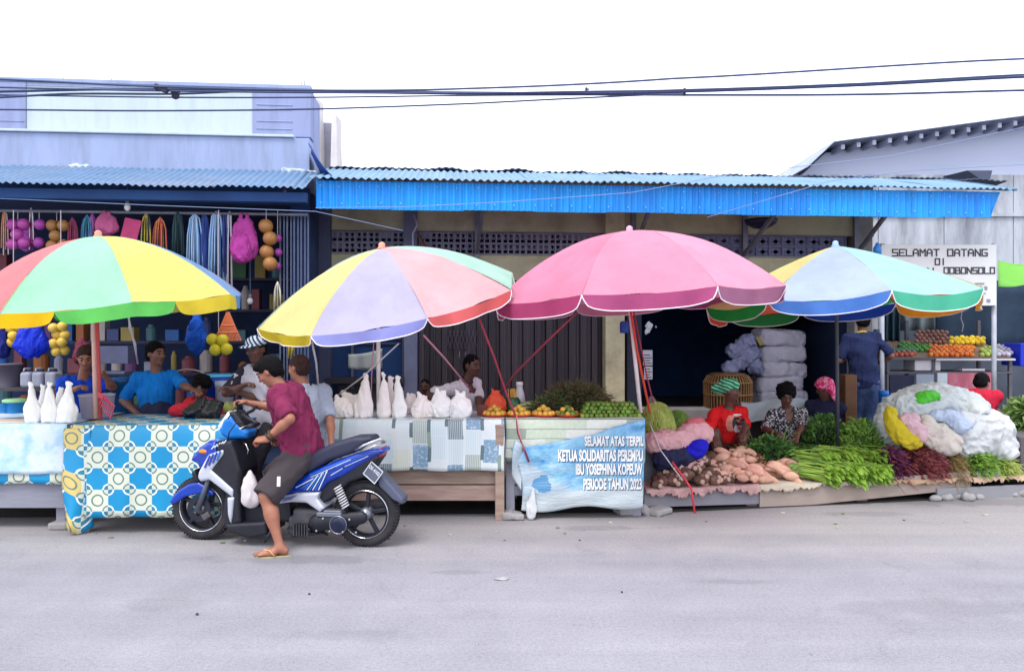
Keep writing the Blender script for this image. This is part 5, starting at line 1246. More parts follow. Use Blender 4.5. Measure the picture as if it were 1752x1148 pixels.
# --- person in red by the sacks
person('person in crimson t-shirt with dark bun, sitting with back turned behind the white sack heap', P(1676, 742, 8.75), P(1677, 670, 8.75), (.5, .85, 0), P(1680, 655, 8.78), (.75, .5, -.3),
   [(P(1712, 705, 8.85), V((.8, -.2, -.4)), .5), (P(1665, 720, 9.0), V((-.6, .2, -.4)), .6)], [(PG(1690, 9.15, .30), V((.2, .6, .7)), (.3, 1, 0)), (PG(1672, 9.15, .30), V((0, .6, .7)), (0, 1, 0))], 1.5, SK3, 'tied', HAIR, res=.011,
   shirt=dict(mat=cm_('crimson_cotton', (176,32,58)), loose=.028, hem=-.03, sleeve=.85), lower=dict(mat=cm_('dark_cloth5', (50,44,56)), len=1.4, loose=.02, name='trousers'), build=1.1)

# low stools the sellers sit on
for px, Y_, z1, lab in ((1243, 8.36, .27, 'low wooden stool under the squatting red shirt'), (1347, 8.46, .27, 'low wooden stool under the patterned blouse'), (1412, 8.80, .36, 'low wooden stool under the pink headscarf'), (1676, 8.82, .38, 'low wooden stool under the crimson t-shirt')):
    c = PG(px, Y_, 0); z0 = .203 if Y_ < 8.7 else .163; o = thing('stool', lab, 'stool', (c.x, c.y, z0), 0, 'stools of the sellers'); part('seat', MB().box((c.x, c.y, z1-.015), (.32, .26, .03)), wood, o, bevel=.005)
    for sx_ in (-1, 1): part('leg', MB().box((c.x+sx_*.13, c.y, (z0+z1-.03)/2), (.03, .22, z1-.03-z0)), wood, o)
# ================================================================== SCOOTER
A_ = V((xat(348, 6.06), 6.06, 0)); B_ = V((xat(628, 5.86), 5.86, 0)); OC = (A_+B_)/2; DF = (A_-B_).normalized(); NF = V((-DF.y, DF.x, 0))   # NF points towards the viewer
sc = thing('scooter', 'blue and silver motor scooter parked across the stalls with maroon-shirted rider astride', 'scooter', OC, math.atan2(DF.y, DF.x))
def SL(px, py, y=0.):
    """picture point on the scooter's upright plane at sideways offset y -> local x,z"""
    d = V(((px-CX)/FPX, 1, -(py-CY)/FPX)); o = V((0, 0, CAMZ)); c = OC+NF*y
    k = (c-o).dot(NF)/d.dot(NF); p = o+d*k-OC; return (p.dot(DF), p.z)
def SP(pts, y=0.): return [SL(a, b, y) for a, b in pts]
def L3(px, py, y): x, z = SL(px, py, y); return V((x, y, z))
paint = MT('scooter_blue'); paint.color(paint.ramp(paint.noise(3, 3), [(.3, lin(0,42,140)), (.7, lin(0,58,172))])); paint.set(Roughness=.22); paint.b.inputs['Coat Weight'].default_value = .3; paint = paint.m
lightblue = MT('scooter_light_blue'); lightblue.color(lightblue.ramp(lightblue.noise(3, 3), [(.3, lin(10,96,186)), (.7, lin(20,116,200))])); lightblue.set(Roughness=.25); lightblue = lightblue.m
silver = mat('scooter_silver', (186,190,204), .3, .06, 5, metal=.25); whitep = mat('scooter_white', (210,218,224), .3, .05, 5)
blackp = mat('scooter_black_plastic', (22,24,36), .5, .2, 8, bump=.15, bscale=150); rubber = mat('tyre_rubber', (34,34,40), .85, .2, 10, dirt=(74,68,66), dscale=5, damt=.5, bump=.3, bscale=80)
alloy = mat('alloy', (120,124,136), .35, .15, 8, dirt=(70,62,60), metal=.6); dkalloy = mat('dark_alloy', (40,42,54), .4, .15, 8, metal=.4)
engm = mat('engine_grey', (92,92,100), .55, .2, 10, dirt=(60,48,44), dscale=8, metal=.4); seatm = mat('seat_vinyl', (36,40,62), .55, .12, 6, bump=.2, bscale=120); chrome = mat('chrome', (200,200,206), .15, .05, 5, metal=.9)
def sp(name, sd, m, h=.008, par=None): return part(name, sd.mesh(name, h), m, par or sc, False)
# wheels
RW = .252
def wheel(cx_, wid):
    cz = RW
    wl = part('wheel', MB().lathe([(RW-.066, -wid*.42), (RW-.02, -wid*.5), (RW-.006, -wid*.34), (RW, -wid*.12), (RW, wid*.12), (RW-.006, wid*.34), (RW-.02, wid*.5), (RW-.066, wid*.42), (RW-.066, -wid*.42)], (cx_, 0, cz), 48, 'y', cap=False), rubber, sc, False, smooth=True)
    part('rim', MB().lathe([(RW-.088, -wid*.36), (RW-.066, -wid*.44), (RW-.063, -wid*.40), (RW-.075, 0), (RW-.063, wid*.40), (RW-.066, wid*.44), (RW-.088, wid*.36), (RW-.088, -wid*.36)], (cx_, 0, cz), 48, 'y', cap=False), dkalloy, wl, False, smooth=True)
    part('rim_line', MB().tube([(cx_+math.cos(q)*(RW-.07), wid*.45, cz+math.sin(q)*(RW-.07)) for q in [2*math.pi*i/48 for i in range(49)]], .0035, 5), chrome, wl, False)
    for k in range(5):
        q = 2*math.pi*k/5+.3; a = V((cx_+math.cos(q)*.03, .0, cz+math.sin(q)*.03)); b = V((cx_+math.cos(q+.12)*(RW-.07), 0, cz+math.sin(q+.12)*(RW-.07)))
        part('spoke', MB().beam(a, b, .03, .032, (0,1,0)), dkalloy, wl, False, bevel=.006)
    part('hub', MB().lathe([(.0, -.06), (.045, -.055), (.05, -.02), (.05, .02), (.04, .06), (.02, .062), (.018, .08), (0, .08)], (cx_, 0, cz), 20, 'y'), alloy, wl, False, smooth=True)
    # tread blocks
    mb = MB()
    for i in range(60):
        q = 2*math.pi*i/60
        for s in (-1, 1):
            c = V((cx_+math.cos(q)*(RW-.004), s*wid*.27, cz+math.sin(q)*(RW-.004)))
            m = Matrix((V((-math.sin(q), 0, math.cos(q))), V((0,1,0)), V((math.cos(q), 0, math.sin(q))))).transposed() @ Euler((0, 0, s*.5)).to_matrix()
            mb.box(c, (.012, wid*.26, .012), m)
    part('tread', mb, rubber, wl, False, kind='stuff')
    return wl
xf, xr = SL(348, 873)[0], SL(628, 880)[0]
wheel(xf, .085); wheel(xr, .10)
part('brake_disc', MB().lathe([(.055, .062), (.10, .062), (.10, .066), (.055, .066), (.055, .062)], (xf, 0, RW), 32, 'y', cap=False), dkalloy, sc, False)
part('brake_caliper', MB().box((xf-.07, .07, RW-.05), (.07, .04, .05), (0, .6, 0)), engm, sc, False, bevel=.01)
for s in (-1, 1):
    part('fork_leg', MB().tube([(xf, s*.075, RW), (xf-.115, s*.075, RW+.30)], [.024, .019], 10), mat('fork_grey', (96,100,114), .4, .1, 5, metal=.5), sc, False, smooth=True)
# front fender hugging the wheel
sd = SDF().poly(SP([(297, 857), (302, 846), (312, 836), (330, 825), (345, 822), (372, 838), (372, 846), (360, 842), (340, 843), (322, 848), (306, 860)]), .062, .012)
sp('front_fender', sd, paint)
# headset: cowl with light visor, instruments and bars
sp('headlight_cowl', SDF().poly(SP([(383, 733), (392, 716), (404, 708), (414, 722), (434, 737), (430, 748), (397, 750), (386, 742)]), .10, .03, wf=lambda X, Z: .75+.25*np.clip((Z-SL(400,750)[1])/.15, 0, 1)), lightblue)
sp('headlight', SDF().poly(SP([(380, 728), (398, 702), (405, 708), (415, 724), (395, 729), (386, 733)]), .085, .02), whitep)
sp('dashboard', SDF().poly(SP([(399, 703), (410, 702), (428, 725), (424, 735), (412, 722)]), .09, .015), blackp)
hb = V((SL(424, 722)[0], 0, 1.0)); gl = L3(432, 728, .30); gr = V((hb.x+.02, -.31, 1.06))
part('handlebar', MB().tube([gl+V((.0,-.1,0)), hb+V((0,.08,.0)), hb+V((0,-.08,.02)), gr+V((0,.1,0))], .013, 8), blackp, sc, False, smooth=True)
for p, s in ((gl, 1), (gr, -1)):
    g = part('grip', MB().tube([p-V((0, s*.07, 0)), p+V((0, s*.05, 0))], .018, 10), blackp, sc, False, smooth=True)
    part('brake_lever', MB().tube([p+V((.04, -s*.1, 0)), p+V((.075, -s*.03, -.01)), p+V((.075, s*.05, -.02))], .006, 6), chrome, g, False, smooth=True)
# front fairing
sp('front_fairing', SDF().poly(SP([(385, 752), (371, 750), (352, 762), (337, 777), (334, 786), (345, 790), (352, 800), (372, 790), (388, 772)]), .145, .03, wf=lambda X, Z: .55+.45*np.clip((xf+.02-X)/.18, 0, 1)), paint)
sp('fairing_side', SDF().poly(SP([(386, 767), (359, 777), (343, 806), (341, 816), (346, 823), (361, 820), (402, 851), (403, 836), (366, 803), (386, 776)], .13), .165, .02), silver)
sp('leg_shield_edge', SDF().poly(SP([(390, 850), (402, 850), (399, 880), (396, 897), (391, 880)], .15), .17, .014), silver)
sp('nose_grille', SDF().poly(SP([(334, 806), (341, 800), (348, 822), (340, 824)]), .07, .02), blackp)
sp('leg_shield', SDF().poly(SP([(386, 751), (412, 749), (420, 770), (428, 800), (424, 830), (428, 888), (400, 897), (398, 860), (402, 840), (366, 803), (388, 774)]), .155, .03), blackp)
for k in range(4):                                                     # stylised stripes on the fairing
    a, b = L3(350+k*7, 800-k*4, .172), L3(359+k*6, 779-k*2.5, .172)
    part('stripe', MB().beam(a, b, .012, .006, (0,1,0)), paint if k < 3 else lightblue, sc, False)
for k in range(5):
    a, b = L3(362+k*5, 768-k*2.2, .150), L3(367+k*5, 762-k*2.2, .150)
    part('stripe', MB().beam(a, b, .007, .006, (0,1,0)), whitep, sc, False)
# floorboard, tunnel and belly
sp('floorboard', SDF().poly(SP([(402, 888), (470, 884), (474, 906), (444, 912), (410, 902)]), .17, .02), blackp)
sp('centre_tunnel', SDF().poly(SP([(424, 840), (440, 858), (470, 862), (500, 840), (505, 890), (420, 892)]), .07, .02), blackp)
# rear body
sp('side_panel', SDF().poly(SP([(654, 768), (632, 770), (608, 776), (560, 794), (530, 808), (500, 826), (478, 838), (478, 849), (516, 842), (548, 841), (562, 826), (588, 814), (628, 790), (656, 775)], .11), .135, .03, wf=lambda X, Z: 1.-.45*np.clip((X-.0)/-.9, 0, 1)*0+(-.3)*np.clip((-.35-X)/.5, 0, 1)), paint)
sp('under_tail', SDF().poly(SP([(548, 838), (562, 822), (600, 800), (650, 774), (656, 780), (634, 812), (604, 822), (580, 846), (560, 858), (520, 856), (505, 846)]), .10, .02), blackp)
sp('side_cover', SDF().poly(SP([(478, 850), (508, 842), (549, 841), (545, 852), (557, 868), (549, 875), (526, 859), (500, 858), (478, 861)], .12), .15, .015), silver)
sp('seat', SDF().poly(SP([(488, 800), (500, 790), (530, 778), (548, 768), (572, 757), (606, 747), (634, 746), (640, 752), (606, 775), (566, 788), (536, 806), (500, 818)], .08), .13, .035, wf=lambda X, Z: 1.-.3*np.clip((X-.05)/.4, 0, 1)-.2*np.clip((-.4-X)/.3, 0, 1)), seatm)
ys = .128
for (a, b, w_, m_) in (((506, 834), (560, 806), .006, whitep), ((516, 835), (562, 808), .007, lightblue), ((530, 812), (594, 788), .006, lightblue), ((532, 816), (600, 786), .004, whitep), ((566, 813), (586, 801), .004, whitep), ((590, 798), (630, 780), .003, whitep), ((575, 800), (625, 778), .003, lightblue)):
    part('stripe', MB().beam(L3(*a, ys+.012), L3(*b, ys+.006), w_, .006, (0,1,0)), m_, sc, False)
for k in range(6):
    part('stripe', MB().beam(L3(520+k*5, 838, ys+.014), L3(540+k*4.0, 815-k*2.0, ys+.014), .006, .006, (0,1,0)), whitep if k % 2 else lightblue, sc, False)
for k in range(4): part('stripe', MB().beam(L3(482, 853+k*1.8, .153), L3(508-k*3, 847+k*2.2, .153), .003, .004, (0,1,0)), paint, sc, False)
for s in (-1, 1):
    part('grab_rail', MB().tube([L3(608, 770, s*.13), L3(622, 762, s*.145), L3(650, 751, s*.13), L3(658, 756, s*.07)], .011, 8), chrome, sc, False, smooth=True)
part('grab_rail', MB().tube([L3(614, 774, .14), L3(640, 763, .15), L3(657, 757, .09)], .007, 8), chrome, sc, False, smooth=True)
sp('tail_light', SDF().poly(SP([(646, 770), (658, 762), (658, 778), (648, 786)]), .08, .015), mat('tail_red', (150,40,50), .25, .1, 6))
# number plate, mudguard
p = [L3(644, 786, .0), L3(663, 803, .0), L3(646, 823, 0), L3(630, 806, 0)]
nrm = V((-.7, .70, .1)).normalized()
cpl = sum(p, V())/4; ex = V((.0, 0, 0)); ux = (L3(663, 803, 0)-L3(644, 786, 0)).normalized(); uy = (L3(644, 786, 0)-L3(630, 806, 0)).normalized()
def plq(a, b, d): return cpl+V((0, .10, 0))+ux*a+uy*b+V((0, d, 0))
def plate(w, h_, d0, d1):
    q = [plq(-w, -h_, d1), plq(w, -h_, d1), plq(w, h_, d1), plq(-w, h_, d1), plq(-w, -h_, d0), plq(w, -h_, d0), plq(w, h_, d0), plq(-w, h_, d0)]
    return MB().add(q, [(0,1,2,3),(7,6,5,4),(0,4,5,1),(1,5,6,2),(2,6,7,3),(3,7,4,0)])
npl = part('number_plate', plate(.060, .058, -.006, .0), mat('plate_grey', (84,88,106), .5, .1, 6), sc, False)
for (a, b, c, d) in ((-.058, -.056, .058, -.056), (.058, -.056, .058, .056), (.058, .056, -.058, .056), (-.058, .056, -.058, -.056)):
    part('plate_border', MB().beam(plq(a, b, .002), plq(c, d, .002), .005, .004, (0,1,0)), whitep, npl, False)
me = text_mesh('DS 4102', .036, .0006); lo = min(v.co.x for v in me.vertices); hi = max(v.co.x for v in me.vertices)
for v in me.vertices: v.co = plq((v.co.x-lo)/(hi-lo)*-.0+((v.co.x-lo)/(hi-lo)-.5)*.1, v.co.y+.008, .003)
part('lettering', me, whitep, npl, False)
sp('mudguard', SDF().poly(SP([(650, 800), (660, 812), (694, 850), (693, 860), (676, 852), (652, 828)]), .07, .012), mat('mudguard_grey', (72,78,98), .5, .15, 6))
mb = MB()
def hug(u, v): 
    q = R(35+115*u); r_ = RW+.018; return (xr-math.cos(q)*r_, -.055+.11*v, RW+math.sin(q)*r_-.012*(2*v-1)**2)
part('rear_hugger', mb.grid(hug, 20, 5), blackp, sc, False, solid=.006, smooth=True)
# engine, transmission case, shock, kickstand, exhaust on the far side
xe, ze = SL(592, 890)
sp('engine', SDF().box((SL(540, 878)[0], .0, SL(540, 880)[1]), (.30, .2, .13), rr=.03).box((SL(520, 886)[0], .0, SL(520, 890)[1]), (.2, .16, .1), rr=.03, k=.03).cap((SL(505, 880)[0], 0, SL(0, 886)[1]+.0), (SL(545, 880)[0], 0, SL(0, 880)[1]), .06, k=.02), engm)
sp('transmission_case', SDF().cap((SL(552, 888)[0], .11, ze), (SL(626, 884)[0], .11, RW-.01), .065, .05, k=.02, sq=((0,1,0), 1.5)), blackp)
part('case_cover', MB().lathe([(0, .175), (.055, .172), (.062, .165), (.066, .13), (.066, .1)], (xe, 0, ze+.005), 24, 'y'), mat('cover_blue_black', (30,36,62), .3, .15, 6), sc, False, smooth=True)
part('case_edge', MB().tube([(xe+math.cos(q)*.066, .166, ze+.005+math.sin(q)*.066) for q in [2*math.pi*i/24 for i in range(25)]], .004, 5), alloy, sc, False)
part('case_fins', MB().box((SL(575, 872)[0], .10, SL(575, 873)[1]), (.2, .1, .035)).box((SL(580, 866)[0], .11, SL(580, 868)[1]), (.14, .07, .02)), alloy, sc, False, bevel=.008)
for k in range(6): part('cooling_fin', MB().box((SL(514+k*4.5, 884)[0], .02, SL(0, 880)[1]+.0), (.008, .21, .085)), engm, sc, False, bevel=.002)
for q in range(7): part('bolt', MB().lathe([(.008, .0), (.008, .012), (0, .013)], (SL(556+q*11, 888)[0], .158-.0*q, ze+(.05 if q % 2 else -.045)), 8, 'y'), chrome, sc, False)
part('brake_cable', MB().tube([L3(425, 726, .1), L3(405, 722, .16), L3(392, 740, .15), L3(388, 760, .12)], .005, 6), blackp, sc, False, smooth=True)
part('brake_cable', MB().tube([L3(428, 722, -.05), L3(402, 698, .05), L3(390, 716, .1)], .005, 6), blackp, sc, False, smooth=True)
part('foot_peg', MB().tube([L3(528, 905, .08), L3(528, 906, .2)], .012, 8), blackp, sc, False, smooth=True)
part('turn_signal', SDF().ell(L3(350, 772, .10), (.05, .03, .02), k=.01).mesh('ts', .006), mat('amber', (200,120,40), .25, .1, 6), sc, False)
s0, s1 = L3(577, 832, .12), L3(592, 868, .12)
part('shock_absorber', MB().tube([s0, s1], .016, 8), dkalloy, sc, False, smooth=True)
ax_ = (s1-s0).normalized(); o1 = ax_.orthogonal().normalized(); o2 = ax_.cross(o1)
part('spring', MB().tube([s0+(s1-s0)*(i/110)+(o1*math.cos(i*.5)+o2*math.sin(i*.5))*.028 for i in range(111)], .006, 5), mat('spring_white', (190,190,196), .4, .1, 5), sc, False, smooth=True)
part('kickstand', MB().tube([L3(470, 893, .12), L3(462, 912, .17), L3(452, 928, .2)], [.014, .012, .010], 8), blackp, sc, False, smooth=True)
part('kickstand', MB().tube([L3(545, 902, .05), L3(560, 914, .06), L3(528, 908, .06)], .011, 8), blackp, sc, False, smooth=True)
part('exhaust', MB().tube([(SL(560, 0)[0], -.13, RW-.03), (xr-.05, -.15, RW+.04), (xr-.25, -.15, RW+.1)], [.03, .05, .045], 12), engm, sc, False, smooth=True)
part('hook', MB().tube([L3(413, 757, .02), L3(421, 760, .05), L3(425, 770, .05), L3(422, 778, .05)], .006, 6), chrome, sc, False, smooth=True)
# shopping bag hanging from the hook
bagw = fabric('thin_white_plastic', (232,226,230), .35, .05, .4, 18, .35)
sd = SDF()
c = OC+DF*SL(440, 850)[0]+NF*.10
for k in range(7): 
    z = zat(818+k*7.5, 5.8); r_ = (.010, .022, .034, .045, .055, .06, .05)[k]; sd.ell((c.x+.06*(1-k/6)*-.2, c.y, z), (r_, r_*.7, .04), k=.05)
single('plastic_bag', sd.noise(.012, 34, 5, (1.5,1.5,.5)).mesh('plastic_bag', .009), bagw, 'white plastic bag hanging between the scooter leg shield and the rider knee', 'bag')
# ================================================================== GOODS
def bag(label, px, ybot, ytop, wpx, Y, m, kind='tall', seed=0, group=None, name='plastic_bag', dep=.75, h=.008, ztab=None):
    """filled plastic bag standing on its base: 'tall' tapers to a tied neck, 'round' is squat with two ears"""
    rg = random.Random(seed*7+int(px)); zb = ztab if ztab is not None else zat(ybot, Y); x = xat(px, Y); w = wpx/FPX*Y/2; H_ = zat(ytop, Y)-zb; s = SDF()
    lean = rg.uniform(-.02, .02)
    if kind == 'tall':
        for q0, q1, r0, r1 in ((.10, .30, .97, .95), (.30, .82, .96, .36), (.82, .92, .36, .20)):
            s.cap((x+lean*q0, Y, zb+H_*q0), (x+lean*q1, Y, zb+H_*q1), w*r0, w*r1, k=.012, sq=((0,1,0), 1/dep))
        s.cap((x+lean*.92, Y, zb+H_*.91), (x+lean-.008, Y, zb+H_), w*.18, w*.24, k=.01, sq=((0,1,0), 1.5)); s.cap((x+lean*.92, Y, zb+H_*.90), (x+lean+.018, Y, zb+H_*.985), w*.17, w*.16, k=.008, sq=((0,1,0), 1.5))
        s.noise(.008, 80, seed, (1.2, 1.2, .4), 'f')
    else:
        s.ell((x, Y, zb+H_*.28), (w, w*dep, H_*.36), k=.04); s.ell((x, Y, zb+H_*.50), (w*.74, w*.6*dep, H_*.25), k=.05)
        s.cap((x, Y, zb+H_*.55), (x-w*.42, Y, zb+H_*.99), w*.34, w*.10, k=.03, sq=((0,1,0), 1.8)); s.cap((x, Y, zb+H_*.6), (x+w*.35, Y, zb+H_*.9), w*.26, w*.09, k=.03, sq=((0,1,0), 2.)); s.cap((x, Y, zb+H_*.6), (x+w*.02, Y, zb+H_*.86), w*.2, w*.06, k=.02, sq=((0,1,0), 2.))
        pass
    s.half((x, Y, zb+.002), (0, 0, -1), k=.002); me_ = s.mesh(name, h)
    if kind != 'tall': crumple(me_, .022, 13, seed, (1.1, 1, .6), 4, zb+.006)
    return single(name, me_, m, label, 'bag', group)
milky = fabric('milky_plastic', (250,249,248), .12, .02, .35, 30, .25, 0); pinkish = fabric('pinkish_plastic', (250,241,240), .12, .03, .35, 30, .25, 0)
G_ = 'white bags on the stall tables'
for i, (px, w, top, lab) in enumerate(((57, 29, 657, 'tall tied white bag nearest the picture edge on the marbled table'), (85, 29, 656, 'tall tied white bag, middle one of the three on the marbled table'), (114, 33, 656, 'tall tied white bag nearest the umbrella pole on the marbled table'))):
    bag(lab, px, 727, top, w, 6.46, milky, 'tall', i, G_, ztab=.881)
for i, (px, w, top) in enumerate(((72, 24, 660), (100, 24, 664))):
    bag(('tall white bag standing behind the first gap of the marbled table row', 'tall white bag standing behind the second gap of the marbled table row')[i], px, 722, top, w, 6.62, milky, 'tall', i+9, G_, ztab=.881)
for i, (px, w, top, lab) in enumerate(((622, 33, 642, 'widest tall pinkish bag on the patchwork table'), (657, 25, 640, 'tall pinkish bag directly behind the white umbrella pole'), (669, 22, 646, 'slim tall bag wedged beside the pole on the patchwork table'), (684, 25, 645, 'tall white bag at the end of the tall row on the patchwork table'))):
    bag(lab, px, 718, top, w, 6.86 if i != 2 else 7.0, pinkish if i < 3 else milky, 'tall', i+20, G_, ztab=.879)
for i, (px, w, top, lab) in enumerate(((585, 46, 678, 'low slumped pinkish bag behind the scooter seat'), (724, 40, 672, 'first rounded white bag of three on the patchwork table'), (754, 38, 664, 'middle rounded white bag with long ears on the patchwork table'), (787, 40, 666, 'last rounded white bag, nearest the tomato plates'))):
    bag(lab, px, 719, top, w, 6.88, pinkish if i < 2 else milky, 'round', i+30, G_, ztab=.879)
bag('flat pinkish bag lying behind the tall bags near the grey t-shirt', 600, 700, 672, 70, 7.2, pinkish, 'round', 41, G_, ztab=.879)
bag('pale bag standing behind the three rounded bags', 704, 712, 672, 34, 7.2, pinkish, 'round', 42, G_, ztab=.879)
# tub at the pole, containers, black bag
lilac = fabric('lilac_tub', (176,168,192), .25, .06, .1)
x, Y0 = xat(163, 6.75), 6.78
single('plastic_tub', MB().lathe([(.11, 0), (.125, .02), (.145, .2), (.152, .205), (.148, .215), (.138, .205), (.12, .03), (.0, .025)], (x, Y0, .882), 28), lilac, 'translucent lilac plastic tub at the foot of the pinkish umbrella pole', 'tub', smooth=True)
s = SDF(); 
for k in range(4): s.cap(P(322+k*16, 707, 6.75), P(338+k*12, 684+abs(k-1)*4, 6.78), .05, .03, k=.05)
single('black_bag', s.noise(.022, 60, 8, (1,1,1), 'f').half((0, 0, .884), (0, 0, -1)).mesh('black_bag', .011), mat('black_plastic', (26,27,34), .3, .2, 8), 'crumpled black bag lying on the octagon table', 'bag')
s = SDF().ell(P(312, 700, 6.9), (.10, .06, .07), k=.02).ell(P(300, 704, 6.9), (.05, .05, .05), k=.03).noise(.015, 34, 9).half((0, 0, .884), (0, 0, -1))
single('red_bag', s.mesh('red_bag', .011), fabric('red_plastic', (196,40,60), .15, .1, .3), 'small red plastic bag beside the crumpled black bag', 'bag')
s = SDF().ell(P(393, 696, 7.0), (.05, .045, .055), k=.02).noise(.018, 50, 3).half((0, 0, .884), (0, 0, -1)); single('yellow_bundle', s.mesh('yb', .010), mat('pale_yellow', (206,206,120), .7, .15, 14), 'small pale yellow bundle by the scooter handlebar', 'bundle')
def tub(px, ytop, ybot, wpx, Y, col, label, cat='tub', lid=None, taper=.85, name='plastic_tub'):
    w = wpx/FPX*Y/2; z0, z1 = zat(ybot, Y), zat(ytop, Y); x = xat(px, Y); H_ = z1-z0
    o = thing(name, label, cat, (x, Y, z0))
    part('body', MB().lathe([(w*taper, 0), (w*taper, .004), (w*.97, H_*.93), (w*1.04, H_*.94), (w*1.04, H_), (w*.93, H_), (w*taper*.9, .02), (0, .02)], (x, Y, z0), 24), mat('tub_%d_%d_%d' % col, col, .4, .1, 5), o, smooth=True)
    if lid: part('lid', MB().lathe([(w*1.06, H_+.002), (w*1.07, H_+.02), (w*.9, H_+.03), (0, H_+.032)], (x, Y, z0), 24), mat('lid_%d_%d_%d' % lid, lid, .4, .1, 5), o, smooth=True)
    return o
tub(26, 688, 706, 36, 6.75, (20,120,190), 'small blue tub with pale green lid on the marbled table', lid=(150,204,150)); tub(4, 692, 706, 26, 6.7, (40,130,200), 'blue bowl at the picture edge on the marbled table')
single('cutting_board', MB().box((xat(22, 6.5), 6.52, .888), (.38, .2, .015), (0, 0, .1)), mat('beige_board', (206,186,160), .7, .1, 6, stretch=(1,6,6)), 'pale beige board lying in front on the marbled table', 'board', bevel=.005)
# jerrycans and buckets inside the hardware shop
jm = mat('jerrycan_white', (150,154,172), .5, .08, 5)
jl = ('first pale jerrycan in the row behind the marbled table', 'second pale jerrycan in the row behind the marbled table', 'third pale jerrycan in the row, nearest the bending person')
sh = thing('goods_shelf', 'dark plank shelf holding jerrycans inside the hardware shop', 'shelf', P(60, 705, 7.95))
a, b = P(-120, 663, 7.95), P(110, 663, 7.95); part('shelf_board', MB().bb((a.x, 7.85, a.z-.03), (b.x, 8.25, a.z)), mat('shelf_m', (70,66,72), .8, .2, 4), sh)
for px in (-100, 104): part('leg', MB().bb((xat(px, 7.95)-.025, 7.9, .2), (xat(px, 7.95)+.025, 7.95, a.z-.032)), mat('shelf_m', (70,66,72)), sh)
for i, px in enumerate((50, 70, 92)):
    x, z = xat(px, 8.0), zat(663, 8.0); o = thing('jerrycan', jl[i], 'jerrycan', (x, 8.0, z), 0, 'jerrycans in the hardware shop')
    part('body', SDF().box((x, 8.0, z+.085), (.115, .16, .165), rr=.03).mesh('body', .010), jm, o)
    part('cap', MB().lathe([(.035, .165), (.035, .195), (.02, .2), (0, .2)], (x, 8.0, z), 14), mat('can_cap', (40,44,60), .5, .1, 5), o, smooth=True)
    part('handle', MB().tube([(x-.02, 7.94, z+.165), (x-.02, 7.95, z+.20), (x-.02, 8.05, z+.20), (x-.02, 8.06, z+.165)], .009, 6), jm, o, smooth=True)
tub(14, 622, 662, 44, 8.05, (92,88,104), 'grey bucket on the shelf inside the hardware shop', 'bucket', name='bucket'); tub(372, 645, 813, 60, 7.7, (18,60,168), 'deep blue barrel with pale rim behind the black bag', 'barrel', lid=(80,170,214), name='barrel'); tub(384, 652, 821, 30, 7.45, (170,176,196), 'slim pale drum in front of the blue barrel', 'drum', name='drum')
tub(205, 645, 811, 30, 7.75, (30,96,160), 'blue drum between the pole and the person in bright blue', 'drum', name='drum')
single('coil_hoop', MB().tube([P(322+34*math.cos(q), 650+18*math.sin(q), 7.75) for q in [2*math.pi*i/28 for i in range(29)]], .008, 6), mat('hoop_pale', (160,150,150), .5, .1, 5), 'pale thin hoop hanging in the shop behind the child', 'hoop', smooth=True)
single('store_shelf', MB().bb(P(170, 622, 8.6), P(230, 592, 8.75)).bb(P(170, 640, 8.5), P(232, 634, 8.75)), mat('shelf_steel', (96,100,132), .5, .15, 5), 'dim grey metal shelf unit in the hardware shop', 'shelf', bevel=.004)
# ---- hanging goods on the rail
def HP(px, py, q=.12): s_, z_ = LOC(px, py, q); return BO+BX*s_+BY*q+V((0, 0, z_))
def ball_bag(label, px0, px1, y0, y1, r, col, q=.12, seed=0, group='goods hanging on the shop rail', net=None):
    rg = random.Random(seed); pts = []; o = None
    a = HP((px0+px1)/2, y0, q); o = thing('ball_bundle', label, 'ball bundle', a+V((0, 0, -(y1-y0)/FPX*8.2)), 0, group)
    m = mat('ball_%d_%d_%d' % col, col, .4, .25, 9, dirt=tuple(int(c*.6) for c in col), dscale=9)
    me = mesh_of('ball', MB().sphere((0,0,0), r, 12, 8), True); me.materials.append(m); bpx = r*2*FPX/8.2; y = y0+bpx/2; row = 0
    while y < y1:
        x = px0+bpx/2+(row % 2)*bpx*.3
        while x < px1-bpx*.2:
            b = bpy.data.objects.new('ball', me); COL.objects.link(b); b.parent = o; p = HP(x+rg.uniform(-1, 1), y+rg.uniform(-1.5, 1.5), q+rg.uniform(-.03, .03)); b.location = p-V(o.location); x += bpx*.92
        y += bpx*.85; row += 1
    part('string', MB().tube([HP((px0+px1)/2, 360, q), HP((px0+px1)/2, y0+3, q)], .004, 5), mat('string_w', (170,160,170), .7, .1, 5), o)
    return o
ball_bag('bundle of purple-pink balls hanging at the edge of the shop rail', 13, 48, 374, 432, .062, (166,66,150), seed=1); ball_bag('narrow bundle of purple balls beside the white cord', 58, 76, 374, 430, .058, (150,60,150), seed=2)
ball_bag('bundle of golden brown balls on the shop rail', 80, 114, 376, 420, .062, (150,104,58), seed=3); ball_bag('column of three large golden balls near the steel gate bars', 443, 468, 376, 452, .078, (160,112,62), seed=4, q=.05)
ball_bag('short string of violet balls beside the golden column', 468, 482, 400, 466, .045, (150,60,150), seed=5, q=.1); ball_bag('netted yellow balls under the umbrella rim at the picture edge', 10, 36, 552, 592, .05, (214,176,60), q=-.35, seed=6)
ball_bag('cluster of yellow balls hanging below the orange rake head', 354, 394, 572, 612, .062, (206,190,40), q=-.3, seed=7)
ball_bag('netted yellow and orange balls hanging under the yellow rim', 84, 124, 552, 606, .05, (214,180,80), q=-.4, seed=8)
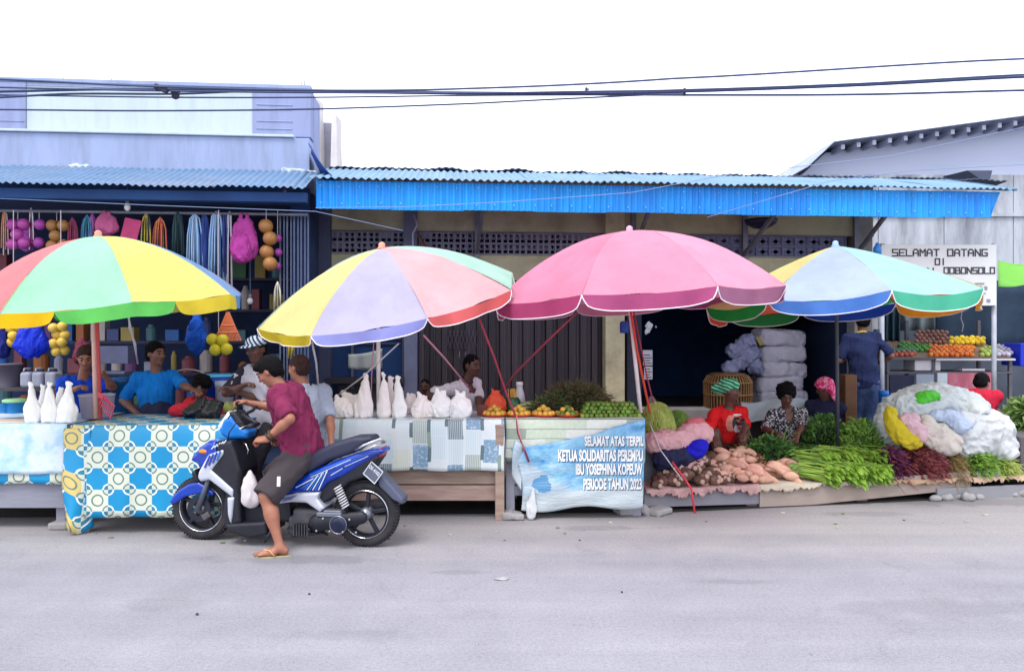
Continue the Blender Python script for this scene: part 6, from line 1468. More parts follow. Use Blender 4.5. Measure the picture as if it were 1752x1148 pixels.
def hang_bag(label, px0, px1, y0, y1, q, m, seed, cat='bag'):
    c = HP((px0+px1)/2, (y0+y1)/2, q); w = (HP(px1, y0, q)-HP(px0, y0, q)).length/2; H_ = (HP(px0, y0, q)-HP(px0, y1, q)).length; s = SDF()
    s.ell(c-V((0, 0, H_*.18)), (w, .09, H_*.32), k=.05); s.ell(c+V((0, 0, H_*.1)), (w*.75, .07, H_*.28), k=.05); s.cap(c+V((-w*.35, 0, H_*.2)), c+V((-w*.2, 0, H_*.5)), w*.28, .012, k=.03); s.cap(c+V((w*.35, 0, H_*.2)), c+V((w*.2, 0, H_*.5)), w*.28, .012, k=.03)
    return single('hanging_bag', crumple(s.mesh('hanging_bag', .010), .026, 9, seed, (1.3, 1, .6)), m, label, cat, 'goods hanging on the shop rail')
bluep = fabric('blue_plastic', (6,44,196), .2, .1, .3, rough=.3)
hang_bag('shiny blue plastic bag hanging between the netted yellow balls', 24, 84, 548, 612, -.45, bluep, 3); hang_bag('dark blue bag hanging at the picture edge under the yellow rim', -20, 16, 556, 614, -.35, fabric('dkblue_plastic', (16,30,110), .1), 4)
hang_bag('large bunched pink bag on the shop rail', 394, 442, 366, 448, .1, fabric('pink_bundle', (186,70,160), .15, .25, .5, 14), 5); hang_bag('small pink cone-shaped bag on the shop rail', 164, 202, 364, 402, .1, fabric('pink_cone', (186,90,140), .15, .2), 6)
hang_bag('blue plastic goods hanging beside the rake head', 320, 352, 536, 606, -.1, fabric('midblue_plastic', (24,84,190), .15, .2, .4), 7)
single('pink_mat', MB().add([HP(214, 372, .1), HP(243, 378, .1), HP(232, 420, .1), HP(203, 416, .1), HP(214, 372, .13), HP(243, 378, .13), HP(232, 420, .13), HP(203, 416, .13)], [(0,1,2,3),(7,6,5,4),(0,4,5,1),(1,5,6,2),(2,6,7,3),(3,7,4,0)]), mat('mat_pink', (176,60,110), .8, .15, 12), 'tilted flat pink mat hanging on the shop rail', 'mat', 'goods hanging on the shop rail', bevel=.006)
def tassel(label, px, y0, y1, spread, n, cols, q=.12, r=.006, seed=0, name='cord_bundle'):
    rg = random.Random(seed); o = thing(name, label, 'cord bundle', HP(px, y1, q), 0, 'goods hanging on the shop rail')
    for i in range(n):
        x = px+spread*(i/(max(1, n-1))-.5)*2+rg.uniform(-1.5, 1.5); c = cols[i % len(cols)]; yl = y1+rg.uniform(-9, 6)
        part('cord', MB().tube([HP(px, y0, q), HP(px+(x-px)*.55, y0+8, q+rg.uniform(-.02, .02)), HP(px+(x-px)*.85, y0+(y1-y0)*.35, q+rg.uniform(-.03, .03)), HP(x, yl, q+rg.uniform(-.04, .04))], r, 5), mat('cord_%d_%d_%d' % c, c, .7, .1, 8), o, smooth=True)
LB = [(150,186,226), (120,166,214), (176,200,230), (100,140,200)]
tassel('first bundle of long pale blue cords on the shop rail', 333, 366, 470, 13, 9, LB, seed=1, r=.008); tassel('second bundle of long pale blue cords beside the white cords', 370, 362, 492, 15, 10, LB, seed=2, r=.008)
tassel('pair of long white cords beside the bunched pink bag', 393, 362, 505, 5, 4, [(200,200,212)], seed=3, r=.008); tassel('orange and white cords at the picture edge of the rail', 8, 360, 432, 5, 4, [(196,120,70), (200,180,170)], seed=4)
tassel('white and red cord pair between the purple ball bundles', 53, 356, 425, 3, 3, [(200,200,210), (180,60,80)], seed=5); tassel('reddish tassel beside the golden brown balls', 124, 372, 425, 9, 7, [(150,60,90), (120,50,90)], seed=6)
tassel('blue-green tassel on the rail above the green panel', 149, 368, 425, 10, 8, [(50,110,160), (70,140,160)], seed=7); tassel('yellow and dark corded bundle left of the orange one', 251, 364, 420, 9, 8, [(190,170,60), (60,60,70)], seed=8)
tassel('orange-red corded bundle on the shop rail', 274, 372, 430, 13, 9, [(186,80,70), (200,130,80)], seed=9); tassel('dark green cloth strips on the shop rail', 304, 362, 440, 9, 7, [(34,66,70), (30,50,64)], seed=10, r=.012); tassel('yellow cords hanging behind the cropped brown hair', 499, 580, 614, 5, 6, [(196,170,60)], q=-.2, seed=11); tassel('thin pale stalks hanging before the steel gate bars', 475, 482, 530, 6, 5, [(190,186,170)], q=-.1, seed=12)
tassel('purple strips hanging between the golden balls and the pink cone bag', 158, 366, 420, 6, 6, [(120,60,140), (150,80,150)], seed=13, r=.010); tassel('dark blue strips beside the first pale blue cords', 350, 366, 470, 7, 7, [(36,60,130), (50,80,160)], seed=14, r=.010); tassel('navy strips beside the second pale blue cords', 384, 364, 470, 4, 5, [(40,60,120)], seed=15, r=.010)
hang_bag('bunched magenta bag lower part beside the white cords', 398, 430, 400, 450, .0, fabric('pink_bundle2', (170,60,150), .15, .25, .5, 14), 15); hang_bag('small lilac bag between the purple ball bundles', 32, 58, 380, 430, .2, fabric('lilac_bundle', (160,80,170), .15, .25, .5, 14), 16); hang_bag('dark red bag hung low behind the umbrella pole', 128, 152, 580, 622, .3, fabric('wine_bag', (120,50,70), .1, .2), 17)
# stock on the shelves at the back of the hardware shop
rgs = random.Random(77); SHC = [(60,70,120), (120,60,70), (150,130,70), (70,110,120), (140,140,160), (100,60,110), (40,90,160), (150,90,50), (60,100,70), (170,160,160)]
for r_, zz in enumerate((.75, 1.15, 1.55, 1.95, 2.35)):
    part('stock_shelf', MB().bb((S0, 1.55, zz-.03), (S1-.2, 1.95, zz)), mat('stock_shelf_m', (60,58,78), .8, .2, 4), lb, False)
    s_ = -4.4
    while s_ < S1-.35:
        w_, h_ = rgs.uniform(.07, .2), rgs.uniform(.12, .32); c_ = rgs.choice(SHC); p_ = BO+BX*(s_+w_/2)+BY*(1.6+rgs.uniform(0, .1)); kd = rgs.random()
        mb_ = MB().box((p_.x, p_.y, zz+.002+h_/2), (w_*.9, .14, h_), (0, 0, BA+rgs.uniform(-.1, .1))) if kd < .5 else MB().lathe([(w_*.42, 0), (w_*.45, .01), (w_*.45, h_*.75), (w_*.25, h_*.9), (w_*.22, h_), (0, h_)], (p_.x, p_.y, zz+.002), 12)
        single('stock_item', mb_, mat('stock_%d_%d_%d' % c_, c_, .6, .15, 5), 'dim packet or bottle standing on the shelves deep in the hardware shop', 'goods', 'stock on the back shelves of the hardware shop', bevel=.004 if kd < .5 else 0); s_ += w_+rgs.uniform(.01, .12)
rk = thing('rake_head', 'orange fan-shaped rake head hanging at the umbrella edge', 'rake', HP(390, 584, -.3), 0, 'goods hanging on the shop rail')
for i in range(17):
    u = i/16*2-1; part('tine', MB().tube([HP(390+2*u, 534, -.3), HP(390+12*u, 558, -.3), HP(390+22*u, 580+2*(1-u*u), -.3), HP(390+22*u, 583, -.33)], .005, 5), mat('rake_orange', (206,110,70), .5, .1, 8), rk)
for yy, w in ((556, 11), (568, 17)): part('cross_bar', MB().tube([HP(390-w, yy, -.305), HP(390, yy+1, -.305), HP(390+w, yy, -.305)], .005, 5), mat('rake_orange', (206,110,70)), rk)
for px, py, lab in ((218, 352, 'white bulb hanging under the pale awning above the pink mat'), (487, 334, 'white bulb tilted under the end of the pale awning'), (428, 512, 'small pale bulb hanging in the dark shop opening')):
    p = HP(px, py, .0 if py < 400 else .4); o = thing('light_bulb', lab, 'bulb', p-V((0, 0, .05)))
    part('globe', MB().sphere(p-V((0, 0, .02)), (.032, .032, .04), 12, 8), mat('bulb_glass', (206,206,210), .2, .03, 5), o, smooth=True); part('socket', MB().lathe([(.018, .015), (.02, .05), (.006, .06)], p, 10), mat('socket_grey', (120,120,130), .5, .1, 5), o, smooth=True)
    part('flex', MB().tube([p+V((0, 0, .06)), p+V((0, 0, .2 if py < 400 else .55))], .003, 4), thin, o)

# ---- produce on the lime table
def pile(name, label, cat, group, me, centre, nx, ny, layers, r, jit, rg, flat=.85, maxn=300, labelf=None):
    n = 0
    for L in range(layers):
        for i in range(nx-L):
            for j in range(ny-L):
                if n >= maxn: return
                if rg.random() < .06: continue
                o = bpy.data.objects.new(name, me); COL.objects.link(o)
                o.location = centre+V(((i-(nx-L-1)/2)*r*2.02+rg.uniform(-jit, jit), (j-(ny-L-1)/2)*r*1.85+rg.uniform(-jit, jit), r*flat+L*r*1.45+rg.uniform(-jit, jit)*.3)); o.rotation_euler = (rg.uniform(0, 6), rg.uniform(0, 6), rg.uniform(0, 6)); sc_ = rg.uniform(.88, 1.12); o.scale = (sc_,)*3
                tag(o, label, cat, group); n += 1
rg = random.Random(21)
lime_me = mesh_of('lime', MB().sphere((0,0,0), (.0215, .0215, .0235), 10, 7), True); lime_me.materials.append(mat('lime_skin', (92,128,48), .4, .2, 20, dirt=(120,150,60), dscale=15, perobj=.35))
pile('lime', 'small green lime in the heap at the end of the lime table', 'lime', 'limes heaped on the table', lime_me, PG(1042, 7.0, .878), 13, 8, 4, .0215, .006, rg)
yel_me = mesh_of('tomato', MB().sphere((0,0,0), (.025, .025, .021), 10, 7), True); yel_me.materials.append(mat('tomato_skin', (206,178,66), .35, .25, 9, dirt=(206,120,70), dscale=8, damt=.8, perobj=.2))
plate_m = mat('plate_orange', (214,70,34), .35, .08, 5)
for i, px in enumerate((846, 888, 930, 970)):
    c = PG(px, 6.92, .878); o = thing('plate', ('orange plastic plate of yellow tomatoes next to the last rounded bag', 'second orange plate of yellow tomatoes, in front of the green jar', 'third orange plate of greenish tomatoes, in front of the leeks', 'fourth orange plate of green fruit beside the limes')[i], 'plate', c, 0, 'orange plates on the lime table')
    part('dish', MB().lathe([(.06, 0), (.09, .006), (.118, .024), (.122, .024), (.122, .029), (.115, .029), (.088, .012), (0, .009)], c, 28), plate_m, o, smooth=True)
    for k in range(17):
        L_ = 0 if k < 11 else 1; q = k*.571+i if L_ == 0 else k*1.05; rr = (.082 if L_ == 0 else (.036 if k < 16 else 0))
        pp = c+V((math.cos(q)*rr, math.sin(q)*rr, .034+L_*.034+(.02 if k == 16 else 0)))
        f = bpy.data.objects.new('tomato', yel_me if i < 3 or k % 3 == 0 else lime_me); COL.objects.link(f); f.location = pp; f.rotation_euler = (q, q*2, q); f.scale = (1.15,)*3
        tag(f, 'small round %s fruit piled on the %s orange plate' % (('yellow', 'yellow', 'yellow', 'mixed')[i], ('first', 'second', 'third', 'fourth')[i]), 'fruit', 'fruit on the %s orange plate' % ('first', 'second', 'third', 'fourth')[i])
def blades(n, fn, seg=3):
    """many narrow leaf strips: fn(i) -> (root, direction, length, width, droop)"""
    mb = MB()
    for i in range(n):
        p, d, L, w, dr = fn(i); p = V(p); d = V(d).normalized(); sd_ = d.cross(V((random.uniform(-1,1), random.uniform(-1,1), random.uniform(.2,1)))).normalized(); vs = []
        for k in range(seg+1):
            u = k/seg; c = p+d*L*u+V((0, 0, -dr*L*u*u)); ww = w*(1-abs(2*u-.9)**2*.85); vs += [c-sd_*ww, c+sd_*ww]
        mb.add(vs, [(2*k, 2*k+1, 2*k+3, 2*k+2) for k in range(seg)])
    return mb
def stems(n, fn, r=.004, seg=4):
    mb = MB()
    for i in range(n):
        p, d, L, dr = fn(i); p = V(p); d = V(d).normalized(); mb.tube([p+d*L*u+V((0, 0, -dr*L*u*u)) for u in [k/seg for k in range(seg+1)]], [r*(1-.4*k/seg) for k in range(seg+1)], 4, cap=False)
    return mb
def leafm(name, a, b):
    if name in _MC: return _MC[name]
    t = MT(name); n = t.noise(9, 4, .7); t.color(t.ramp(n, [(.3, lin(*a)), (.7, lin(*b))])); t.set(Roughness=.55); t.b.inputs['Specular IOR Level'].default_value = .25
    tr = t.t.nodes.new('ShaderNodeBsdfTranslucent'); tr.inputs[0].default_value = lin(*b); mx_ = t.t.nodes.new('ShaderNodeMixShader'); mx_.inputs[0].default_value = .22
    t.t.links.new(t.b.outputs[0], mx_.inputs[1]); t.t.links.new(tr.outputs[0], mx_.inputs[2]); t.t.links.new(mx_.outputs[0], t.out.inputs[0]); _MC[name] = t.m; return t.m
U = random.uniform
def greens(name, label, cat, c, rad, n, leaf, wid, ma, mb_=None, nst=0, seed=0, stemL=.2, up=.5, sdir=None, group=None, core=None):
    """heap of leaves through a dome: c base centre, rad (x,y,z) half sizes"""
    random.seed(seed+100); c = V(c); o = thing(name, label, cat, c, 0, group)
    def rnd():
        while True:
            v = V((U(-1, 1), U(-1, 1), U(0, 1)))
            if .3 < v.length < 1: return v
    def f(i):
        v = rnd(); p = c+V((v.x*rad[0], v.y*rad[1], v.z*rad[2])); d = V((v.x*.9+U(-.6, .6), v.y*.9+U(-.6, .6), v.z*up+U(-.35, .5)))
        if sdir is not None: d = V(sdir)*.55+d*.9
        return p, d, leaf*U(.6, 1.3), wid*U(.6, 1.2), U(0, .5)
    if core: part('core', SDF().ell(c, (rad[0]*.78, rad[1]*.78, rad[2]*.78), k=.01).noise(.03, 30, seed).half(c-V((0,0,.01)), (0,0,-1)).mesh('core', .02), core, o)
    part('leaves', blades(n, f), ma, o, kind='stuff')
    if mb_ is not None: part('tips', blades(int(n*.3), f), mb_, o, kind='stuff')
    if nst:
        def g(i):
            v = rnd(); return c+V((v.x*rad[0]*.9, v.y*rad[1]*.9, v.z*rad[2]*.95)), (V(sdir) if sdir is not None else V((v.x, v.y, v.z*.6)))+V((U(-.3, .3), U(-.3, .3), U(-.2, .3))), stemL*U(.6, 1.2), U(0, .4)
        part('stalks', stems(nst, g, .0042), mb_ or ma, o, kind='stuff')
    return o
dk = leafm('herb_dark', (70,72,50), (112,112,74)); dkg = leafm('leaf_dark', (44,82,44), (84,128,66)); mid = leafm('leaf_mid', (78,122,54), (136,172,84)); brt = leafm('leaf_bright', (92,140,40), (152,186,72)); yg = leafm('bean_yellowgreen', (120,150,50), (196,206,124)); redl = leafm('amaranth_red', (104,46,60), (150,84,84)); purp = leafm('amaranth_purple', (74,36,84), (120,60,100)); dry = leafm('dry_leaf', (120,104,66), (156,134,86))
earth = mat('core_dark', (30,36,28), .9, .2, 8); earthr = mat('core_red', (60,30,36), .9, .2, 8); earthg = mat('core_green', (52,84,30), .9, .2, 8)
greens('herb_heap', 'tall dark heap of dried-looking herbs on the lime table', 'herbs', PG(985, 7.22, .88), (.37, .2, .30), 1500, .06, .006, dk, dk, 500, 1, .10, .6, core=mat('core_olive', (44,44,32), .9, .3, 12))
greens('herb_heap', 'lower dark green bunch between the leeks and the limes', 'herbs', PG(945, 7.12, .88), (.24, .14, .17), 700, .06, .007, dk, dkg, 150, 2, .10, .6, core=earth)
def beans(label, c, rad, n, m, seed, L=.16):
    random.seed(seed); c = V(c); o = thing('bean_heap', label, 'beans', c); mb = MB()
    part('core', SDF().ell(c, (rad[0]*.86, rad[1]*.86, rad[2]*.86), k=.01).noise(.02, 30, seed).half(c-V((0,0,.01)), (0,0,-1)).mesh('core', .016), earthg, o)
    for i in range(n):
        q = U(0, 6.28); w = math.sqrt(U(0, 1)); p = c+V((math.cos(q)*w*rad[0], math.sin(q)*w*rad[1], rad[2]*math.sqrt(max(0, 1-w*w*.9))))
        a = U(0, 6.28); d = V((math.cos(a), math.sin(a)*.7, 0)); l_ = L*U(.5, 1.2)
        def on(p_): 
            e = ((p_.x-c.x)/rad[0])**2+((p_.y-c.y)/rad[1])**2; return V((p_.x, p_.y, c.z+rad[2]*math.sqrt(max(0, 1-e*.95))*1.0-max(0, e-1)*.12+U(-.004, .035)))
        mb.tube([on(p+d*l_*t_+V((0, 0, 0))+V((-d.y, d.x, 0))*.03*math.sin(t_*5+q)) for t_ in (-.5, -.2, .1, .35, .5)], .007, 4, cap=False)
    part('pods', mb, m, o, kind='stuff')
beans('heap of long yellow-green beans at the end of the lime table', PG(1124, 7.5, .70), (.17, .18, .23), 460, yg, 3)
beans('smaller darker green bean bundle behind the yellow-green beans', PG(1160, 7.62, .68), (.13, .14, .16), 220, mid, 4)
single('bean_crate', MB().box(PG(1138, 7.6, .44), (.5, .46, .48)), wood_grey, 'grey timber crate carrying the bean heaps beside the banner', 'crate', bevel=.008)
lk = thing('leek_bundle', 'stack of pale green leeks lying beside the dark herbs', 'leeks', PG(915, 7.25, .88))
for i in range(12):
    r_, k_ = divmod(i, 4); p = PG(890, 7.10+.05*k_, .90+r_*.035); part('leek', MB().tube([p, p+V((.14, .01, .012)), p+V((.3, .02, .04))], [.016, .015, .02], 7), leafm('leek_pale', (150,170,110), (196,204,160)), lk, smooth=True)
jar = thing('jar', 'dark green jar with yellow sticks behind the tomato plates', 'jar', PG(877, 7.12, .88)); c = PG(877, 7.12, .88)
part('glass', MB().lathe([(.07, 0), (.075, .02), (.075, .13), (.06, .15), (.06, .16), (0, .16)], c, 20), mat('jar_green', (24,78,44), .2, .15, 7), jar, smooth=True)
for i in range(12): part('stick', MB().tube([c+V((.05*math.cos(i*2.4)*(i/12), .05*math.sin(i*2.4)*(i/12), .14)), c+V((.06*math.cos(i*2.4)*(i/12), .05*math.sin(i*2.4), .24))], .004, 5), mat('stick_y', (206,160,70), .6, .1, 8), jar)
bag('orange-red plastic bag behind the first tomato plate', 848, 705, 664, 34, 7.05, fabric('orange_plastic', (226,90,60), .25, .1, .3, rough=.3), 'round', 51, None, ztab=.88)
bt = thing('water_jug', 'clear white jug with domed top behind the green jar', 'jug', PG(889, 7.3, .88)); c = PG(889, 7.3, .88)
part('body', MB().lathe([(.05, 0), (.055, .02), (.055, .13), (.045, .19), (.03, .23), (.03, .26), (.0, .26)], c, 18), mat('jug_white', (190,196,206), .2, .06, 5), bt, smooth=True); part('cap', MB().lathe([(.032, .255), (.034, .285), (.03, .295), (.0, .297)], c, 16), mat('jug_cap', (214,216,220), .4, .03, 5), bt, smooth=True)
single('clear_crate', MB().box(PG(967, 7.45, .99), (.26, .2, .2)), mat('crate_pale', (110,140,160), .3, .15, 6), 'pale bluish plastic box behind the dark herbs', 'box', bevel=.02)
single('wood_box', MB().box(PG(826, 7.05, .93), (.1, .1, .1)), mat('box_brown', (110,62,56), .7, .15, 6), 'small reddish brown box beside the rounded bags', 'box', bevel=.006)

# ---- on the platform
def heap(label, pts, m, seed, name='sack', cat='sack', nz=.03, fq=20, h=.012, zfl=.203, cut=True):
    s = SDF()
    for (px, py, Y, rx, ry, rz) in pts: s.ell(P(px, py, Y), (rx, ry, rz), k=.08)
    if cut: s.half((0, 0, zfl), (0, 0, -1), k=.004)
    return single(name, crumple(s.mesh(name, h), nz*2.6, fq*.27, seed, (1.1, 1, .8), 4, zfl+.004 if cut else None), m, label, cat)
wsack = fabric('white_sack', (186,194,198), .1, .1, .5, 9, .5); psack = fabric('pink_sack', (206,160,164), .1, .12, .4, 14, .6)
heap('crumpled pale pink sack lying behind the taro heap', [(1150, 752, 7.28, .20, .10, .09), (1190, 742, 7.4, .16, .13, .11), (1118, 758, 7.25, .12, .10, .08), (1160, 785, 7.3, .24, .12, .16)], psack, 3, nz=.012, fq=30)
heap('small raised pink knot of the crumpled sack', [(1193, 724, 7.4, .08, .06, .045), (1180, 730, 7.4, .06, .05, .03)], fabric('pink_knot', (196,110,120), .1, .15), 6, nz=.010, fq=50)
heap('dark navy bag behind the taro roots', [(1136, 786, 7.2, .11, .08, .10), (1166, 782, 7.22, .12, .08, .09)], fabric('navy_bag', (30,34,66), .05), 4, nz=.012, fq=30); heap('vivid blue bag beside the squatting red shirt', [(1186, 772, 7.2, .10, .06, .06), (1200, 764, 7.22, .07, .05, .05)], fabric('vivid_blue', (24,20,180), .1), 5, nz=.010, fq=34)
# woven sack cloth spread over the platform edge
def liner(label, pa, pb, depth, hang, m, seed, Yo=0.):
    rg = random.Random(seed); ph = [rg.uniform(0, 6) for _ in range(5)]
    def fn(u, v):
        px = pa+(pb-pa)*u; Y0_ = plat(px)+Yo; x = xat(px, Y0_)
        if v < .55: q = v/.55; return (x+.25*(1-q)*(x/Y0_)*depth, Y0_+depth*(1-q), .212+.008*math.sin(u*14+q*5+ph[0])+.02*math.sin(u*5+ph[3])*(1-q))
        q = (v-.55)/.45; hh_ = hang*(.55+.2*math.sin(u*9+ph[1])+.15*math.sin(u*31+ph[2])+rg.uniform(-.25, .3)); return (x, Y0_-.02-.02*q-.015*math.sin(u*22+ph[4])*q, .212-hh_*q)
    return single('sack_cloth', MB().grid(fn, 60, 12), m, label, 'cloth', solid=.004, smooth=True)
liner('pinkish woven sack cloth with frayed hem under the taro roots', 1104, 1300, .65, .09, mat('woven_pink', (176,142,140), .9, .2, 16, dirt=(120,90,88), dscale=7, bump=.4, bscale=200), 1)
liner('greyish cardboard and sack lining under the sweet potatoes and greens', 1296, 1500, .65, .07, mat('woven_grey', (176,166,150), .9, .15, 12, dirt=(130,118,106), dscale=6, bump=.3), 2); liner('flattened cardboard under the red amaranth', 1496, 1660, .65, .06, mat('cardboard', (166,136,112), .9, .12, 8, dirt=(130,104,88)), 3, .0); liner('pale cardboard sheet under the last green bunches', 1662, 1790, .6, .07, mat('cardboard2', (180,152,130), .9, .12, 8), 4)
# taro roots and sweet potatoes
rg = random.Random(33)
def root_mesh(L, r, bend, seed, mats, cutend=False):
    rr = random.Random(seed); pts = []; rad = []
    for k in range(7):
        u = k/6; pts.append((L*(u-.5), bend*math.sin(u*3.1), bend*.4*math.sin(u*5))); rad.append(r*(math.sin(min(1, max(.0, u*.94+.04))*math.pi)**.55)*rr.uniform(.9, 1.1))
    me = mesh_of('root', MB().tube(pts, rad, 9), True); me.materials.append(mats); return me
sp_m = mat('sweet_potato', (204,160,140), .75, .12, 14, dirt=(164,112,94), dscale=12, damt=.6, perobj=.18, bump=.2, bscale=60)
spm = [root_mesh(L, r, b, i, sp_m) for i, (L, r, b) in enumerate(((.2, .04, .02), (.16, .048, .01), (.24, .036, .03), (.13, .04, .0)))]
def scatter(name, label, cat, group, meshes, fn, n, rg, rot):
    for i in range(n):
        o = bpy.data.objects.new(name, meshes[i % len(meshes)]); COL.objects.link(o); o.location = fn(i); o.rotation_euler = rot(i); k = rg.uniform(.85, 1.15); o.scale = (k,)*3; tag(o, label, cat, group)
def heap_pos(pxa, pxb, d0, d1, hmax, rg, zb=.225):
    def f(i):
        u = rg.random(); v = rg.random(); px = pxa+(pxb-pxa)*u; Y_ = plat(px)+d0+(d1-d0)*v; e = min(1, 3.2*min(u, 1-u)+.1)*min(1, .28+1.5*v); return PG(px, Y_, zb+hmax*e*rg.uniform(.55, 1.))
    return f
scatter('sweet_potato', 'pinkish tan sweet potato in the big heap on the platform edge', 'sweet potato', 'sweet potatoes in the heap', spm, heap_pos(1205, 1312, .06, .55, .23, rg), 74, rg, lambda i: (rg.uniform(-.3, .3), rg.uniform(-.5, .5), rg.uniform(-.9, .9)))
scatter('sweet_potato', 'long sweet potato in the low pile right beside the water spinach', 'sweet potato', 'sweet potatoes beside the spinach', spm, heap_pos(1312, 1368, .06, .38, .15, rg), 26, rg, lambda i: (rg.uniform(-.2, .2), rg.uniform(-.1, .4), rg.uniform(-.7, -.1)))
ta_m = mat('taro_skin', (92,64,56), .9, .25, 18, dirt=(150,120,104), dscale=9, damt=.7, perobj=.25, bump=.5, bscale=50); cutm = mat('taro_cut', (170,142,128), .8, .1, 14)
tm = []
for i, (L, r_) in enumerate(((.14, .05), (.18, .042), (.12, .055))):
    me = root_mesh(L, r_, .008, i+9, ta_m); tm.append(me)
capme = mesh_of('cut_face', MB().sphere((0,0,0), (.012, .024, .024), 10, 6), True); capme.materials.append(cutm)
fp = heap_pos(1120, 1255, .05, .5, .22, rg)
for i in range(84):
    o = thing('taro_root', 'dark brown taro root with pale cut end in the heap by the pink sack cloth', 'taro', fp(i), 0, 'taro roots in the heap'); o.rotation_euler = (rg.uniform(-.4, .4), rg.uniform(-.5, .5), rg.uniform(-2.2, -.8)); me = tm[i % 3]
    a = bpy.data.objects.new('root', me); COL.objects.link(a); a.parent = o; c_ = bpy.data.objects.new('cut_face', capme); COL.objects.link(c_); c_.parent = o; c_.location = ((.068, .086, .058)[i % 3], 0, 0)
# leafy heaps
greens('greens_heap', 'dark green leafy heap in front of the patterned blouse', 'greens', PG(1318, 7.85, .21), (.36, .2, .36), 2000, .065, .015, dkg, mid, 60, 11, .25, .8, core=earth)
greens('greens_heap', 'dark heap of leaves between the pink headscarf and the umbrella pole', 'greens', PG(1412, 8.15, .25), (.26, .22, .52), 1800, .065, .015, dkg, mid, 50, 12, .2, .8, core=earth)
greens('greens_heap', 'rounded mound of mixed green herbs beside the dark umbrella pole', 'greens', PG(1472, 7.95, .22), (.30, .22, .54), 2600, .05, .012, mid, brt, 90, 13, .16, .8, core=earthg)
def bunch(label, px, d, seed, L=.42, ang=-.35, n=60, ms=brt, ml=mid, z=.23, spread=.1, rz=.10):
    random.seed(seed); p0_ = PG(px, plat(px)+d, z); dr = V((math.cos(ang), math.sin(ang), -.05)); sdv = V((-dr.y, dr.x, 0)); o = thing('spinach_bunch', label, 'greens', p0_, 0, 'water spinach bunches')
    def g(i):
        a, b = U(-1, 1), U(0, 1)*(1-.0); return p0_-dr*L*.5+sdv*a*spread*.75+V((0, 0, b*rz*(1-a*a*.7)+.01)), dr+sdv*a*.22+V((0, 0, U(-.05, .18))), L*U(.75, 1.1), U(.05, .22)
    part('stalks', stems(n, g, .0062, 5), leafm('spinach_stalk', (126,164,60), (172,200,96)), o, kind='stuff')
    def f1(i):
        a = U(-1, 1); return p0_+dr*L*U(.12, .58)+sdv*a*spread*1.15+V((0, 0, U(.0, rz*.9))), dr*.8+sdv*a*.9+V((0, 0, U(-.5, .5))), (.065*U(.5, 1.3)), .021*U(.6, 1.2), U(.2, .9)
    part('leaves', blades(int(n*6.5), f1), ms, o, kind='stuff')
    def f2(i):
        a = U(-1, 1); return p0_-dr*L*U(.35, .62)+sdv*a*spread*1.3+V((0, 0, U(.0, rz))), -dr+sdv*a*.9+V((0, 0, U(-.3, .6))), .10*U(.6, 1.2), .010*U(.6, 1.1), U(.1, .6)
    part('leaves', blades(int(n*1.3), f2), ml, o, kind='stuff')
B_l = ['front bunch of bright green water spinach next to the sweet potatoes', 'second bright bunch of water spinach along the platform edge', 'third bright bunch of water spinach towards the amaranth', 'upper bunch of water spinach behind the front one', 'upper middle bunch of water spinach below the dark leaves', 'last upper bunch of water spinach beside the purple amaranth']
for i, (px, d) in enumerate(((1398, .12), (1440, .10), (1482, .12), (1392, .36), (1432, .40), (1480, .38))): bunch(B_l[i], px, d, 60+i, z=.23 if i < 3 else .33, n=52, spread=.115, rz=.15, L=.34, ang=-.35-.12*(i % 3))
greens('amaranth_heap', 'purple end of the amaranth pile beside the water spinach', 'amaranth', PG(1522, 7.62, .22), (.17, .17, .27), 900, .07, .014, purp, redl, 60, 21, .2, .4, (.3, -.6, -.1), core=earthr)
greens('amaranth_heap', 'wide heap of reddish brown amaranth stalks in front of the sacks', 'amaranth', PG(1572, 7.66, .22), (.26, .18, .30), 1500, .075, .011, redl, redl, 160, 22, .16, .5, (.6, -.7, -.15), core=earthr)
greens('dry_bundle', 'tawny bundle of dry stalks at the end of the amaranth heap', 'bundle', PG(1618, 7.72, .24), (.12, .15, .30), 300, .11, .006, dry, dry, 260, 23, .2, .3, (.2, -.6, -.4), core=mat('core_tan', (90,76,50), .9, .2, 8))
greens('greens_heap', 'fresh green bunch in front of the white sacks', 'greens', PG(1668, 7.72, .24), (.19, .15, .24), 1000, .065, .012, mid, brt, 80, 24, .18, .4, (.5, -.6, -.1), core=earthg)
greens('greens_heap', 'small pale yellow-green bunch at the end of the platform', 'greens', PG(1712, 7.76, .24), (.13, .13, .17), 300, .08, .007, yg, yg, 160, 25, .12, .4, (.3, -.6, -.1), core=earthg)
greens('greens_heap', 'loose leaves scattered along the platform edge below the spinach', 'greens', PG(1475, plat(1475)+.06, .20), (.32, .07, .09), 260, .07, .008, dkg, mid, 60, 26, .1, .3)
greens('greens_heap', 'leafy cabbage heap at the picture edge beyond the sacks', 'greens', PG(1762, 8.4, .62), (.2, .2, .30), 500, .14, .03, leafm('cabbage', (84,120,56), (150,176,110)), mid, 60, 27, .15, .6, core=earthg)
greens('greens_heap', 'brown peelings behind the sweet potato heap', 'peelings', PG(1268, 7.62, .22), (.26, .12, .26), 420, .06, .010, leafm('peel_brown', (84,44,34), (140,84,56)), dry, 90, 28, .1, .5, core=earthr)
single('crate_board', MB().box(PG(1760, 7.95, .42), (.5, .5, .34)), mat('crate_dark', (84,80,86), .8, .2, 5), 'dark crate under the cabbage at the picture edge', 'crate', bevel=.01)
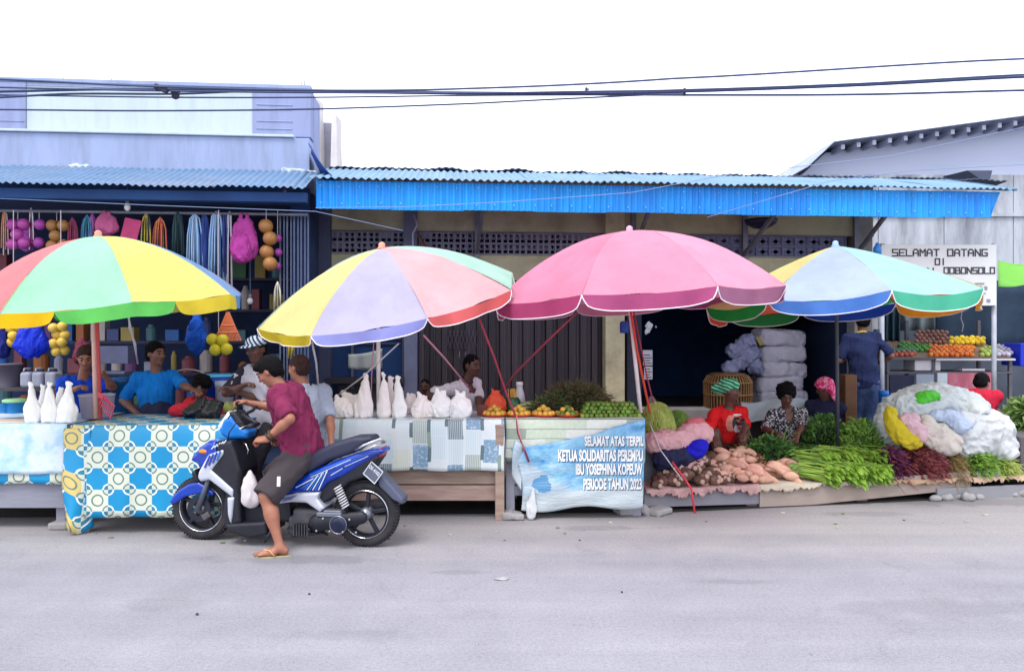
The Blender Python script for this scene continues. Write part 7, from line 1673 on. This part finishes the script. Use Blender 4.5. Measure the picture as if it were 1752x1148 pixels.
# white sack heap
heap('huge bulging white plastic sack at the top of the heap', [(1560, 705, 7.95, .32, .25, .22), (1600, 690, 8.0, .34, .26, .20), (1640, 700, 8.0, .28, .25, .18), (1530, 735, 7.9, .18, .2, .22), (1600, 750, 7.95, .4, .25, .3)], wsack, 11, nz=.016, fq=21, cut=True)
heap('wide white sack slumping down at the near end of the heap', [(1680, 735, 7.85, .30, .22, .20), (1650, 760, 7.8, .28, .18, .16), (1712, 768, 7.8, .15, .15, .14), (1640, 730, 7.8, .22, .18, .16)], fabric('white_sack2', (192,196,200), .1, .1, .5, 9, .5), 12, nz=.015, fq=23)
heap('smaller off-white sack with tied mouth leaning on the heap front', [(1600, 745, 7.62, .16, .09, .13), (1622, 760, 7.60, .13, .08, .10), (1584, 722, 7.64, .05, .05, .06)], fabric('offwhite_sack', (196,188,180), .1, .1, .5, 20, .5), 17, nz=.012, fq=30)
heap('thin pale plastic sack folded over the crest of the heap', [(1640, 690, 7.84, .16, .10, .05), (1668, 700, 7.80, .12, .10, .06)], fabric('crest_sack', (200,206,204), .15, .1, .5, 20, .4), 18, nz=.012, fq=30)
heap('bright green plastic bag lying on top of the white sacks', [(1592, 678, 7.80, .11, .09, .05), (1574, 684, 7.78, .06, .07, .04)], fabric('lime_plastic', (84,196,60), .2, .1, .3, rough=.35), 13, nz=.009, fq=44)
heap('yellow plastic bag tucked at the side of the white sacks', [(1524, 715, 7.62, .05, .06, .12), (1538, 740, 7.60, .08, .06, .10), (1558, 755, 7.58, .11, .06, .07)], fabric('yellow_plastic', (196,176,40), .15, .15, .4), 14, nz=.010, fq=40)
heap('pinkish cloth bundle between the yellow bag and the white sacks', [(1556, 722, 7.62, .10, .07, .09), (1578, 742, 7.60, .12, .07, .08)], fabric('pale_pink_cloth', (206,170,180), .1, .12, .4), 15, nz=.011, fq=38); heap('pale blue folded sack in the middle of the heap', [(1618, 712, 7.66, .16, .08, .06), (1640, 728, 7.64, .12, .08, .07)], fabric('paleblue_sack', (176,190,214), .1, .08, .4), 16, nz=.010, fq=38)
# tarpaulin over the bench behind the sellers
def tarp(u, v): 
    px = 1268+150*u; y = 688-7*math.sin(u*3.1)+(v)*40+4*math.sin(u*9+v*3); return P(px, y, 8.95-.25*v-.03*math.sin(u*12+v*5))
single('tarpaulin', MB().grid(tarp, 30, 10), fabric('tarp_pale', (176,190,204), .1, .08, .4, 12), 'pale blue-white tarpaulin draped over a bench behind the two sellers', 'tarpaulin', solid=.006, smooth=True)
single('bench', MB().bb(PG(1266, 8.98, .16), PG(1420, 9.3, zat(690, 8.98)-.02)), mat('bench_dark', (60,56,60), .8, .2, 5), 'dark low bench under the pale tarpaulin', 'bench', bevel=.01)
# ---- inside the open doorway: rice sacks and the basket
def LB3(px, py, q): s_, z_ = LOC(px, py, q); return BO+BX*s_+BY*q+V((0, 0, z_))
rm = mat('rice_sack', (206,202,220), .8, .07, 4, dirt=(128,126,150), dscale=3, damt=.5, bump=.3, bscale=150)
rl = ('top rice sack of the stack in the dark doorway', 'second rice sack from the top in the doorway stack', 'third rice sack from the top in the doorway stack', 'lowest visible rice sack in the doorway stack', 'rice sack at the foot of the doorway stack')
for i, (px, py, w) in enumerate(((1330, 578, .38), (1333, 606, .38), (1330, 632, .40), (1328, 656, .38), (1332, 680, .40))):
    c = LB3(px, py, 2.35); s = SDF().box(c, (w*1.72, .5, .232), Euler((R((2, -1, 2, 0, 1)[i]), R((3, -2, 2, -3, 0)[i]), R((4, -3, 5, -2, 0)[i]))).to_matrix(), rr=.075, k=.02)
    single('rice_sack', crumple(s.mesh('rice_sack', .014), .022, 6, i), rm, rl[i], 'sack', 'rice sacks in the doorway')
c = LB3(1300, 585, 2.05); single('sack_band', MB().add([c+V((-.06, 0, .07)), c+V((.0, 0, .08)), c+V((.06, 0, -.03)), c+V((.0, 0, -.06)), c+V((-.06, .02, .07)), c+V((.0, .02, .08)), c+V((.06, .02, -.03)), c+V((.0, .02, -.06))], [(0,1,2,3),(7,6,5,4),(0,4,5,1),(1,5,6,2),(2,6,7,3),(3,7,4,0)]), mat('gold_print', (170,150,90), .7, .1, 8), 'ochre label strip on the end of the top rice sack', 'label')
s = SDF()
for k in range(8): s.ell(LB3(1250+k*6, 630-(k*29) % 50, 2.0), (.10, .1, .09), k=.05)
single('crumpled_sacks', crumple(s.mesh('crumpled', .014), .06, 6, 6), mat('crumpled_blue', (130,134,170), .6, .25, 9, dirt=(150,150,180), dscale=9), 'crumpled blue-white empty sacks beside the rice stack', 'sacks')
bk = thing('basket', 'large round rattan basket with upright canes behind the green headscarf', 'basket', LB3(1245, 700, 1.5)); bc = LB3(1245, 700, 1.55); rad_ = .31; hb_ = zat(642, bc.y)-bc.z
canem = mat('rattan', (150,112,70), .6, .2, 10)
for i in range(44):
    q = 2*math.pi*i/44; part('cane', MB().tube([bc+V((math.cos(q)*rad_, math.sin(q)*rad_, 0)), bc+V((math.cos(q)*rad_*1.02, math.sin(q)*rad_*1.02, hb_*.8)), bc+V((math.cos(q)*rad_*.86, math.sin(q)*rad_*.86, hb_))], .007, 5), canem, bk)
for z in (.02, hb_*.45, hb_*.8): part('hoop', MB().tube([bc+V((math.cos(q)*(rad_+.01), math.sin(q)*(rad_+.01), z)) for q in [2*math.pi*i/36 for i in range(37)]], .010, 5), canem, bk)
part('lid', MB().lathe([(rad_*.87, hb_), (rad_*.7, hb_+.03), (.0, hb_+.04)], bc, 32), mat('rattan_lid', (112,80,52), .7, .2, 12), bk, smooth=True); part('lining', MB().lathe([(rad_*.93, .01), (rad_*.95, hb_*.8), (rad_*.8, hb_-.01)], bc, 32, cap=False), mat('rattan_shade', (70,48,34), .8, .2, 12), bk)
for px, py, w, h_, lab in ((1108, 612, 16, 26, 'white printed notice on the edge of the doorway'), (1109, 638, 14, 22, 'lower white notice on the edge of the doorway')):
    a, b = LB3(px-w/2, py+h_/2, Q-.12), LB3(px+w/2, py-h_/2, Q-.12); o = thing('notice', lab, 'notice', a); part('sheet', MB().bb((a.x, a.y-.004, a.z), (b.x, a.y, b.z)), mat('paper', (176,176,190), .8, .05, 8), o)
    for k in range(4): part('print_line', MB().bb((a.x+.01, a.y-.006, a.z+.02+k*.035), (b.x-.01-.02*(k % 2), a.y-.0045, a.z+.032+k*.035)), mat('print_dark', (60,60,74), .8, .1, 8), o)
single('white_scrap', SDF().ell(LB3(1112, 558, 1.0), (.06, .02, .05), k=.02).ell(LB3(1106, 568, 1.0), (.03, .02, .03), k=.02).noise(.02, 50, 3).mesh('scrap', .010), fabric('scrap_w', (196,200,210), .1), 'scrap of white plastic tied high on the doorway edge', 'plastic scrap')
s = SDF()
for k in range(5): s.ell(P(1118+k*5, 690+k*12-k*k, 8.3), (.05, .05, .07), k=.03)
single('tied_bags', s.noise(.03, 34, 6).mesh('tied', .012), fabric('grey_clear', (130,140,140), .2, .2, .4), 'bunched clear bags hanging behind the yellow-green beans', 'bags')
single('storage_crate', MB().box(PG(1450, 9.0, .66), (.14, .2, 1.0)), mat('crate_brown', (110,78,58), .8, .2, 5), 'upright brown crate beside the jeans', 'crate', bevel=.01); tub(1512, 668, 784, 16, 9.0, (20,100,190), 'slim blue drum standing by the sign post', 'drum', name='drum')
single('shop_apron', MB().bb(LB3(1070, 0, .95)*V((1,1,0))+V((0, 0, .16)) if False else PG(1100, 9.15, .125), PG(1205, 9.5, zat(700, 9.15))), conc, 'grey concrete step in front of the dark doorway', 'step', bevel=.01)

# ---- the fruit cart at the end
YF = 9.9
fc = thing('fruit_cart', 'wooden fruit cart with pinkish panel and shelves beyond the signboard posts', 'cart', PG(1630, YF, .16))
fm = mat('cart_grey', (86,86,96), .7, .2, 5); x0_, x1_ = xat(1520, YF), xat(1735, YF)
zs = zat(612, YF); part('counter', MB().bb((x0_, YF, zs-.03), (x1_, YF+.75, zs)), fm, fc, bevel=.004); part('counter_edge', MB().bb((xat(1600, YF), YF-.03, zs-.035), (x1_, YF-.003, zs-.012)), mat('edge_white', (196,190,196), .6, .1, 6), fc)
part('lower_shelf', MB().bb((x0_, YF+.02, zat(636, YF)-.025), (x1_, YF+.7, zat(636, YF))), fm, fc, bevel=.004)
for px in (1522, 1600, 1732): 
    for dy in (.03, .7): part('post', MB().bb((xat(px, YF)-.02, YF+dy, .16), (xat(px, YF)+.02, YF+dy+.04, zs-.033 if dy < .1 else zs+.5)), fm, fc)
part('pink_panel', MB().bb((xat(1622, YF), YF+.0, .4), (xat(1702, YF), YF+.018, zat(638, YF))), mat('panel_pink', (176,92,112), .7, .12, 5, dirt=(206,160,170), dscale=5), fc); part('white_panel', MB().bb((xat(1604, YF), YF-.002, .55), (xat(1621, YF), YF+.016, zat(638, YF))), mat('panel_white', (186,196,206), .7, .06, 5), fc)
part('pale_panel', MB().bb((xat(1568, YF), YF+.002, .5), (xat(1598, YF), YF+.016, zat(640, YF))), mat('panel_pale', (140,152,170), .7, .1, 5), fc); part('dark_panel', MB().bb((xat(1523, YF), YF+.03, .3), (xat(1566, YF), YF+.05, zat(642, YF))), mat('panel_navy', (30,36,66), .7, .1, 5), fc)
single('foam_box', MB().box(PG(1577, YF+.2, zat(625, YF)), (.34, .3, .15)), mat('foam_white', (196,192,200), .8, .04, 6), 'white foam box on the lower shelf of the fruit cart', 'box', bevel=.012); single('foam_tray', MB().box(PG(1658, YF+.15, zat(633, YF)), (.3, .2, .03)), mat('foam_white', (196,192,200)), 'flat white tray on the lower shelf above the pinkish panel', 'tray', bevel=.006)
rg = random.Random(44)
def fruit_mesh(r, col, nm): 
    me = mesh_of(nm, MB().sphere((0,0,0), (r, r, r*.92), 9, 6), True); me.materials.append(mat(nm+'_skin', col, .45, .15, 12, perobj=.2)); return me
def slope(name, label, cat, group, me, pxa, pxb, rows, r, z0, dz, y0, dy):
    for j in range(rows):
        x = xat(pxa, YF+y0+j*dy)+(j % 2)*r
        while x < xat(pxb, YF+y0+j*dy):
            o = bpy.data.objects.new(name, me); COL.objects.link(o); o.location = (x, YF+y0+j*dy+rg.uniform(-.008, .008), z0+j*dz+r+rg.uniform(-.008, .008)); o.rotation_euler = (rg.uniform(0, 6), 0, rg.uniform(0, 6)); tag(o, label, cat, group); x += r*1.98
part('fruit_tray', MB().add([(x0_+.02, YF+.02, zs+.002), (x1_-.02, YF+.02, zs+.002), (x1_-.02, YF+.7, zs+.22), (x0_+.02, YF+.7, zs+.22), (x0_+.02, YF+.7, zs+.002), (x1_-.02, YF+.7, zs+.002)], [(0,1,2,3), (0,4,5,1), (3,2,5,4), (0,3,4), (1,5,2)]), mat('tray_wood', (120,96,80), .8, .2, 6), fc)
slope('orange', 'orange in the sloping rows of the fruit cart', 'orange', 'oranges on the fruit cart', fruit_mesh(.034, (214,116,40), 'orange'), 1592, 1666, 5, .034, zs+.005, .026, .06, .075); slope('yellow_fruit', 'bright yellow fruit piled at the back of the fruit cart', 'fruit', 'yellow fruit on the fruit cart', fruit_mesh(.036, (220,184,30), 'yellow_fruit'), 1628, 1682, 3, .036, zs+.16, .03, .46, .07)
slope('green_fruit', 'green fruit beside the oranges at the end of the fruit cart', 'fruit', 'green fruit on the fruit cart', fruit_mesh(.036, (150,170,80), 'green_fruit'), 1680, 1704, 4, .036, zs+.005, .026, .06, .075); slope('brown_fruit', 'brownish snake fruit heaped at the back corner of the fruit cart', 'fruit', 'brown fruit on the fruit cart', fruit_mesh(.032, (128,86,76), 'brown_fruit'), 1568, 1622, 4, .032, zs+.17, .045, .46, .06)
slope('green_mango', 'green mango in the tray of the fruit cart by the sign post', 'mango', 'mangoes on the fruit cart', fruit_mesh(.036, (70,124,50), 'green_mango'), 1540, 1590, 4, .036, zs+.06, .026, .25, .075); slope('red_fruit', 'reddish fruit in the lowest tray beside the sign post', 'fruit', 'red fruit on the fruit cart', fruit_mesh(.034, (166,84,66), 'red_fruit'), 1524, 1566, 2, .034, zs+.005, .026, .06, .075)
slope('egg_pack', 'pale round packets at the far end of the fruit cart', 'packet', 'pale packets on the fruit cart', fruit_mesh(.034, (176,170,190), 'egg_pack'), 1708, 1732, 5, .034, zs+.005, .026, .06, .075)
single('green_tray', MB().box((xat(1556, YF), YF+.2, zs+.065), (.36, .1, .1), (.2, 0, 0)), mat('tray_green', (26,104,84), .5, .1, 6), 'dark green tray front under the mangoes', 'tray', bevel=.008)
single('blue_crate', MB().box(PG(1752, YF+.2, zat(607, YF)), (.36, .4, .30)), mat('crate_blue', (10,40,190), .5, .1, 6), 'vivid blue crate beside the fruit cart at the picture edge', 'crate', bevel=.015)
# shade cloths round the cart
def gt(u, v): 
    a = P(1708+120*u, 446+8*math.sin(u*4)-4*u, 10.2); b = P(1708+120*u, 490+3*math.sin(u*7)-12*u, 9.6); return a.lerp(b, v)+V((0, 0, -.03*math.sin(v*3.1)))
single('shade_cloth', MB().grid(gt, 20, 6), fabric('tarp_green', (130,200,90), .35, .06, .2), 'bright green shade cloth stretched past the signboard', 'shade cloth', solid=.004, smooth=True)
def cu(px0, px1, y0, y1, Y, ph):
    return lambda u, v: P(px0+(px1-px0)*u, y0+(y1-y0)*v, Y+.05*math.sin(u*16+ph)*(.4+v))
single('curtain', MB().grid(cu(1535, 1600, 500, 566, 10.75, 1), 30, 5), fabric('curtain_pale', (140,152,156), .2, .15, .3), 'pale plastic curtain hanging behind the fruit cart', 'curtain', solid=.003, smooth=True); single('curtain', MB().grid(cu(1512, 1540, 525, 590, 10.6, 2), 20, 5), fabric('curtain_teal', (50,78,92), .15, .15, .3), 'narrow teal curtain beside the sign post', 'curtain', solid=.003, smooth=True)
single('curtain', MB().grid(cu(1600, 1800, 480, 596, 10.9, 3), 40, 5), fabric('curtain_dark', (44,62,84), .1, .15, .3), 'wide dark blue-grey curtain behind the oranges', 'curtain', solid=.003, smooth=True)
single('twine', MB().tube([P(1646, 530, 9.6), P(1644, 545, 9.6), P(1648, 556, 9.6), P(1646, 568, 9.6)], .006, 5), mat('string_w', (170,160,170)), 'short white twine hanging over the oranges', 'twine', smooth=True)

# ---- ropes and ties of the umbrellas
rope_r = mat('rope_red', (150,50,70), .8, .15, 20); rope_w = mat('rope_white', (196,190,196), .8, .1, 20); rope_p = mat('rope_pink', (190,130,146), .8, .1, 20)
def rope(label, pts, r, m): single('guy_rope', MB().tube([P(*p) for p in pts], r, 6), m, label, 'rope', 'ropes tying the umbrellas', smooth=True)
rope('dark red rope from the pink umbrella rim down to the banner', [(820, 546, 6.35), (845, 610, 6.5), (866, 672, 6.65), (884, 716, 6.72), (886, 740, 6.70), (905, 790, 6.68)], .009, rope_r); rope('pale red rope slanting from the pink rim to the tomato plates', [(986, 536, 6.05), (930, 590, 6.5), (880, 640, 6.9), (858, 672, 7.1)], .008, rope_r)
rope('pale rope slanting from the lavender rim past the white polo', [(725, 574, 6.1), (760, 612, 6.6), (806, 668, 7.2)], .008, rope_p); rope('thin pale rope under the lavender rim towards the grey shirt', [(682, 588, 6.2), (620, 645, 6.7), (560, 690, 7.2)], .006, rope_w)
rope('white rope hanging straight from the yellow rim corner', [(534, 586, 6.0), (541, 620, 6.3), (545, 668, 6.5)], .008, rope_w); rope('twisted white string hanging from the green rim', [(219, 540, 6.1), (224, 562, 6.3), (229, 585, 6.5), (236, 622, 6.9)], .007, rope_w); rope('second strand of the twisted white string', [(221, 540, 6.12), (221, 562, 6.3), (232, 588, 6.5), (235, 622, 6.92)], .005, rope_w)
rope('pale rope behind the white umbrella pole', [(640, 580, 6.9), (636, 640, 6.9), (634, 712, 6.88)], .005, rope_p); rope('orange-red rope along the pink umbrella pole', [(1079, 532, 7.0), (1090, 600, 7.0), (1112, 706, 7.05)], .012, mat('rope_orange', (200,70,50), .8, .1, 20))
rope('thin red rope beside the pink umbrella pole', [(1084, 532, 7.02), (1106, 640, 7.02), (1118, 690, 7.02)], .007, rope_r); rope('red ribbon hanging down over the platform edge', [(1150, 790, 7.05), (1172, 820, 7.0), (1183, 836, 6.95), (1189, 880, 6.93)], .010, mat('ribbon_red', (206,60,70), .7, .1, 20)); rope('thin pale rope crossing the taro heap', [(1112, 725, 7.2), (1130, 770, 7.1), (1168, 822, 7.0)], .006, rope_w); rope('light rope from the banner top down its face', [(884, 712, 6.7), (888, 740, 6.68), (897, 770, 6.67)], .006, rope_p)
st = thing('red_stick', 'red stick bound to the pinkish umbrella pole with ribbon', 'stick', P(172, 716, 6.6)); part('stick', MB().tube([P(172, 716, 6.56), P(168, 600, 6.58), P(165, 526, 6.6)], .016, 8), mat('stick_red', (176,64,70), .6, .2, 8), st, smooth=True)
for k in range(7): part('ribbon', MB().tube([P(168, 672+k, 6.55), P(178+k*3, 676+k*3, 6.52), P(170+k*3, 692+k*4, 6.54)], .006, 5), mat('ribbon_pink', (206,80,110), .7, .15, 9), st)
single('blue_can', MB().lathe([(.04, 0), (.045, .02), (.045, .1), (.03, .12), (0, .12)], P(1068, 570, 7.6), 14), mat('can_blue', (30,70,150), .5, .1, 6), 'small blue pot hung beside the cream pillar', 'pot', smooth=True)
single('grey_sheet', MB().grid(lambda u, v: P(596+58*u, 606+12*u*(1-u)+24*v-10*u*(1-v), 8.6-.04*math.sin(u*9)), 12, 5), fabric('sheet_grey', (150,156,160), .2), 'pale grey plastic sheet hung under the lavender umbrella', 'sheet', solid=.003, smooth=True)
single('hanging_dish', MB().lathe([(.0, -.12), (.1, -.10), (.18, -.05), (.2, 0), (.19, 0), (.0, -.02)], LB3(1302, 376, .7), 20), mat('dish_navy', (26,32,70), .5, .2, 6), 'dark blue round basin hanging under the blue fascia', 'basin', smooth=True)
single('cloth_rag', MB().grid(lambda u, v: LB3(712+4*u+16*v+8*u*v, 398+40*v, Q-.2-.05*math.sin(u*6)), 6, 8), fabric('rag_brown', (140,100,100), .1, .2), 'faded brown rag hanging beside the vent blocks', 'rag', solid=.004, smooth=True)
single('vinyl_cable', MB().tube([LB3(708, 368, Q-.3), LB3(714, 385, Q-.3), LB3(706, 400, Q-.3), LB3(707, 440, Q-.3)], .012, 6), mat('pipe_pale', (170,172,190), .6, .1, 6), 'pale pipe bent down the pillar above the lavender umbrella', 'pipe', smooth=True)
# litter on the road
for i, (px, py, w, lab) in enumerate(((858, 991, .05, 'small pale scrap of litter lying in the middle of the road'), (530, 1017, .010, 'tiny dark pebble on the road below the scooter'), (337, 1052, .009, 'tiny dark pebble on the open road towards the picture corner'), (1064, 1014, .008, 'tiny pebble on the road beyond the pale scrap'))):
    Yk = YG(py); single('litter', SDF().ell((xat(px, Yk), Yk, .006), (w, w*.6, .008), k=.01).noise(.003, 70, i).mesh('litter', .004), mat('litter_m%d' % (i > 0), (150,150,150) if i == 0 else (70,70,74), .9, .2, 20), lab, 'litter')

# scraps and grit along the foot of the stalls
rg = random.Random(91); LC = [(120,110,96), (150,150,148), (90,104,60), (104,80,66), (170,160,150)]
for i in range(30):
    px = rg.uniform(20, 1740); base_y = 905 if px < 420 else (892 if px < 1100 else 880-(px-1100)*.03); Yk = YG(base_y+rg.uniform(2, 34)); w = rg.uniform(.008, .026); c = LC[i % 5]
    o = single('litter', SDF().ell((xat(px, Yk), Yk, .004), (w, w*rg.uniform(.4, .9), .006), k=.01).noise(.004, 90, i).mesh('litter', .005), mat('scrap_%d_%d_%d' % c, c, .9, .2, 20), 'tiny scrap of litter on the road edge along the stalls', 'litter', 'litter along the foot of the stalls')
